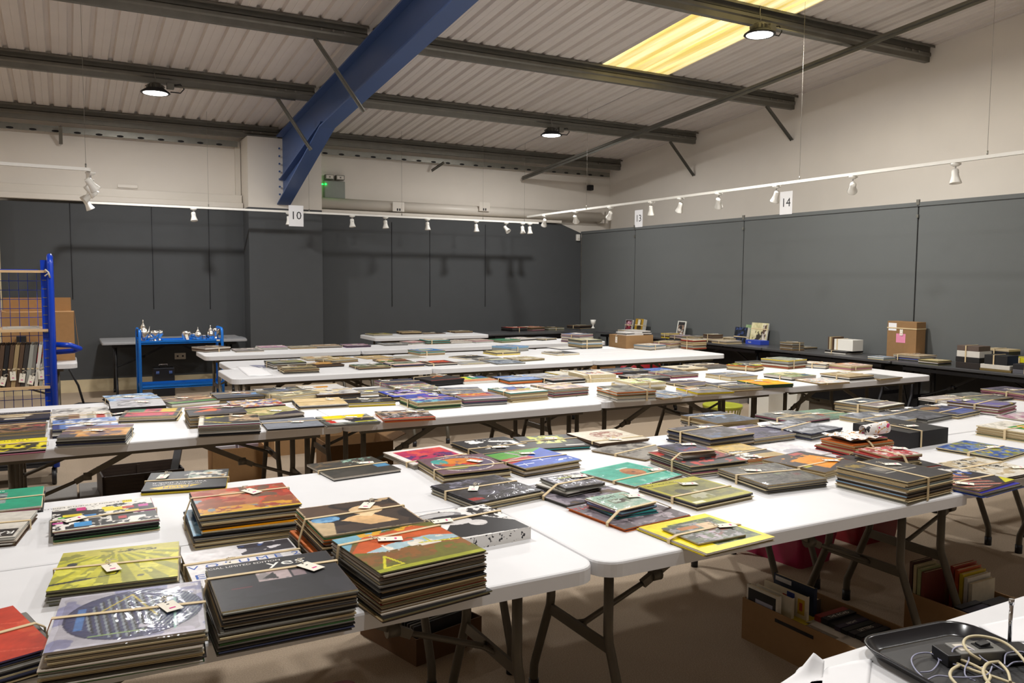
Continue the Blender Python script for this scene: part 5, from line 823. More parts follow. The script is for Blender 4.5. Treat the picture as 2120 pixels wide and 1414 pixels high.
B('fr', 'u728,358', .005, [('b','a8a59a'),('n',4,.55,'b5b2a8')], 'single stone grey cover lying flat beneath the blue bundle', pal='W', band=None, tagp=(.8,.2,1))
B('fl', 'u585,255', .048, [('b','3f78b4'),('n',4,.55,'4f88c0'),('e',.5,.6,.25,.25,'b5c0a0'),('r',0,.0,1,.1,'2c5c94')], 'bundle with a sky blue cover at the rear edge of the third row', 'u935,238', pal='CTCQ', bpos=.2, tagp=(.5,.5,1), band='y')
B('fl', 'u1350,375', .014, [('b','2d2a26'),('n',5,.56,'38342e')], 'thin dark brown bundle with a bow of string', 'u1740,345', pal='TC', bpos=.7, tagp=(.5,.7,1))
B('fl', 'u1605,400', .012, [('b','6a6a68'),('n',5,.54,'85858a'),('r',.3,.2,1,.5,'dcead4')], 'thin grey cover with a pale green strip near the overhanging one', 'u2020,380', pal='G', bpos=.4, tagp=(.1,.8,1))
B('fl', 'u1745,440', .014, [('b','7c8898'),('n',5,.53,'93a0b0'),('n',9,.58,'c4ccd4'),('n',6,.6,'5f6c80')], 'blue grey wrapped cover overhanging the table edge', 'u2110,425', pal='S', clear=True, bpos=.4, tagp=(.9,.8,1), band=None)
B('fl', 'v185,640', .028, [('b','cfc48c'),('n',4,.56,'c0b070'),('r',0,0,1,.3,'d2c89c')], 'bundle with a pale yellow cover and olive spine on the third row', 'v555,622', pal='YKC', bpos=.2, band='y', tagp=(.7,.6,1))
B('fl', 'v275,537', .058, [('b','5f84b8'),('n',4,.54,'7f9fc8'),('r',.3,.4,.6,.6,'a9b4b4')], 'thick bundle with a steel blue cover over grey edges', 'v635,505', pal='SGSLG', bpos=.3, band='y', tagp=(.7,.8,1))
B('fl', 'v530,742', .022, [('b','b5a880'),('n',6,.54,'8c8060'),('n',8,.58,'d8d2c4')], 'flat bundle with a khaki cover near the table edge', 'v930,715', pal='TVC', bpos=.5, tagp=(.5,.8,1), band=None)
B('fl', 'v1090,655', .022, [('b','3c3c3c'),('n',5,.55,'4a4a48'),('r',.4,.6,.75,.9,'d4d2cc')], 'bundle with a black grey cover alone on the white table', 'v1450,635', pal='WSC', bpos=.2, band='y', tagp=(.5,.8,1))
B('fl', 'v1360,452', .105, [('b','b5b58c'),('n',5,.54,'c9c9a0'),('n',8,.58,'d8d4cc')], 'tallest bundle of the third row with olive and blue edges', 'v1680,440', pal='VTCKLVGC', bpos=.2, band='y', tagp=(.3,.6,1))
B('fl', 'v1085,572', .01, [('b','e2e0dc'),('n',5,.6,'d8d6d2')], 'thin white cover with a black edge at the rear of the third row', 'v1330,560', ang=0, pal='K', band=None, tagp=(.1,.8,1))
B('fl', 'x750,462', .06, [('b','d2cdc4'),('n',6,.54,'c0b8b0'),('n',7,.58,'e4e0da')], 'stack of pale magazines with blue base at the right of the third row', 'x1060,440', pal='HWTLS', bpos=.3, band='y', tagp=(.5,.8,1), sy=.25)
B('fl', 'x1060,420', .085, [('b','b5947c'),('n',6,.54,'a87c5c'),('n',7,.56,'c9b49a'),('n',9,.58,'6a7a5c')], 'tall stack of worn magazines at the right of the third row', 'x1400,380', pal='HTCMS', bpos=.6, tagp=(.2,.8,1), sy=.25)
# fourth row
B('fl', 'w200,178', .05, [('b','5f5044'),('n',6,.54,'7a6858'),('n',9,.58,'8c8078')], 'brown bundle at the left corner of the fourth row', 'w510,155', ang=0, pal='BTBKB', bpos=.55, band='y', tagp=(.6,.6,1))
B('fl', 'w585,205', .022, [('b','a89c98'),('n',6,.52,'c4a4b0'),('n',7,.56,'8c9084'),('n',9,.6,'dcd4cc')], 'wrapped pinkish grey pile next to the brown bundle', pal='HV', clear=True, bpos=.5, tagp=(.5,.6,1), band=None)
B('fl', 'w800,158', .03, [('b','c48ab0'),('n',5,.52,'d8a4c8'),('n',7,.56,'a8a0a8'),('n',9,.6,'e2dcdc')], 'pile in magenta tinted plastic at the back of the fourth row', pal='PW', clear=True, bpos=.6, tagp=(.7,.6,1))
B('fl', 'w1160,155', .016, [('b','a39c8c'),('n',6,.52,'b9b2a0'),('n',8,.57,'7a7468')], 'flat sand grey pile on the fourth row', pal='T', bpos=.5, tagp=(.6,.6,1), clear=True)
B('fl', 'w1465,142', .022, [('b','a08c78'),('n',6,.52,'b59e8a'),('n',8,.57,'8a7464')], 'flat brownish pink pile left of the fourth row seam', pal='TB', bpos=.5, tagp=(.5,.7,1))
B('fl', 'w1880,152', .022, [('b','9a6a90'),('n',6,.52,'7a5a7c'),('n',8,.56,'b9a8b4')], 'purple magazine pile across the fourth row seam', pal='PD', bpos=.5, tagp=(.4,.6,1))
B('fl', 'u190,160', .014, [('b','8a8d92'),('n',5,.54,'9fa2a6'),('n',8,.58,'c9c4b8')], 'flat grey pile right of the purple magazines', pal='G', bpos=.5, tagp=(.7,.6,1), clear=True, band=None)
B('fl', 'u470,120', .03, [('b','c98a90'),('n',5,.54,'d8a4a4'),('n',7,.58,'e2dcd0')], 'small pink topped pile beside the dark green edged bundle', 'u560,110', ang=0, pal='MW', bpos=.5, tagp=(.5,.6,1), band=None, s=.25)
B('fl', 'u600,95', .05, [('b','bdb8a8'),('n',5,.54,'cfcabb')], 'bundle with dark green edges on the fourth row', 'u1030,82', pal='BEQKG', bpos=.2, band='y', tagp=(.95,.8,1))
B('fl', 'u1085,105', .026, [('b','c9c4c0'),('n',6,.54,'b59ca0'),('n',8,.58,'dedad4')], 'pale pile of wrapped sleeves right of the green edged bundle', 'u1370,95', ang=0, pal='WH', clear=True, bpos=.4, tagp=(.5,.8,1))
B('fl', 'u1370,97', .028, [('b','c4b4a8'),('n',4,.56,'b9a498')], 'bundle with a blush beige cover at the second seam of the fourth row', 'u1700,80', pal='MWB', bpos=.3, tagp=(.2,.7,1), band=None)
B('fl', 'v195,462', .034, [('b','3c7a58'),('n',4,.56,'4a8a68')], 'small green topped bundle behind the steel blue one', 'v470,448', ang=0, pal='EQ', bpos=.3, band=None, tagp=(.5,.5,1))
B('fl', 'v790,440', .026, [('b','8c8c90'),('n',5,.54,'a5a5aa')], 'grey bundle at the bare middle of the fourth row', 'v1070,418', pal='GSD', bpos=.2, band='y', tagp=(.5,.5,1))
B('fl', 'v330,405', .034, [('b','c9c6c4'),('n',5,.54,'dcdad8'),('n',8,.58,'8a7a80')], 'white and grey bundle behind the green topped one', 'v560,392', ang=0, pal='WSD', bpos=.4, tagp=(.5,.8,1))
B('fl', 'v1080,372', .04, [('b','c9a060'),('n',5,.52,'d8b52c'),('n',7,.56,'b84a4a',(0,0,.5,1)),('n',8,.58,'c9b8ac')], 'bundle with yellow and pinkish worn covers on the fourth row', 'v1280,362', ang=0, pal='YTDH', bpos=.3, tagp=(.3,.8,1))
B('fl', 'v1520,387', .115, [('b','586494'),('y',[(.45,.3),(.6,1),(1,1),(1,.5)],'e8e6e2'),('n',6,.56,'a9b0cc',(.1,.3,.5,.8)),('r',0,0,1,.06,'8c8c3c')], 'tallest stack on the fourth row with a blue and white cover', 'v1790,352', pal='WHMWCP', bpos=.4, tagp=(.4,.6,1))
B('fl', 'v1895,322', .06, [('b','dcdcda'),('n',6,.54,'a9c4b4'),('n',8,.56,'eeeceb')], 'wrapped pile of white sleeves behind the tall blue and white stack', ang=0, pal='WHG', clear=True, bpos=.4, tagp=(.4,.6,1))
# back row
B('fl', 'A300,238', .022, [('b','a59a4c'),('n',5,.54,'8c8444'),('r',.2,.5,.8,.9,'4a453c')], 'yellowish pile on the left end of the small back table', 'A525,230', ang=0, pal='VT', bpos=.5, band=None, tagp=(.5,.5,1))
B('fl', 'A640,195', .04, [('b','54473a'),('n',6,.52,'7a6a54'),('n',8,.57,'a08c70')], 'brown pile against the dark back wall, left', 'A900,190', ang=0, pal='BTKB', bpos=.4, tagp=(.5,.6,1))
B('fl', 'A760,222', .012, [('b','3c3936'),('r',.05,.1,.6,.5,'c9b89c')], 'dark flat pile with a cream strip on the small back table', 'A1180,210', ang=0, pal='KB', band=None, tagp=(.5,.5,1), s=.36)
B('fl', 'A1120,188', .024, [('b','5f5648'),('n',6,.54,'7c705e')], 'low brown pile at the right of the small back table', ang=0, pal='BT', bpos=.5, tagp=(.5,.6,1))
B('fl', 'v330,262', .06, [('b','a83830'),('n',5,.54,'8c2c28'),('r',.4,.3,.6,.9,'a9a098')], 'red topped bundle on the black table against the back wall, left one', 'v520,255', ang=0, pal='KGDK', bpos=.4, band='y', tagp=(.5,.6,1))
B('fl', 'v640,262', .062, [('b','a8463c'),('n',5,.54,'b9a890')], 'red topped bundle on the black table against the back wall, right one', 'v850,250', ang=0, pal='BKBM', bpos=.4, tagp=(.05,.6,1))
B('fl', 'v960,275', .045, [('b','544a38'),('n',6,.54,'6a5f48')], 'olive brown bundle at the back wall, left of the corner', ang=0, pal='BVVK', bpos=.5, band='y', tagp=(.5,.6,1))
B('fl', 'v1330,235', .055, [('b','8c8878'),('n',6,.54,'54503f')], 'dark bundle with a grey top nearest the far corner', 'v1540,225', ang=0, pal='KBKV', bpos=.5, tagp=(.3,.6,1))
# along the grey panels
B('fl', 'x820,300', .07, [('b','8c7c70'),('n',6,.54,'a5947f')], 'small tower of singles with mixed edges near the tilted yellow book', ang=0, pal='BTCKY', bpos=.5, tagp=(.5,.5,1), s=.19)
B('fl', 'x990,330', .05, [('b','b9a8b8'),('n',6,.54,'8a7a98')], 'pile with lilac edges below the white framed photo', ang=0, pal='PWD', bpos=.5, tagp=(.6,.5,1), s=.26)
B('fl', 'x1240,345', .055, [('b','6f6a60'),('n',6,.54,'8f8a7c')], 'dark mixed pile right of the white framed photo', ang=0, pal='KGDV', bpos=.5, tagp=(.5,.5,1), s=.26)
B('fl', 'x1450,365', .13, [('b','8c7d68'),('n',6,.54,'6d5f4c')], 'high pile of brown singles with a green edged part', ang=0, pal='BTCBER', bpos=.5, tagp=(.5,.5,1), s=.22)
B('fl', 'x1730,310', .11, [('b','a9a490'),('n',6,.54,'8f8a78')], 'high pile of brown singles under pale papers, tied with a band', ang=0, pal='BKBB', bpos=.5, tagp=(.5,.5,1), s=.19)
B('fl', 'x1760,395', .04, [('b','d2c9ba'),('n',6,.54,'bba88c')], 'low pile of cream sleeves at the table edge', ang=0, pal='CGT', bpos=.5, tagp=(.8,.5,1), s=.28)
B('fl', 'y290,330', .05, [('b','d2c6b0'),('n',6,.54,'c0ac8c')], 'low pile of cream sleeves before the standing black book', ang=0, pal='CTG', bpos=.5, tagp=(.5,.5,1), s=.26)
B('fl', 'y985,400', .10, [('b','5c574f'),('n',6,.54,'77746c')], 'high pile of brown singles right of the blue card box', ang=0, pal='TBTG', bpos=.6, band='y', tagp=(.5,.5,1), s=.2)
B('fl', 'y1250,460', .03, [('b','6b655a'),('n',6,.54,'8c8678')], 'low loose pile behind the high pile of brown singles', ang=0, pal='TGK', bpos=.6, band=None, tagp=(.5,.5,1), s=.2)
B('fl', 'y1800,520', .03, [('b','7a7878'),('n',5,.55,'8d8b8b')], 'grey and white pile under the white box', ang=0, pal='WDK', bpos=.7, tagp=(.95,.5,.5), s=.3, mv=False)
B('fl', 'z740,545', .06, [('b','b9a890'),('n',5,.54,'cbbca4'),('n',8,.58,'9c8a70')], 'bundle with a worn beige cover over blue boxes before the tall cardboard box', ang=0, pal='TUUBK', bpos=.8, tagp=(.7,.7,1), sy=.28, tiers=[(.035,.29,.29,0,0,0,[('b','1c4c9c')]),(.025,.31,.31,0,0,.03,None)])
B('fl', 'z290,565', .03, [('b','7f8fa0'),('n',6,.54,'a0acb8')], 'thin blue edged pile left of the beige bundle', ang=0, pal='LW', bpos=.5, band=None, tagp=(.3,.7,1), s=.2)
B('fl', 'z1010,610', .045, [('b','cfc08c'),('n',5,.54,'bba878')], 'low pile with a straw coloured cover right of the beige bundle', ang=0, pal='GCVK', bpos=.6, band=None, tagp=(.3,.3,1), s=.22)
for e in BUND:
    pass
RECTS = [(-.5, 6.95, 1.93, 3.62), (-.43, 6.9, 4.54, 6.12), (1.2, 6.85, 7.02, 8.56), (1.3, 6.55, 9.18, 9.95), (3.87, 7.56, 11.07, 11.83), (7.72, 8.345, 1.0, 12.1)]
def clamp():
    for e in BUND:
        best = None; w_, d_ = ext(e)
        for i, (x0, x1, y0, y1) in enumerate(RECTS):
            fx, fy = (.07, .05) if i < 5 else (.0, .0); f0 = .09 if i < 5 else 0
            nx = min(max(e['x'], x0+w_/2-fx), x1-w_/2+fx) if x1-x0 > w_ else (x0+x1)/2; ny = min(max(e['y'], y0+d_/2-f0), y1-d_/2+fy)
            q = (abs(nx-e['x'])+abs(ny-e['y']), nx, ny)
            if best is None or q < best: best = q
        e['x'], e['y'] = best[1], best[2]
for k_ in range(6): relax(); clamp()
for e in BUND:
    root = build_bundle(e)
    if 'rolled colourful paper' in e['label']:
        m_roll = bpy.data.materials.new('printed magazine paper'); m_roll.use_nodes = True; nt = m_roll.node_tree; n = nt.nodes.new('ShaderNodeTexNoise'); n.inputs['Scale'].default_value = 22
        rp = nt.nodes.new('ShaderNodeValToRGB'); rp.color_ramp.interpolation = 'CONSTANT'; els = rp.color_ramp.elements; els[0].color = lin('27252a')+(1,); els[1].position = .38; els[1].color = lin('e8e4e2')+(1,)
        for p_, c_ in ((.56, 'c9923f'), (.60, 'e6e2e0'), (.66, 'c8386a')): q = els.new(p_); q.color = lin(c_)+(1,)
        tcn = nt.nodes.new('ShaderNodeTexCoord'); nt.links.new(tcn.outputs['Object'], n.inputs['Vector']); nt.links.new(n.outputs['Fac'], rp.inputs[0]); nt.links.new(rp.outputs[0], nt.nodes['Principled BSDF'].inputs['Base Color'])
        bm = NB(); pts = [(.016+.0006*k_, k_*.42) for k_ in range(30)]; ra_, rb_ = [], []
        for r_, a_ in pts: ra_.append(bm.verts.new((-.07, r_*math.cos(a_), r_*math.sin(a_)))); rb_.append(bm.verts.new((.075, r_*1.05*math.cos(a_), r_*1.05*math.sin(a_))))
        for k_ in range(29): bm.faces.new((ra_[k_], ra_[k_+1], rb_[k_+1], rb_[k_])).smooth = True
        o = obj('rolled_paper', bm, m_roll, root); o.location = (.09, -.02, e['h']+.036); o.rotation_euler = (0, -.1, -.15); o['label'] = 'loosely rolled colour printed paper'
        bm = NB(); vs = [[bm.verts.new((-.15+.024*i, -.09+.018*j, e['h']+.004+.010*math.sin(i*.9+j*.4)**2+.012*max(0, .3-i*.1))) for i in range(11)] for j in range(11)]
        for j in range(10):
            for i in range(10): bm.faces.new((vs[j][i], vs[j][i+1], vs[j+1][i+1], vs[j+1][i])).smooth = True
        o = obj('loose_paper', bm, m_roll, root); o['label'] = 'crumpled printed paper'
# ---------------------------------------------------------------- helpers for the rest
ORD = ['first', 'second', 'third', 'fourth', 'fifth', 'sixth', 'seventh', 'eighth', 'ninth', 'tenth', 'eleventh', 'twelfth', 'thirteenth', 'fourteenth', 'fifteenth', 'sixteenth', 'seventeenth', 'eighteenth', 'nineteenth', 'twentieth', 'twenty-first', 'twenty-second']
def foot(x, y, ytop): P = at(x, y, 0); return P, atY(x, ytop, P.y).z
def open_box(name, label, P, a, L, W, H, m, flaps=(), t=.006, cat='box', group=None, extra=None):
    """P is the corner; L along local x, W along local y"""
    o = thing(name, label, cat, (P[0], P[1], P[2] if len(P) > 2 else 0), a, group); bm = NB()
    box(bm, 0, 0, 0, L, W, t); box(bm, 0, 0, t, t, W, H); box(bm, L-t, 0, t, L, W, H); box(bm, t, 0, t, L-t, t, H); box(bm, t, W-t, t, L-t, W, H)
    if extra: extra(bm)
    obj('body', bm, m if isinstance(m, list) else [m, M_BLACK], o)
    for f in flaps:
        bm = NB(); n, ang, ln = f
        if n in 'fb':
            s = -1 if n == 'f' else 1; y0 = 0 if n == 'f' else W; bar(bm, (L/2, y0, H), (L/2, y0+s*ln*math.cos(ang), H+ln*math.sin(ang)), L-.01, .004)
        else:
            s = -1 if n == 'l' else 1; x0 = 0 if n == 'l' else L; bar(bm, (x0, W/2, H), (x0+s*ln*math.cos(ang), W/2, H+ln*math.sin(ang)), W-.01, .004)
        obj('flap', bm, m if not isinstance(m, list) else m[0], o)
    return o
def book(label, loc, a, w_, h_, d_, col, group, lean=0., flat=False, spine_txt=None, cat='book', name='paperback_book', page='d8c9a6', ink='w', face=None, up=False, front=()):
    """upright: w_ thickness along x, d_ depth along y, h_ height; spine on -y"""
    o = thing(name, label, cat, loc, a, group); o.rotation_euler = (0, lean, a) if not flat else (0, math.pi/2, a)
    c = mat('book cover '+col, col, .5, var=.15, scale=40); bm = NB()
    box(bm, 0, 0, 0, .0018, d_, h_); box(bm, w_-.0018, 0, 0, w_, d_, h_); box(bm, .0018, 0, 0, w_-.0018, .002, h_)
    ms = [c]
    if up: box(bm, 0, 0, h_-.002, w_, d_, h_+.0006)
    if face:
        ms.append(mat('book face '+face, face, .5, var=.3, scale=25)); box(bm, -.0006, d_*.2, h_*.45, 0, d_*.85, h_*.85, 1)
    if spine_txt:
        ms.append(INKS[ink]); M = Matrix.Translation((w_/2, d_*.5, h_+.0012)) @ Matrix.Rotation(math.pi/2, 4, 'Z') if up else Matrix.Translation((w_/2, -.0006, h_*.55)) @ Matrix.Rotation(-math.pi/2, 4, 'Y') @ Matrix.Rotation(math.pi/2, 4, 'X'); add_text(bm, spine_txt, min(.028, w_*.75), M, len(ms)-1)
    for fx0, fz0, fx1, fz1, fc in front:
        ms.append(mat('book print '+fc, fc, .5, var=.2, scale=30)); box(bm, fx0*w_, -.0012-.0002*len(ms), fz0*h_, fx1*w_, 0, fz1*h_, len(ms)-1)
    obj('cover', bm, ms, o); bm = NB(); box(bm, .0019, .0021, .003, w_-.0019, d_-.003, h_-.003); obj('pages', bm, mat('book pages '+page, page, .85, var=.12, scale=150), o)
    return o
rs = random.Random(5)
# ---------------------------------------------------------------- boxes of books under the front tables
P0, H1 = foot(1535, 1320, 1237); Q = at(1792, 1353, H1); dv = Q-Vector((P0.x, P0.y, H1)); ang1 = math.atan2(dv.y, dv.x); L1_ = min(.62, dv.length+.02)
def slot(bm): box(bm, L1_*.30, -.0015, H1*.78, L1_*.62, -.0003, H1*.86, 1)
# local x runs along the face that looks at the camera; local y away from it
open_box('book_box', 'long brown cardboard box full of books on the carpet, nearest the black tray', P0, ang1, L1_, .34, H1, M_CARD, extra=slot, group='cardboard boxes of books')
def in_box(P, a, x, y, z=.008): return (P[0]+math.cos(a)*x-math.sin(a)*y, P[1]+math.sin(a)*x+math.cos(a)*y, z)
G1 = 'books in the nearer box'
def bk(x, y, w_, h_, d_, col, lab, ra=0, z=.008, **k): return book(lab+', in the nearer book box', in_box(P0, ang1, x, y, z), ang1+ra, w_, h_, d_, col, G1, **k)
bk(.012, .012, .175, H1+.055, .022, 'ded8cc', 'white framed black book with a pale picture', front=((.06, .05, .94, .95, '17171b'), (.3, .1, .85, .8, '9a9aac'), (.34, .3, .5, .7, 'a5607a')))
bk(.02, .06, .20, H1+.05, .016, 'ddd5c4', 'cream backed tall book behind the black framed one')
bk(.03, .10, .235, H1+.065, .014, 'e0d6c0', 'white book with red and yellow rings and a blue stamp', front=((.45, .60, .60, .90, 'b0402c'), (.48, .66, .57, .85, 'e0d6c0'), (.55, .62, .72, .97, '2a3f8c'), (.80, .66, .95, .92, 'c9a52c'), (.84, .72, .91, .86, 'b0402c')))
bk(.03, .16, .22, H1+.085, .02, '22304a', 'dark blue tall book standing highest at the back corner', front=((.05, .9, .45, .97, 'd8d8dc'),))
bk(.03, .20, .20, H1+.02, .03, '3a3634', 'dark grey book behind the dark blue one')
cols = [('8f2a24', 'red and cream paperback'), ('1c1a20', 'black paperback with grey title'), ('17151b', 'all black paperback'), ('2d2440', 'deep violet paperback'), ('1a1d1c', 'black paperback with a green band'), ('23212c', 'dark paperback with small yellow arrows'), ('20242c', 'blue black paperback'), ('3a2a28', 'brown black paperback'), ('2a2c34', 'dull slate paperback'), ('8c2420', 'scarlet paperback'), ('97342c', 'second scarlet paperback with white title'), ('4c4a48', 'grey paperback')]
x = .275
for i, (c_, lb) in enumerate(cols):
    t_ = .026+.008*rs.random()
    if x+t_ > L1_-.02: break
    bk(x, .13+.01*rs.random(), t_, H1-.025+.012*rs.random(), .18, c_, lb, lean=.0, up=True, spine_txt=rs.choice(['THE ROAD', 'NIGHT', 'STORIES', 'LETTERS']) if i % 2 else None); x += t_+.003
for i, (c_, lb, tx, ink) in enumerate((('c9b42c', 'yellow spined slim book', 'TALES', 'k'), ('6d1f28', 'maroon spined slim book', 'HISTORY', 'w'), ('e2ded6', 'white slim book titled CHESS', 'CHESS', 'k'), ('1b191c', 'black slim book', 'GUIDE', 'w'), ('dcd8d0', 'second white slim book', 'MUSIC', 'r'))):
    o = bk(.16+.09*i, .085-.012*(i % 2), .018, .19, H1-.02, c_, lb+' lying flat at the side', z=.02)
    o.rotation_euler = (math.pi/2*0, math.pi/2, ang1); o.location = in_box(P0, ang1, .10+.085*i, .03+.028*(i % 3), H1-.03-.012*(i % 2))
    o.rotation_euler = (0, -math.pi/2+math.pi, ang1)
P2 = at(1874, 1223, H1); ang2 = ang1-.02; P2.z = 0
open_box('book_box', 'second brown cardboard box of books on the carpet, behind the bent table leg', P2, ang2, .62, .36, H1, M_CARD, group='cardboard boxes of books')
G2 = 'books in the farther box'
def bk2(x, y, w_, h_, d_, col, lab, **k): return book(lab+', in the farther book box', in_box(P2, ang2, x, y), ang2, w_, h_, d_, col, G2, **k)
for i, (w_, h_, d_, c_, lb, f_) in enumerate(((.014, H1+.13, .14, '4a2c24', 'tall brown hardback at the corner', None), (.014, H1+.12, .14, 'b5a884', 'tall straw hardback beside the brown one', None), (.016, H1+.11, .15, '8f9468', 'tall olive hardback with a green picture', '6f8a6c'), (.014, H1+.10, .15, '6a2f24', 'tall rust hardback', None))):
    bk2(.01+.02*i, .01, w_, h_, d_, c_, lb, face=f_)
for i, (h_, c_, lb, f_) in enumerate(((.155, '9c3a2c', 'tall red and white book at the back', None), (.14, 'c05a2c', 'tall orange book with small pictures', '8c9a4c'), (.125, 'd0b82c', 'tall yellow edged white book', 'e4dfd4'), (.11, 'd8d4cc', 'tall white book with a barcode and yellow panel', 'c9b52c'), (.085, 'cfc8b4', 'tall bone coloured book', None))):
    bk2(.10+.022*i, .17, .016, H1+h_*.72, .17, c_, lb, face=f_)
cols2 = ['1b1a1c', '23202a', '1f2a3a', '8c2420', '2b2622', '191919', '3b3226', '202020', '4a463c', '17171b', '241f1e', '1a1a1a', '2a2630', '1d1d20', '26201c', '191a20', '30281f', '1c1a1b']
nmz = ['black', 'violet black', 'navy', 'red', 'umber', 'jet', 'khaki black', 'coal', 'stone', 'midnight', 'cocoa', 'pitch', 'plum black', 'ebony', 'bark', 'ink blue', 'bronze black', 'soot']
for r_ in range(2):
    x = .22 if r_ == 0 else .23
    for i in range(9):
        k_ = r_*9+i; t_ = .027+.012*rs.random()
        bk2(x, .02+.17*r_, t_, H1-.02+.016*rs.random(), .15, cols2[k_], ORD[i]+' '+nmz[k_]+' paperback of the '+('near' if r_ == 0 else 'far')+' row', up=True); x += t_+.003
# pink crate, red box, boxes of records below the front row
def tray_box(name, label, P, a, L, W, H, m, rim=.015, taper=.03, cat='storage box', lid=None):
    o = thing(name, label, cat, (P[0], P[1], 0), a); bm = NB()
    lo = rrect(taper, taper, L-taper, W-taper, .03); hi = rrect(0, 0, L, W, .035); hi2 = rrect(-rim, -rim, L+rim, W+rim, .04); n = len(lo)
    rings = [[bm.verts.new((x, y, .0)) for x, y in lo], [bm.verts.new((x, y, H-.01)) for x, y in hi], [bm.verts.new((x, y, H-.01)) for x, y in hi2], [bm.verts.new((x, y, H)) for x, y in hi2], [bm.verts.new((x, y, H)) for x, y in rrect(.005, .005, L-.005, W-.005, .03)], [bm.verts.new((x, y, .006)) for x, y in rrect(taper+.005, taper+.005, L-taper-.005, W-taper-.005, .025)]]
    for A_, B_ in zip(rings, rings[1:]):
        for i in range(n): bm.faces.new((A_[i], A_[(i+1) % n], B_[(i+1) % n], B_[i]))
    bm.faces.new(rings[0][::-1]); bm.faces.new(rings[-1]); obj('body', bm, m, o); return o
m_pink = mat('translucent magenta plastic', 'b0305c', .3, var=.08); m_redb = mat('dark red plastic', '7c1420', .35, var=.06)
m_pink.node_tree.nodes['Principled BSDF'].inputs['Transmission Weight'].default_value = .25
Pk = at(1652, 1187, 0); tray_box('storage_box', 'pink translucent plastic box of discs under the front centre table', (Pk.x+.03, Pk.y, 0), .10, .34, .50, .19, m_pink)
for i in range(16):
    bm = NB(); box(bm, 0, 0, 0, .12, .010, .125, 0); o = obj('disc_case', bm, mat('disc case '+'abc'[i % 3], ['d8d4dc', '6a6470', 'b5a0a8'][i % 3], .3)); a = .10
    lx, ly = .06+.13*(i // 8), .10+.043*(i % 8); o.location = (Pk.x+.03+math.cos(a)*lx-math.sin(a)*ly, Pk.y+math.sin(a)*lx+math.cos(a)*ly, .05); o.rotation_euler = (.15, 0, .10)
    tag(o, 'thin disc case standing in the pink plastic box', 'disc case', 'disc cases in the pink box')
Pr = at(1869, 1113, 0); tray_box('storage_box', 'dark red plastic box under the front right table', (Pr.x-.42, Pr.y-.02, 0), .02, .42, .36, .27, m_redb)
Pc = at(862, 1381, 0); Hc = atY(862, 1325, Pc.y).z; Qc = at(997, 1328, 0); ac = math.atan2(Qc.y-Pc.y, Qc.x-Pc.x); Lc = (Qc-Pc).length
open_box('record_box', 'dark cardboard box of upright records under the front left table', Pc, ac, Lc, .42, Hc, mat('dark brown cardboard', '5f4228', .85, var=.1), flaps=(), group='cardboard boxes of records')
for i in range(16):
    o = bpy.data.objects.new('record', SLEEVE); link(o); o.scale = (.30 if Lc > .33 else Lc-.03, Hc+.02, .008); a = ac; lx, ly = Lc/2, .06+.021*i
    o.location = (Pc.x+math.cos(a)*lx-math.sin(a)*ly, Pc.y+math.sin(a)*lx+math.cos(a)*ly, (Hc+.02)/2+.008); o.rotation_euler = (math.pi/2, 0, a)
    o.material_slots[0].link = 'OBJECT'; o.material_slots[0].material = emat(rs.choice('KDWCGB')); tag(o, 'record sleeve standing edge up in the dark cardboard box', 'record', 'records in the dark cardboard box')
Pc2 = at(800, 1312, 0); open_box('record_box', 'pale cardboard box beside the dark one under the front left table', (Pc2.x-.33, Pc2.y+.22, 0), .05, .34, .34, .24, M_CARD2, flaps=(('l', .3, .12),), group='cardboard boxes of records')
Pc3 = at(716, 1400, .12); tray_box('storage_box', 'small dark red box lying below the front table edge', (Pc3.x-.30, Pc3.y-.36, 0), .0, .30, .32, .12, m_redb)
# things behind the front row
Pg = at(212, 993, .22); o = thing('slatted_crate', 'brown slatted plastic crate on the carpet behind the front left table', 'crate', (Pg.x, Pg.y, 0), .06)
m_cr = mat('dark brown plastic', '41342c', .5); bm = NB(); Lg, Wg, Hg = .52, .38, .22
for k_ in range(9):
    z = .01+k_*.025
    for y in (0, Wg-.01): box(bm, 0, y, z, Lg, y+.01, z+.0235)
    for x in (0, Lg-.01): box(bm, x, 0, z, x+.01, Wg, z+.0235)
for x in (0, Lg/2, Lg-.02):
    for y in (0, Wg-.02): box(bm, x, y, 0, x+.02, y+.02, Hg)
box(bm, 0, 0, 0, Lg, Wg, .008); obj('body', bm, m_cr, o)
bm = NB(); bar(bm, (Lg-.06, .05, Hg-.02), (Lg+.02, .30, Hg+.12), .05, .03); obj('handle_bar', bm, M_BLACK, o)
bm = NB(); prism(bm, [(.2, .1), (.34, .12), (.36, .25), (.22, .22)], .012, .03); q = obj('crumpled_paper', bm, M_PAPER); q.location = (Pg.x, Pg.y, 0); q.rotation_euler = (0, 0, .06); tag(q, 'crumpled white paper inside the brown slatted crate', 'paper')
Ps = at(112, 1030, .08); Ps.x -= .06
for i in range(3):
    for j in range(2):
        bm = NB(); box(bm, 0, 0, 0, .20, .40, .022, 0, None, .003); o = obj('carpet_tile', bm, mat('grey carpet tile', '83807c', .9, var=.2, scale=200)); o.location = (Ps.x+.215*j, Ps.y, .0235*i); tag(o, 'flat grey tile in a low pile behind the green covered bundle', 'tile', 'pile of grey tiles')
Pb = at(440, 932, .30); DB = open_box('disc_box', 'cardboard box of disc cases under the second row, left', (Pb.x, Pb.y, 0), -.05, .38, .36, .30, M_CARD2, flaps=(('l', .6, .14),), group='cardboard boxes of discs')
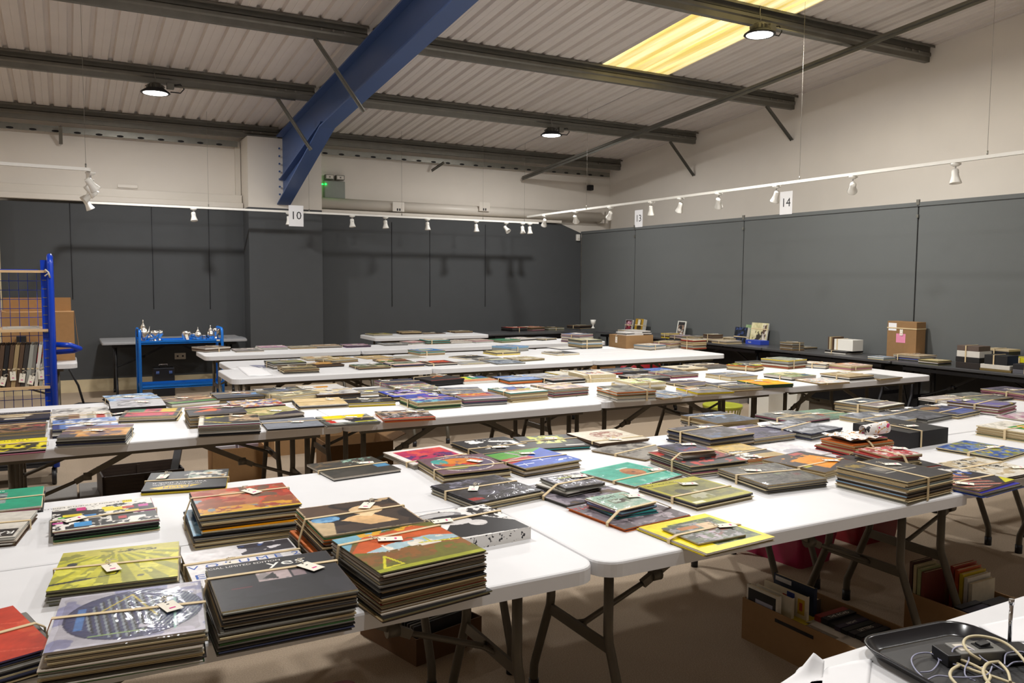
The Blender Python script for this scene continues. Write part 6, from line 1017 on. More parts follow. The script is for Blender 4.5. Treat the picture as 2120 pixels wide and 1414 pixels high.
for i in range(10):
    bm = NB(); box(bm, 0, 0, 0, .14, .012, .125); o = obj('disc_case', bm, mat('disc case '+'abc'[i % 3], ['d8d4dc', '6a6470', 'b5a0a8'][i % 3], .3)); o.location = (Pb.x+.03+.17*(i // 5), Pb.y+.05+.06*(i % 5), .19); o.rotation_euler = (.1, 0, -.05)
    bm = NB()
    tag(o, 'disc case standing in the cardboard box under the second row', 'disc case', 'disc cases in the cardboard box')
bm = NB(); box(bm, Pb.x+.02, Pb.y+.02, .007, Pb.x+.36, Pb.y+.34, .185); q = obj('inner_tray', bm, M_CARD2, DB); q.matrix_parent_inverse = (Matrix.Translation(DB.location) @ Matrix.Rotation(-.05, 4, 'Z')).inverted()
Pd = at(683, 924, .28); open_box('moving_box', 'open empty cardboard box under the second row beside bent table legs', (Pd.x, Pd.y, 0), .0, .52, .4, .28, mat('mid brown cardboard', '7a5a36', .85, var=.1), flaps=(('b', 1.2, .1), ('r', .4, .12)), group='open cardboard boxes')  # mid brown card, one even base colour with slight noise
Pe = at(1494, 858, .14); o = thing('laundry_basket', 'lime green plastic basket on the floor behind the front centre tables', 'basket', (Pe.x+.2, Pe.y+.2, 0)); bm = NB()
m_lime = mat('lime green plastic', 'b0b43c', .4)
for k_ in range(28):
    a = 2*math.pi*k_/28; bar(bm, (.17*math.cos(a), .17*math.sin(a), .01), (.21*math.cos(a), .21*math.sin(a), .2), .012, .004)
lathe(bm, [(.2, .17), (.215, .17), (.222, .2), (.215, .21), (.2, .2)], 28); lathe(bm, [(.001, .0), (.17, .0), (.178, .03), (.17, .03), (.16, .01), (.001, .01)], 28); obj('body', bm, m_lime, o)
for x, y, w_, h_, d_, m_, lb in ((1590, 872, .28, .34, .3, M_WHITE, 'white carton under the right end of the second row'), (1648, 872, .2, .30, .3, M_WHITE, 'second white carton under the right end of the second row')):
    P = at(x, y, 0); open_box('carton', lb, (P.x, P.y, 0), 0, w_, d_, h_, m_, flaps=(('f', 1.2, .08),), group='white cartons')
P = at(1530, 836, 0); open_box('carton', 'grey striped carton beyond the white cartons on the floor', (P.x, P.y, 0), 0, .55, .3, .16, mat('grey striped card', '8a8480', .7, var=.3, scale=8))
P = Vector((6.9, 8.88, 0)); o = thing('holdall_bag', 'red holdall bag on the floor under the third row', 'bag', (P.x, 8.88, 0)); bm = NB()
lathe(bm, [(.001, -.36), (.10, -.35), (.15, -.28), (.16, 0), (.15, .28), (.10, .35), (.001, .36)], 18, (0, 0, 0), 0, Matrix.Translation((0, 0, .24)) @ Matrix.Rotation(math.pi/2, 4, 'Y') @ Matrix.Diagonal((1.5, .8, 1.0, 1))); obj('body', bm, mat('red nylon', 'a3121c', .6, var=.1), o)
for y in (-.06, .06):
    bm = NB(); tube(bm, [(-.15, y, .44), (-.1, y, .54), (.1, y, .54), (.15, y, .44)], .01, 6); obj('handle', bm, M_BLK2, o)
P = at(1245, 785, 0); open_box('moving_box', 'beige cardboard box beside the red holdall under the third row', (atY(1240, 757, 10.3).x-.2, 10.15, 0), 0, .4, .3, .48, M_CARD2, flaps=(('f', 1.0, .1),), group='open cardboard boxes')
P = at(545, 815, 0); open_box('moving_box', 'brown cardboard box with boards under the left end of the third row', (1.52, 7.27, 0), 0, .7, .27, .30, M_CARD, group='open cardboard boxes')
for i, xx in enumerate((1.56, 1.66)):
    bm = NB(); box(bm, 0, 0, 0, .03, .02, .55); o = obj('wooden_batten', bm, M_PLY); o.location = (xx-.08, 7.20, 0); tag(o, ['left', 'right'][i]+' pale wooden batten before the brown box under the third row', 'batten')
# paper sheets on the third row, cardboard box with magazines
def sheet(name, label, pts, z, m=M_PAPER, lift=.0, cat='paper'):
    bm = NB(); n = 9; P_ = [Vector((p[0], p[1], 0)) for p in pts]; vs = []
    for j in range(n):
        for i in range(n):
            u_, v_ = i/(n-1), j/(n-1); p = (P_[0]*(1-u_)+P_[1]*u_)*(1-v_)+(P_[3]*(1-u_)+P_[2]*u_)*v_
            vs.append(bm.verts.new((p.x, p.y, z+lift*max(0, u_+v_-1.2)**2+.0012*math.sin(9*u_+5*v_)+.0013)))
    for j in range(n-1):
        for i in range(n-1): bm.faces.new((vs[j*n+i], vs[j*n+i+1], vs[(j+1)*n+i+1], vs[(j+1)*n+i])).smooth = True
    o = obj(name, bm, m); md = o.modifiers.new('thickness', 'SOLIDIFY'); md.thickness = .0006; md.offset = 1; return tag(o, label, cat)
q = [at(*px(p), T) for p in ('w710,512', 'w1005,500', 'w870,400', 'w565,395')]; sheet('paper_sheet', 'white paper sheets at the left corner of the third row', q, T)
q = [at(*px(p), T) for p in ('w840,412', 'w970,405', 'w950,378', 'w720,380')]; sheet('paper_sheet', 'grey blue printed paper behind the white sheets on the third row', q, T, mat('grey blue print', '8a8da4', .6, var=.3, scale=20))
q = [at(*px(p), T) for p in ('v1740,590', 'v1990,575', 'v1880,548', 'v1690,560')]; sheet('paper_sheet', 'white paper sheet in front of the tagged cardboard box', q, T)
def shut_box(name, label, corner, L, W, H, z0=T, m=M_CARD, a=0, extra=None, cat='box', group=None):
    o = thing(name, label, cat, (corner[0], corner[1], z0), a, group); bm = NB(); box(bm, 0, 0, 0, L, W, H, 0, None, .002)
    box(bm, L*.0+.002, W/2-.001, H, L-.002, W/2+.001, H+.0008, 1); obj('body', bm, [m, M_BLK2], o)
    if extra: extra(o)
    return o
Pk = at(*px('x395,510'), T); 
def tagbox(o):
    g = link(bpy.data.objects.new('price_tag', TAGM), o); g.location = (-.002, .2, .10); g.rotation_euler = (math.pi/2, 0, -math.pi/2); g.scale = (1.1, 1.1, 1); link(bpy.data.objects.new('string', STRM), g)
shut_box('cardboard_box', 'brown cardboard box with a long white tag on the third row', (Pk.x, Pk.y), .42, .36, .16, extra=tagbox)
for i in range(4):
    bm = NB(); box(bm, 0, 0, 0, .26, .2, .012); o = obj('magazine', bm, mat('pale magazine '+str(i % 2), ['d8d6d4', 'b9b4b0'][i % 2], .4)); o.location = (Pk.x+.02+.13*(i % 2), Pk.y+.02+.02*(i//2), T+.1605+.0125*i); tag(o, ORD[i]+' magazine from the bottom in the pile on the tagged cardboard box', 'magazine', 'magazines on the tagged cardboard box')
# ---------------------------------------------------------------- along the grey panels
def stand(name, label, s, w_, h_, th, art, lean=.18, a=-math.pi/2, cat='record', z0=T, parts=None, dx=0):
    P = atX(*px(s), 8.20); o = thing(name, label, cat, (8.24+dx+h_*.0, P.y, z0), a, None); o.rotation_euler = (-lean, 0, a)
    bm = NB(); lay = bm.verts.layers.float_color.new('art'); art_grid(bm, -w_/2, 0, w_/2, h_, th, 24, art, len(label), lay)
    box(bm, -w_/2, 0, 0, w_/2, h_, th-.0004, 1)
    for v in bm.verts: v.co = Vector((v.co.x, -v.co.z, v.co.y))
    obj('body', bm, [M_ART, emat('W')], o)
    if parts: parts(o)
    return o
def wband(w_, z, th):
    def f(o):
        bm = NB(); box(bm, -w_/2-.002, -th-.002, z, w_/2+.002, .002, z+.012); obj('elastic_band', bm, M_BAND, o)
    return f
stand('record_set', 'dark red cover with pink marks standing against the grey panels', 'x410,232', .19, .19, .03, [('b','8d8a8e'),('r',.1,.05,.95,.95,'4a2026'),('n',9,.52,'d8a4b0',(.2,.3,.85,.85)),('n',9,.56,'a83a4a',(.2,.05,.85,.4))], parts=wband(.19, .09, .03))
stand('record_set', 'yellow and black boxed set standing against the grey panels', 'x590,245', .21, .21, .07, [('b','b08a2c'),('r',.3,.1,.75,.95,'5a4a2c'),('r',.32,.45,.62,.95,'d8d2c0'),('n',8,.55,'3a3228',(.3,.05,.8,.5))], parts=wband(.21, .1, .07))
stand('framed_photo', 'white framed photo standing against the grey panels', 'x1165,290', .19, .23, .015, [('b','dcdcd4'),('r',.1,.08,.9,.92,'3a3838'),('n',7,.5,'a58a78',(.15,.1,.85,.7)),('n',9,.55,'e4dcd0',(.2,.1,.8,.5))], cat='photo frame')
sheet('paper_sheet', 'crumpled white paper right of the white framed photo', [at(*px(p), T) for p in ('x1180,320', 'x1320,310', 'x1320,280', 'x1200,300')], T+.06, lift=.25)
stand('record_set', 'black boxed record with a cream band standing against the panels', 'y345,325', .24, .20, .05, [('b','1f2226'),('n',5,.55,'2a3040'),('n',9,.6,'3c4a78')], parts=wband(.24, .06, .05))
stand('record_cover', 'green backed sleeve standing behind the black boxed record', 'y410,300', .25, .24, .008, [('b','7f9a70'),('n',5,.55,'94ac84')], dx=.07)
stand('record_cover', 'pale yellow photo cover of standing figures leaning on the panels', 'y565,355', .30, .28, .02, [('b','cfc89a'),('n',5,.55,'dcd6b0'),('n',12,.52,'3a362e',(.15,.05,.7,.6),.4),('r',.72,.05,.95,.95,'5c4a3c'),('n',8,.55,'d8d0c0',(.72,.05,.95,.95))], parts=wband(.3, .19, .02))
P = at(*px('y440,408'), T); o = shut_box('card_box', 'flat blue card box before the leaning pale yellow cover', (P.x-.02, P.y-.26), .16, .27, .055, m=mat('royal blue card', '2f48b4', .5)); 
bm = NB(); add_text(bm, 'No5', .03, Matrix.Translation((-.001, .19, .028)) @ Matrix.Rotation(-math.pi/2, 4, 'Z') @ Matrix.Rotation(math.pi/2, 4, 'X'), 0); obj('lettering', bm, M_WINK, o)
P = atX(*px('y1620,440'), 7.98); o = shut_box('card_box', 'plain white box on the grey pile with a band around it', (P.x+.02, P.y-.26), .18, .26, .13, z0=T+.036, m=M_WHITE)
bm = NB(); box(bm, -.003, .21, 0, .183, .225, .133); obj('elastic_band', bm, M_BAND, o)
for i in range(4):
    o = bpy.data.objects.new('record', SLEEVE); link(o); o.scale = (.18, .15, .016); o.location = (P.x+.11, P.y+.03+.02*i, T+.115); o.rotation_euler = (math.pi/2, 0, math.pi*0); o.material_slots[0].link = 'OBJECT'; o.material_slots[0].material = emat('BTCB'[i]); o.location.z = T+.035+.076; tag(o, 'brown single standing against the plain white box', 'record', 'brown singles beside the white box')
Pb = at(*px('z345,475'), T); Qb = at(*px('z755,470'), T)
def tall(o):
    def lab(x0, y0, x1, y1, m, nm_):
        bm = NB(); box(bm, -.0015, y0, x0, -.0002, y1, x1); obj(nm_, bm, m, o)
    H_ = .40
    lab(.30, .245, .385, .345, M_PAPER, 'address_label'); lab(.17, .13, .27, .245, mat('pink paper note', 'e58fb0', .7), 'pink_note')
    bm = NB(); box(bm, -.004, -.003, .325, .163, .363, .337); obj('elastic_band', bm, M_BAND, o)
    g = link(bpy.data.objects.new('price_tag', TAGM), o); g.location = (-.006, .18, .285); g.rotation_euler = (math.pi/2, 0, -math.pi/2)
shut_box('cardboard_box', 'tall brown cardboard box with a pink note against the grey panels', (8.15, atX(*px('z345,475'), 8.15).y-.36), .16, .36, .405, extra=tall)
def stackbox(s, items, lab0, grp):
    q_ = s.split(','); P = atX(float(q_[0][1:]), 750, float(q_[1])); P.y += items[0][1]/2; P.x = float(q_[1]); z = T
    for i, (L, W, H, c_, lb, dx, dy) in enumerate(items):
        o = shut_box('boxed_set', lb, (P.x+dx, P.y-W+dy), L, W, H, z0=z+.0006, m=mat('boxed set '+c_, c_, .5, var=.12, scale=15), cat='boxed set', group=grp); z += H+.0008
        if i == len(items)-1:
            hh = z-T; bm = NB(); box(bm, -.006-dx*0, W*.55, -hh+H+.004, -.003, W*.55+.012, H+.003); box(bm, -.006, W*.55, H+.001, L+.003, W*.55+.012, H+.004); obj('elastic_band', bm, M_BAND, o)
stackbox('p2003,7.75', [(.2, .24, .06, '2a2422', 'black and red boxed set at the bottom of the brown topped stack', 0, 0), (.2, .24, .05, '1d1b1c', 'black boxed set in the brown topped stack', .01, .01), (.2, .23, .06, 'd8d4cc', 'white boxed set in the brown topped stack', .01, 0), (.19, .22, .05, '5f5048', 'dark brown boxed set on top of its stack by the panels', .01, 0)], '', 'brown topped stack of boxed sets')
stackbox('p2062,8.10', [(.2, .24, .035, 'dedbd4', 'lowest white boxed set of the tallest stack by the panels', 0, .0), (.2, .24, .035, 'd6d3cc', 'second white boxed set of the tallest stack by the panels', 0, .01), (.2, .24, .035, 'e0ddd6', 'third white boxed set of the tallest stack by the panels', 0, 0), (.18, .2, .022, 'a83a3a', 'thin red and blue boxed set of the tallest stack', .01, -.02), (.2, .24, .035, '1b1c22', 'black boxed set of the tallest stack', 0, 0), (.2, .25, .02, 'b9a888', 'tan boxed set on top of the tallest stack', 0, .01)], '', 'tallest stack of boxed sets')
stackbox('p2062,7.74', [(.2, .3, .022, '6d5c34', 'olive flat box under the white and black ones', -.01, 0), (.2, .28, .04, 'd4d0c8', 'white flat box under the black one by the table edge', 0, 0), (.18, .22, .09, '1c1c1e', 'black box with a cream band at the table edge', .01, -.03)], '', 'black box stack at the table edge')
stackbox('p2113,8.10', [(.2, .22, .03, '8c2a20', 'brick red box under the yellow box', 0, 0), (.2, .22, .04, '9c3426', 'second brick red box under the yellow box', 0, 0), (.2, .23, .045, 'd8cf1c', 'bright yellow box on two brick red ones', 0, 0)], '', 'yellow topped stack')
stackbox('p2158,8.10', [(.2, .18, .05, '2a78c0', 'lower azure box at the right picture edge', 0, 0), (.2, .18, .05, '3a88d0', 'middle azure box at the right picture edge', 0, 0), (.2, .18, .04, '2a70b8', 'upper azure box at the right picture edge', 0, 0)], '', 'azure boxes')
stackbox('p2132,7.74', [(.2, .3, .04, '5c5c64', 'grey flat box at the right picture edge', 0, 0), (.18, .26, .05, '202024', 'black flat box on the grey one at the right picture edge', 0, 0)], '', 'grey and black boxes')
P = atX(*px('v1610,265'), 8.1); o = thing('trophy_cup', 'small white cup on the black table in the far corner', 'cup', (P.x, P.y, T)); bm = NB(); lathe(bm, [(.03, 0), (.035, .01), (.012, .03), (.012, .06), (.04, .09), (.05, .15), (.046, .15), (.03, .09), (.001, .08)], 16); obj('body', bm, M_WHITE, o)
# ---------------------------------------------------------------- blue shelf cart at the left
CY, CX = 7.0, -.09
zc = lambda yy: atY(60, yy, CY).z
def cart():
    zt = atY(95, 530, CY).z; o = thing('shelf_cart', 'tall bright blue wheeled shelf cart with plywood shelves at the left edge', 'cart', (CX-.5, CY+.25, 0)); ox, oy = -(CX-.5), -(CY+.25)
    def add(n, bm, m, par=o, smooth=False):
        q = obj(n, bm, m, par, smooth)
        if par is o: q.location = (ox, oy, 0)
        return q
    D = .46
    for x, lb in ((CX, 'r'), (CX-1.05, 'l')):
        bm = NB(); tube(bm, [(x, CY, .14), (x, CY, zt-.06), (x, CY+.015, zt-.02), (x, CY+.05, zt), (x, CY+D-.05, zt), (x, CY+D-.015, zt-.02), (x, CY+D, zt-.06), (x, CY+D, .14)], .021, 10); add('end_frame', bm, M_BLUEM)
        for yy in (CY+.06, CY+D-.06):
            sx = -1 if lb == 'r' else 1; xa, xb = sorted((x+sx*.018, x+sx*.062)); bm = NB(); box(bm, xa, yy-.02, .16, xb, yy+.02, zt-.03)
            k_ = .25
            while k_ < zt-.12:
                box(bm, xa+.008, yy-.0212, k_, xb-.008, yy+.0212, k_+.006, 1); k_ += .065
            add('slotted_post', bm, [M_BLUEM, M_GALV])
    bm = NB()
    for x in (CX, CX-1.05): bar(bm, (x, CY, .16), (x, CY+D, .16), .04, .03)
    bar(bm, (CX-1.05, CY+.02, .16), (CX, CY+.02, .16), .04, .03); bar(bm, (CX-1.05, CY+D-.02, .16), (CX, CY+D-.02, .16), .04, .03); box(bm, CX-1.05, CY, .17, CX, CY+D, .185); add('base_frame', bm, M_BLK2)
    for yy in (561, 684, 803):
        z = zc(yy); bm = NB(); box(bm, CX-1.03, CY+.0, z-.012, CX-.025, CY+D-.02, z+.006); s_ = add('shelf', bm, M_PLY)
        if yy == 561:
            bm = NB(); box(bm, CX-1.03, CY+.0, z+.0065, CX-.08, CY+D-.02, z+.012); add('top_rail', bm, M_BLUEM)
    bm = NB(); x = CX-1.03
    while x < CX-.02: tube(bm, [(x, CY+D-.005, .2), (x, CY+D-.005, zc(561))], .0025, 5); x += .062
    z = .25
    while z < zc(561): tube(bm, [(CX-1.04, CY+D-.008, z), (CX-.02, CY+D-.008, z)], .0025, 5); z += .072
    add('wire_back', bm, M_BLUEM)
    bm = NB(); hz = atY(125, 725, CY).z; tube(bm, [(CX+.02, CY+.05, hz+.04), (CX+.12, CY+.06, hz+.03), (CX+.18, CY+.10, hz), (CX+.14, CY+.16, hz-.02), (CX+.02, CY+.2, hz-.03)], .02, 10, close=False); add('push_handle', bm, M_BLUEM)
    for x in (CX-.02, CX-1.0):
        for yy in (CY+.04, CY+D-.04):
            bm = NB(); lathe(bm, [(.03, -.014), (.06, -.016), (.065, -.01), (.065, .01), (.06, .016), (.03, .014)], 20, (0, 0, 0), 0, Matrix.Translation((x, yy, .065)) @ Matrix.Rotation(math.pi/2, 4, 'Y')); lathe(bm, [(.001, -.018), (.034, -.016), (.034, .016), (.001, .018)], 14, (0, 0, 0), 1, Matrix.Translation((x, yy, .065)) @ Matrix.Rotation(math.pi/2, 4, 'Y'))
            w_ = add('caster_wheel', bm, [M_BLACK, M_GALV]); bm = NB(); bar(bm, (x-.025, yy, .06), (x-.025, yy, .15), .03, .004); bar(bm, (x+.025, yy, .06), (x+.025, yy, .15), .03, .004); box(bm, x-.03, yy-.02, .145, x+.03, yy+.02, .15); obj('fork', bm, M_GALV, w_)
    bm = NB(); tube(bm, [(CX-.03, CY-.012, zt-.10), (CX-.01, CY-.03, zt-.12), (CX+.0, CY-.025, zt-.16), (CX-.012, CY-.025, zt-.13), (CX-.035, CY-.025, zt-.15)], .006, 6); add('tie', bm, M_STR)
cart()
zs = zc(803)+.007
for i in range(20):
    x = CX-.07-.030*i; lean = -.16-.10*(i/20); hh = .315
    o = link(bpy.data.objects.new('record', None)); o.location = (x-.03, CY+.20, zs); o.rotation_euler = (0, lean+.30 if i < 3 else lean+.32, 0)
    tag(o, ORD[i]+' upright record on the cart shelf, counting from the blue post', 'record', 'records standing on the blue cart')
    b_ = bpy.data.objects.new('sleeve', SLEEVE); link(b_, o); b_.scale = (.315, hh, .027 if i > 2 else .022); b_.rotation_euler = (math.pi/2, 0, math.pi/2); b_.location = (0, 0, hh/2); b_.material_slots[0].link = 'OBJECT'; b_.material_slots[0].material = emat('SWGSDBTBKBDTKDBDKBTD'[i])
    bm = NB(); z = .13; box(bm, -.002, -.16, z, .014, .16, z+.008); q = obj('elastic_band', bm, M_BAND, o)
    if i % 2: continue
    g = bpy.data.objects.new('price_tag', TAGM); link(g, o); g.rotation_euler = (math.pi/2, .15*(i % 3-1), 0); g.location = (.006, -.166-.004*(i % 2), .085-.018*(i % 3)); link(bpy.data.objects.new('string', STRM), g)
for i, (c_, lb) in enumerate((('b9b4aa', 'flat grey envelope on the middle plywood shelf of the cart'), ('d2c9b8', 'flat cream envelope on the lowest visible plywood shelf of the cart'))):
    z = zc((684, 803)[i])+.0065; bm = NB(); box(bm, 0, 0, 0, .24, .3, .006); box(bm, .03, .02, .006, .22, .24, .010); o = obj('envelope', bm, mat('envelope '+c_, c_, .6)); o.location = (CX-(.32 if i == 0 else 1.0), CY+.06, z); o.rotation_euler = (0, 0, .05); tag(o, lb, 'envelope')
z = .19
for i in range(6):
    o = bpy.data.objects.new('record', SLEEVE); link(o); o.scale = (.3, .3, .02); o.rotation_euler = (math.pi/2, 0, math.pi/2+.0); o.location = (CX-.35-.03*i, CY+.2, z+.152); o.material_slots[0].link = 'OBJECT'; o.material_slots[0].material = emat('KDGKBS'[i]); tag(o, 'dark record standing on the base of the blue cart', 'record', 'records on the base of the cart')
# ---------------------------------------------------------------- left white table: box and odds and ends
P = at(122, 738, T); P = Vector((-.20, 9.25, T))
Z0 = T+.001
BX1 = atY(154, 690, 9.3).x; BH = atY(130, 646, 9.3).z-T; BF = atY(130, 617, 9.45).z-T-BH
o = shut_box('cardboard_box', 'large open brown cardboard box on the white table behind the blue cart', (BX1-.62, 9.30), .62, .32, BH, z0=Z0+.0, m=M_CARD2)
bm = NB(); bar(bm, (.30, .30, BH), (.30, .335, BH+BF), .60, .004); obj('flap', bm, M_CARD2, o)
bm = NB(); bar(bm, (.03, .16, BH), (-.24, .16, BH+.06), .30, .004); obj('flap', bm, M_CARD2, o)
bm = NB(); bar(bm, (.623, .16, BH), (.66, .16, .10), .30, .004); obj('flap', bm, M_CARD2, o)
o = shut_box('card_box', 'red box in front of the large brown box on the left white table', (-.33, 9.10), .20, .12, .10, z0=Z0, m=mat('red card', 'a5161c', .5))
o = shut_box('card_box', 'black upright box behind the cart handle', (-.42, 9.16), .08, .1, .26, z0=Z0, m=M_BLK2)
for i, (x, y, lb, m_) in enumerate(((-.34, 8.985, 'pair of glasses cases, left one, on the corner of the left white table', M_BLACK), (-.10, 9.00, 'black leather case on the corner of the left white table', M_BLACK), (-.16, 9.03, 'dark brown leather pouch on the corner of the left white table', mat('dark red brown leather', '4a2018', .4)))):
    bm = NB(); lathe(bm, [(.001, -.07), (.025, -.065), (.034, -.03), (.035, .03), (.025, .065), (.001, .07)], 14, (0, 0, 0), 0, Matrix.Translation((0, 0, .03)) @ Matrix.Rotation(math.pi/2, 4, 'Y') @ Matrix.Diagonal((.85, 1, 1, 1))); o = obj('leather_case', bm, m_); o.location = (x-.05 if i == 1 else x, y+(.0, .0, .09)[i], Z0+.001); tag(o, lb, 'case')
# dark guitar bag on the floor
o = thing('guitar_bag', 'dark padded bag lying on the carpet behind the second row, right of the cart', 'bag', (.35, 9.9, 0)); bm = NB()
lathe(bm, [(.001, -.40), (.12, -.38), (.19, -.25), (.17, -.05), (.19, .15), (.12, .33), (.001, .36)], 18, (0, 0, 0), 0, Matrix.Translation((0, 0, .11)) @ Matrix.Rotation(math.pi/2, 4, 'Y') @ Matrix.Diagonal((.6, 1, 1, 1))); obj('body', bm, mat('blue black nylon', '171a24', .6), o)
bm = NB(); tube(bm, [(-.2, -.05, .2), (-.25, -.08, .42), (-.33, -.08, .6)], .012, 6); obj('strap', bm, M_BLK2, o)
# ---------------------------------------------------------------- azure trolley with silver plate
def trolley():
    Y = 10.75; D = .42; xl, xr = atY(290, 740, Y).x, atY(461, 740, Y).x; zt = atY(280, 684, Y).z; za = atY(380, 706, Y).z; zb = atY(380, 797, Y).z
    o = thing('utility_trolley', 'azure blue steel trolley carrying silver plate at the back left', 'trolley', ((xl+xr)/2, Y+D/2, 0)); off = (-(xl+xr)/2, -(Y+D/2), 0)
    def add(n, bm, m): q = obj(n, bm, m, o); q.location = off; return q
    for x, s in ((xl, 1), (xr, -1)):
        bm = NB(); tube(bm, [(x, Y, .05), (x, Y, zt-.06), (x, Y+.02, zt-.015), (x, Y+.06, zt), (x, Y+D-.06, zt), (x, Y+D-.02, zt-.015), (x, Y+D, zt-.06), (x, Y+D, .05)], .017, 10); add('end_frame', bm, M_BLUET)
        for y in (Y, Y+D): bm = NB(); lathe(bm, [(.001, -.012), (.03, -.012), (.03, .012), (.001, .012)], 14, (0, 0, 0), 0, Matrix.Translation((x, y, .03)) @ Matrix.Rotation(math.pi/2, 4, 'Y')); add('caster_wheel', bm, M_BLACK)
    for z, n in ((za, 'top_tray'), (zb, 'lower_tray')):
        bm = NB(); box(bm, xl, Y, z-.02, xr, Y+D, z-.012)
        for a in ((xl, Y, xr, Y+.006), (xl, Y+D-.006, xr, Y+D), (xl, Y, xl+.006, Y+D), (xr-.006, Y, xr, Y+D)): box(bm, a[0], a[1], z-.03, a[2], a[3], z+.012)
        add(n, bm, M_BLUET)
    bm = NB(); box(bm, xr-.07, Y-.003, za-.012, xr-.03, Y-.0005, za+.008); add('label_plate', bm, M_WHITE)
    return Y, za-.012
YT, zT = trolley()
def silver(px_, dy, prof, lb, name, spout=False, tagc=False):
    P = atY(px_, 700, YT+dy); o = thing(name, lb, 'silver plate', (P.x, YT+dy, zT+.0005), rs.random(), 'silver plate on the blue trolley'); prof = [(a*1.25, b*1.2) for a, b in prof]; bm = NB(); lathe(bm, prof, 20); obj('body', bm, M_SILVER, o)
    if spout:
        r_ = max(p[0] for p in prof); h_ = max(p[1] for p in prof)
        bm = NB(); tube(bm, [(r_*.8, 0, h_*.25), (r_*1.6, 0, h_*.4), (r_*2.1, 0, h_*.68)], .008, 8, taper=[.012, .008, .006]); obj('spout', bm, M_SILVER, o)
        bm = NB(); tube(bm, [(-r_*.9, 0, h_*.2), (-r_*1.9, 0, h_*.3), (-r_*1.8, 0, h_*.6), (-r_*.7, 0, h_*.62)], .006, 8); obj('handle', bm, M_BLACK, o)
    if tagc: g = link(bpy.data.objects.new('price_tag', TAGM), o); g.location = (-.03, -.075, .06); g.rotation_euler = (1.2, 0, .2)
    return o
pot = lambda s, h: [(s*.5, 0), (s*.55, .008), (s*.35, .02), (s*.8, h*.2), (s, h*.38), (s*.85, h*.55), (s*.45, h*.68), (s*.5, h*.7), (s*.2, h*.8), (s*.08, h*.86), (s*.14, h*.92), (.001, h)]
silver(297, .08, pot(.048, .235), 'tall silver coffee pot with a pointed lid at the left of the trolley', 'coffee_pot', True)
silver(314, .25, pot(.045, .11), 'low silver teapot right of the tall coffee pot', 'teapot', True)
silver(321, .08, [(.03, 0), (.012, .02), (.012, .05), (.04, .08), (.045, .12), (.04, .12), (.001, .06)], 'silver goblet at the left group on the trolley', 'goblet')
silver(330, .22, [(.03, 0), (.012, .02), (.012, .04), (.036, .07), (.04, .115), (.036, .115), (.001, .05)], 'second silver goblet of the left group, behind the first', 'goblet')
silver(386, .08, [(.03, 0), (.03, .02), (.042, .05), (.045, .09), (.04, .11), (.001, .09)], 'silver sugar bowl with a white card tag', 'sugar_bowl', False, True)
silver(402, .26, [(.035, 0), (.015, .02), (.05, .05), (.075, .07), (.07, .075), (.001, .05)], 'shallow silver dish between bowl and jug', 'dish')
silver(410, .08, pot(.035, .15), 'slender silver pepper pot with a pointed top', 'pepper_pot')
silver(422, .15, [(.03, 0), (.035, .03), (.03, .05), (.036, .06), (.001, .05)], 'small squat silver pot', 'salt_pot')
silver(436, .10, pot(.04, .165), 'silver teapot near the right end of the trolley', 'teapot', True)
silver(447, .28, [(.028, 0), (.012, .02), (.012, .05), (.035, .08), (.04, .12), (.036, .12), (.001, .06)], 'silver goblet at the right end of the trolley', 'goblet')
P = atY(360, 700, YT+.25); bm = NB(); box(bm, -.14, -.1, 0, .14, .1, .012, 0, None, .003); o = obj('flat_case', bm, M_BLUET); o.location = (P.x, YT+.2, zT+.001); tag(o, 'flat blue tray lying in the middle of the trolley top', 'tray')
Pq = atY(360, 712, 11.62); bm = NB(); box(bm, 0, 0, 0, .52, .2, .02); o = obj('wooden_board', bm, M_PLY); o.location = (Pq.x-.22, 11.55, T+.0005); tag(o, 'pale wooden board on the grey table behind the trolley', 'board')
Pq = atY(500, 700, 11.8); bm = NB(); box(bm, 0, 0, 0, .3, .3, .008); box(bm, .05, .03, .008, .28, .26, .014); o = obj('magazine', bm, mat('grey printed cover', '8a8c90', .4, var=.2, scale=20)); o.location = (1.9, 11.7, T+.0005); tag(o, 'grey printed covers at the right end of the grey table', 'magazine')
Pq = at(1, 1, 0); o = thing('hard_case', 'black hard case with metal catches on the floor behind the trolley', 'case', (1.13, 11.75, 0)); bm = NB(); box(bm, -.13, -.1, 0, .13, .1, .38, 0, None, .01); obj('body', bm, M_BLACK, o)
bm = NB(); tube(bm, [(-.05, 0, .38), (-.05, 0, .42), (.05, 0, .42), (.05, 0, .38)], .008, 6); obj('handle', bm, M_CHROME, o)
for x in (-.08, .08): bm = NB(); box(bm, x-.02, -.106, .30, x+.02, -.1, .34); obj('catch', bm, M_CHROME, o)
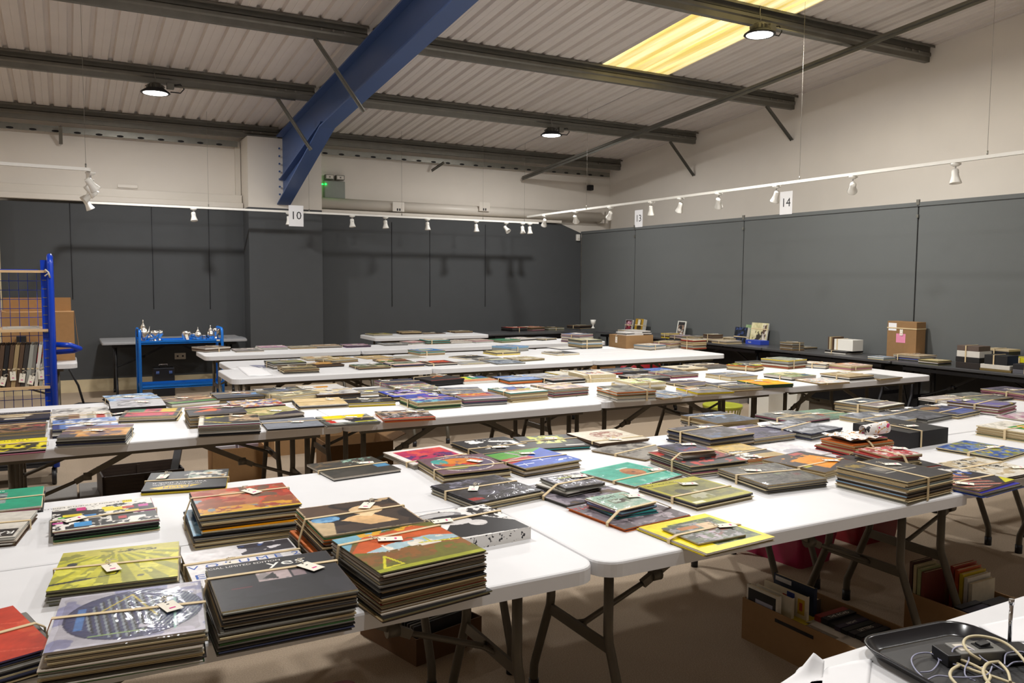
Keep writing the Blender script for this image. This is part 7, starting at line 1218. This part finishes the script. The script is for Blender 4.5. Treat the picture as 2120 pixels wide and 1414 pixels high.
# ---------------------------------------------------------------- foreground: white table end, papers, black tray with cables
o = place(1.33, .83, 'white folding table nearest the camera at the lower right, under papers and a black tray')
TRX, TRY, TRA = 1.683, .968, -.13
def black_tray():
    o = thing('serving_tray', 'black plastic serving tray holding tangled cables at the lower right', 'tray', (TRX, TRY, T+.004), TRA); bm = NB(); L, W = .33, .43
    lo = rrect(-L/2+.028, -W/2+.028, L/2-.028, W/2-.028, .04); prof = [(0, .028, 0), (0, .028, .003), (.0, .006, .024), (0, .0, .027), (0, -.003, .0245), (0, .006, .019), (0, .026, -.0006), (0, .026, -.0012)]
    rings = []
    inner = [bm.verts.new((x, y, .003)) for x, y in rrect(-L/2+.032, -W/2+.032, L/2-.032, W/2-.032, .038)]; rings.append(inner)
    for _, ins, z in ((0, .026, .005), (0, .008, .024), (0, .004, .027), (0, .0, .0265), (0, .0, .024), (0, .02, .002), (0, .03, 0)): rings.append([bm.verts.new((x, y, z)) for x, y in rrect(-L/2+ins, -W/2+ins, L/2-ins, W/2-ins, .066-ins)])
    n = len(inner)
    for A_, B_ in zip(rings, rings[1:]):
        for i in range(n): bm.faces.new((A_[i], A_[(i+1) % n], B_[(i+1) % n], B_[i])).smooth = True
    f_ = bm.faces.new(inner); f_.material_index = 1; bm.faces.new(rings[-1][::-1]); obj('body', bm, [mat('glossy black plastic', '1a1a1e', .22), mat('worn charcoal plastic', '3a3a3c', .5, var=.12, scale=60)], o)
black_tray(); ZT_ = T+.0075
def loc(u, v, z=0): return Vector((TRX+math.cos(TRA)*u-math.sin(TRA)*v, TRY+math.sin(TRA)*u+math.cos(TRA)*v, ZT_+z))
def tpx(x, y, z): P = at(x, y, ZT_+z); return P
C1 = tpx(2022, 1352, .015)
o = thing('switch_box', 'grey box with a black rocker switch lying in the tray', 'switch box', (C1.x, C1.y, ZT_+.0005), -.35); bm = NB(); box(bm, -.06, -.028, 0, .05, .028, .030, 0, None, .003); obj('body', bm, mat('mid grey plastic', '7d7c78', .5), o)
bm = NB(); box(bm, -.09, -.028, 0, -.06, .028, .027, 0, None, .002); obj('end_cap', bm, M_BLACK, o)
bm = NB(); box(bm, -.005, -.013, .030, .03, .013, .032); bar(bm, (.002, 0, .033), (.025, 0, .038), .018, .006); obj('rocker_switch', bm, M_BLACK, o)
bm = NB(); box(bm, -.05, -.016, .030, -.018, .016, .0306); obj('label', bm, M_LEDGE, o)
C2 = tpx(2092, 1352, .015); o = thing('radio_unit', 'black device with a chrome aerial at the right end of the tray', 'radio', (C2.x, C2.y, ZT_+.0005), -.3); bm = NB(); box(bm, -.035, -.03, 0, .05, .03, .026, 0, None, .006); obj('body', bm, M_BLACK, o)
Pa = tpx(2090, 1326, .026); za_ = atY(2087, 1243, Pa.y).z; M_ = Matrix.Rotation(.3, 4, 'Z'); q = M_ @ Vector((Pa.x-C2.x, Pa.y-C2.y, 0)); bm = NB(); tube(bm, [(q.x, q.y, .02), (q.x, q.y, za_-ZT_-.008)], .0042, 12); tube(bm, [(q.x, q.y, za_-ZT_-.012), (q.x, q.y, za_-ZT_)], .0058, 12); obj('aerial', bm, M_CHROME, o)
def cable(pts, r, m, label):
    P_ = [tpx(x, y, z) for x, y, z in pts]; out = []
    for i in range(len(P_)-1):
        p0, p1, p2, p3 = P_[max(i-1, 0)], P_[i], P_[i+1], P_[min(i+2, len(P_)-1)]
        for k_ in range(8):
            t = k_/8; out.append(.5*((2*p1)+(p2-p0)*t+(2*p0-5*p1+4*p2-p3)*t*t+(3*p1-p0-3*p2+p3)*t**3))
    out.append(P_[-1]); bm = NB(); tube(bm, out, r, 8); return tag(obj('cable', bm, m), label, 'cable', 'cables in the black tray')
m_cc = mat('cream cable', 'd8cba6', .45, var=.05); m_bc = mat('pale blue grey cable', '9c9eb8', .35, var=.05)
cable([(1928, 1352, .006), (1960, 1364, .008), (2010, 1386, .010), (2060, 1402, .012), (2110, 1420, .012)], .0032, m_cc, 'straight cream cable lying across the tray')
cable([(1945, 1355, .012), (1990, 1366, .016), (2030, 1384, .016), (2050, 1400, .014), (2040, 1418, .01)], .003, m_cc, 'cream cable curving down beside the straight one')
cable([(2030, 1366, .02), (2008, 1352, .03), (1995, 1333, .036), (2003, 1320, .04), (2030, 1317, .044), (2070, 1326, .044), (2100, 1345, .04), (2125, 1375, .03), (2130, 1400, .02)], .0032, m_cc, 'cream cable arching high over the grey switch box')
cable([(2068, 1370, .012), (2045, 1374, .018), (2036, 1388, .018), (2040, 1404, .014), (2052, 1420, .01)], .0036, m_cc, 'thick cream cable loop at the bottom right')
cable([(1985, 1378, .012), (1970, 1388, .016), (1968, 1402, .014), (1985, 1422, .01)], .0034, m_cc, 'short cream cable bend at the tray centre')
cable([(2070, 1372, .02), (2086, 1390, .02), (2092, 1412, .016)], .003, m_cc, 'cream cable end at the right')
for i, p in enumerate(([(1905, 1392, .004), (1930, 1388, .006), (1944, 1366, .006), (1925, 1352, .008), (1898, 1354, .010), (1887, 1366, .010), (1895, 1386, .008), (1916, 1408, .006), (1925, 1424, .005)],
 [(1916, 1410, .006), (1940, 1399, .01), (1975, 1402, .012), (2015, 1402, .014), (2045, 1396, .016), (2054, 1380, .018)],
 [(1947, 1352, .012), (1955, 1343, .02), (1975, 1338, .026), (1998, 1346, .026), (2006, 1364, .02), (1998, 1384, .014), (2000, 1400, .01), (2020, 1410, .008)],
 [(1972, 1360, .02), (1973, 1345, .03), (1990, 1338, .034), (2015, 1346, .03), (2035, 1364, .02), (2060, 1378, .014), (2080, 1390, .01)],
 [(2080, 1376, .016), (2082, 1356, .024), (2095, 1350, .028), (2118, 1350, .028), (2135, 1360, .026)],
 [(2084, 1382, .012), (2100, 1371, .018), (2130, 1370, .02)], [(1945, 1366, .006), (1970, 1374, .008), (2000, 1380, .01), (2030, 1382, .01), (2060, 1372, .012), (2085, 1380, .012)])):
    cable(p, .0017, m_bc, 'thin pale blue cable, '+['big loop at the left of the tray', 'wavy run along the bottom of the tray', 'double loop at the back', 'loop beside the black end cap', 'loop at the right picture edge', 'short strand at the right', 'strand through the tangle'][i])
q = [at(*p, T) for p in ((1650, 1440), (1790, 1500), (1805, 1366), (1712, 1384))]
q2 = [at(*p, T) for p in ((1560, 1450), (1700, 1440), (1706, 1378), (1655, 1392))]
def curl(pts, label, hh, name='paper_sheet'):
    bm = NB(); n = 14; vs = []
    for j in range(n):
        for i in range(n):
            u_, v_ = i/(n-1), j/(n-1); p = (pts[0]*(1-u_)+pts[1]*u_)*(1-v_)+(pts[3]*(1-u_)+pts[2]*u_)*v_; c_ = max(0, v_-.55)/.45; c2 = max(0, .6-abs(u_-.55))/.6
            vs.append(bm.verts.new((p.x, p.y, T+.0015+hh*c_*c_*c2)))
    for j in range(n-1):
        for i in range(n-1): bm.faces.new((vs[j*n+i], vs[j*n+i+1], vs[(j+1)*n+i+1], vs[(j+1)*n+i])).smooth = True
    o = obj(name, bm, M_PAPER); md = o.modifiers.new('thickness', 'SOLIDIFY'); md.thickness = .0006; md.offset = 1; return tag(o, label, 'paper')
curl(q2, 'white paper sheet with an upturned corner at the bottom of the picture', .035)
curl(q, 'white paper sheet between the upturned one and the black tray', .004)
q = [at(*p, T) for p in ((2085, 1330), (2260, 1330), (2230, 1262), (2025, 1297))]
curl(q, 'white paper sheet at the right behind the chrome aerial', .006)
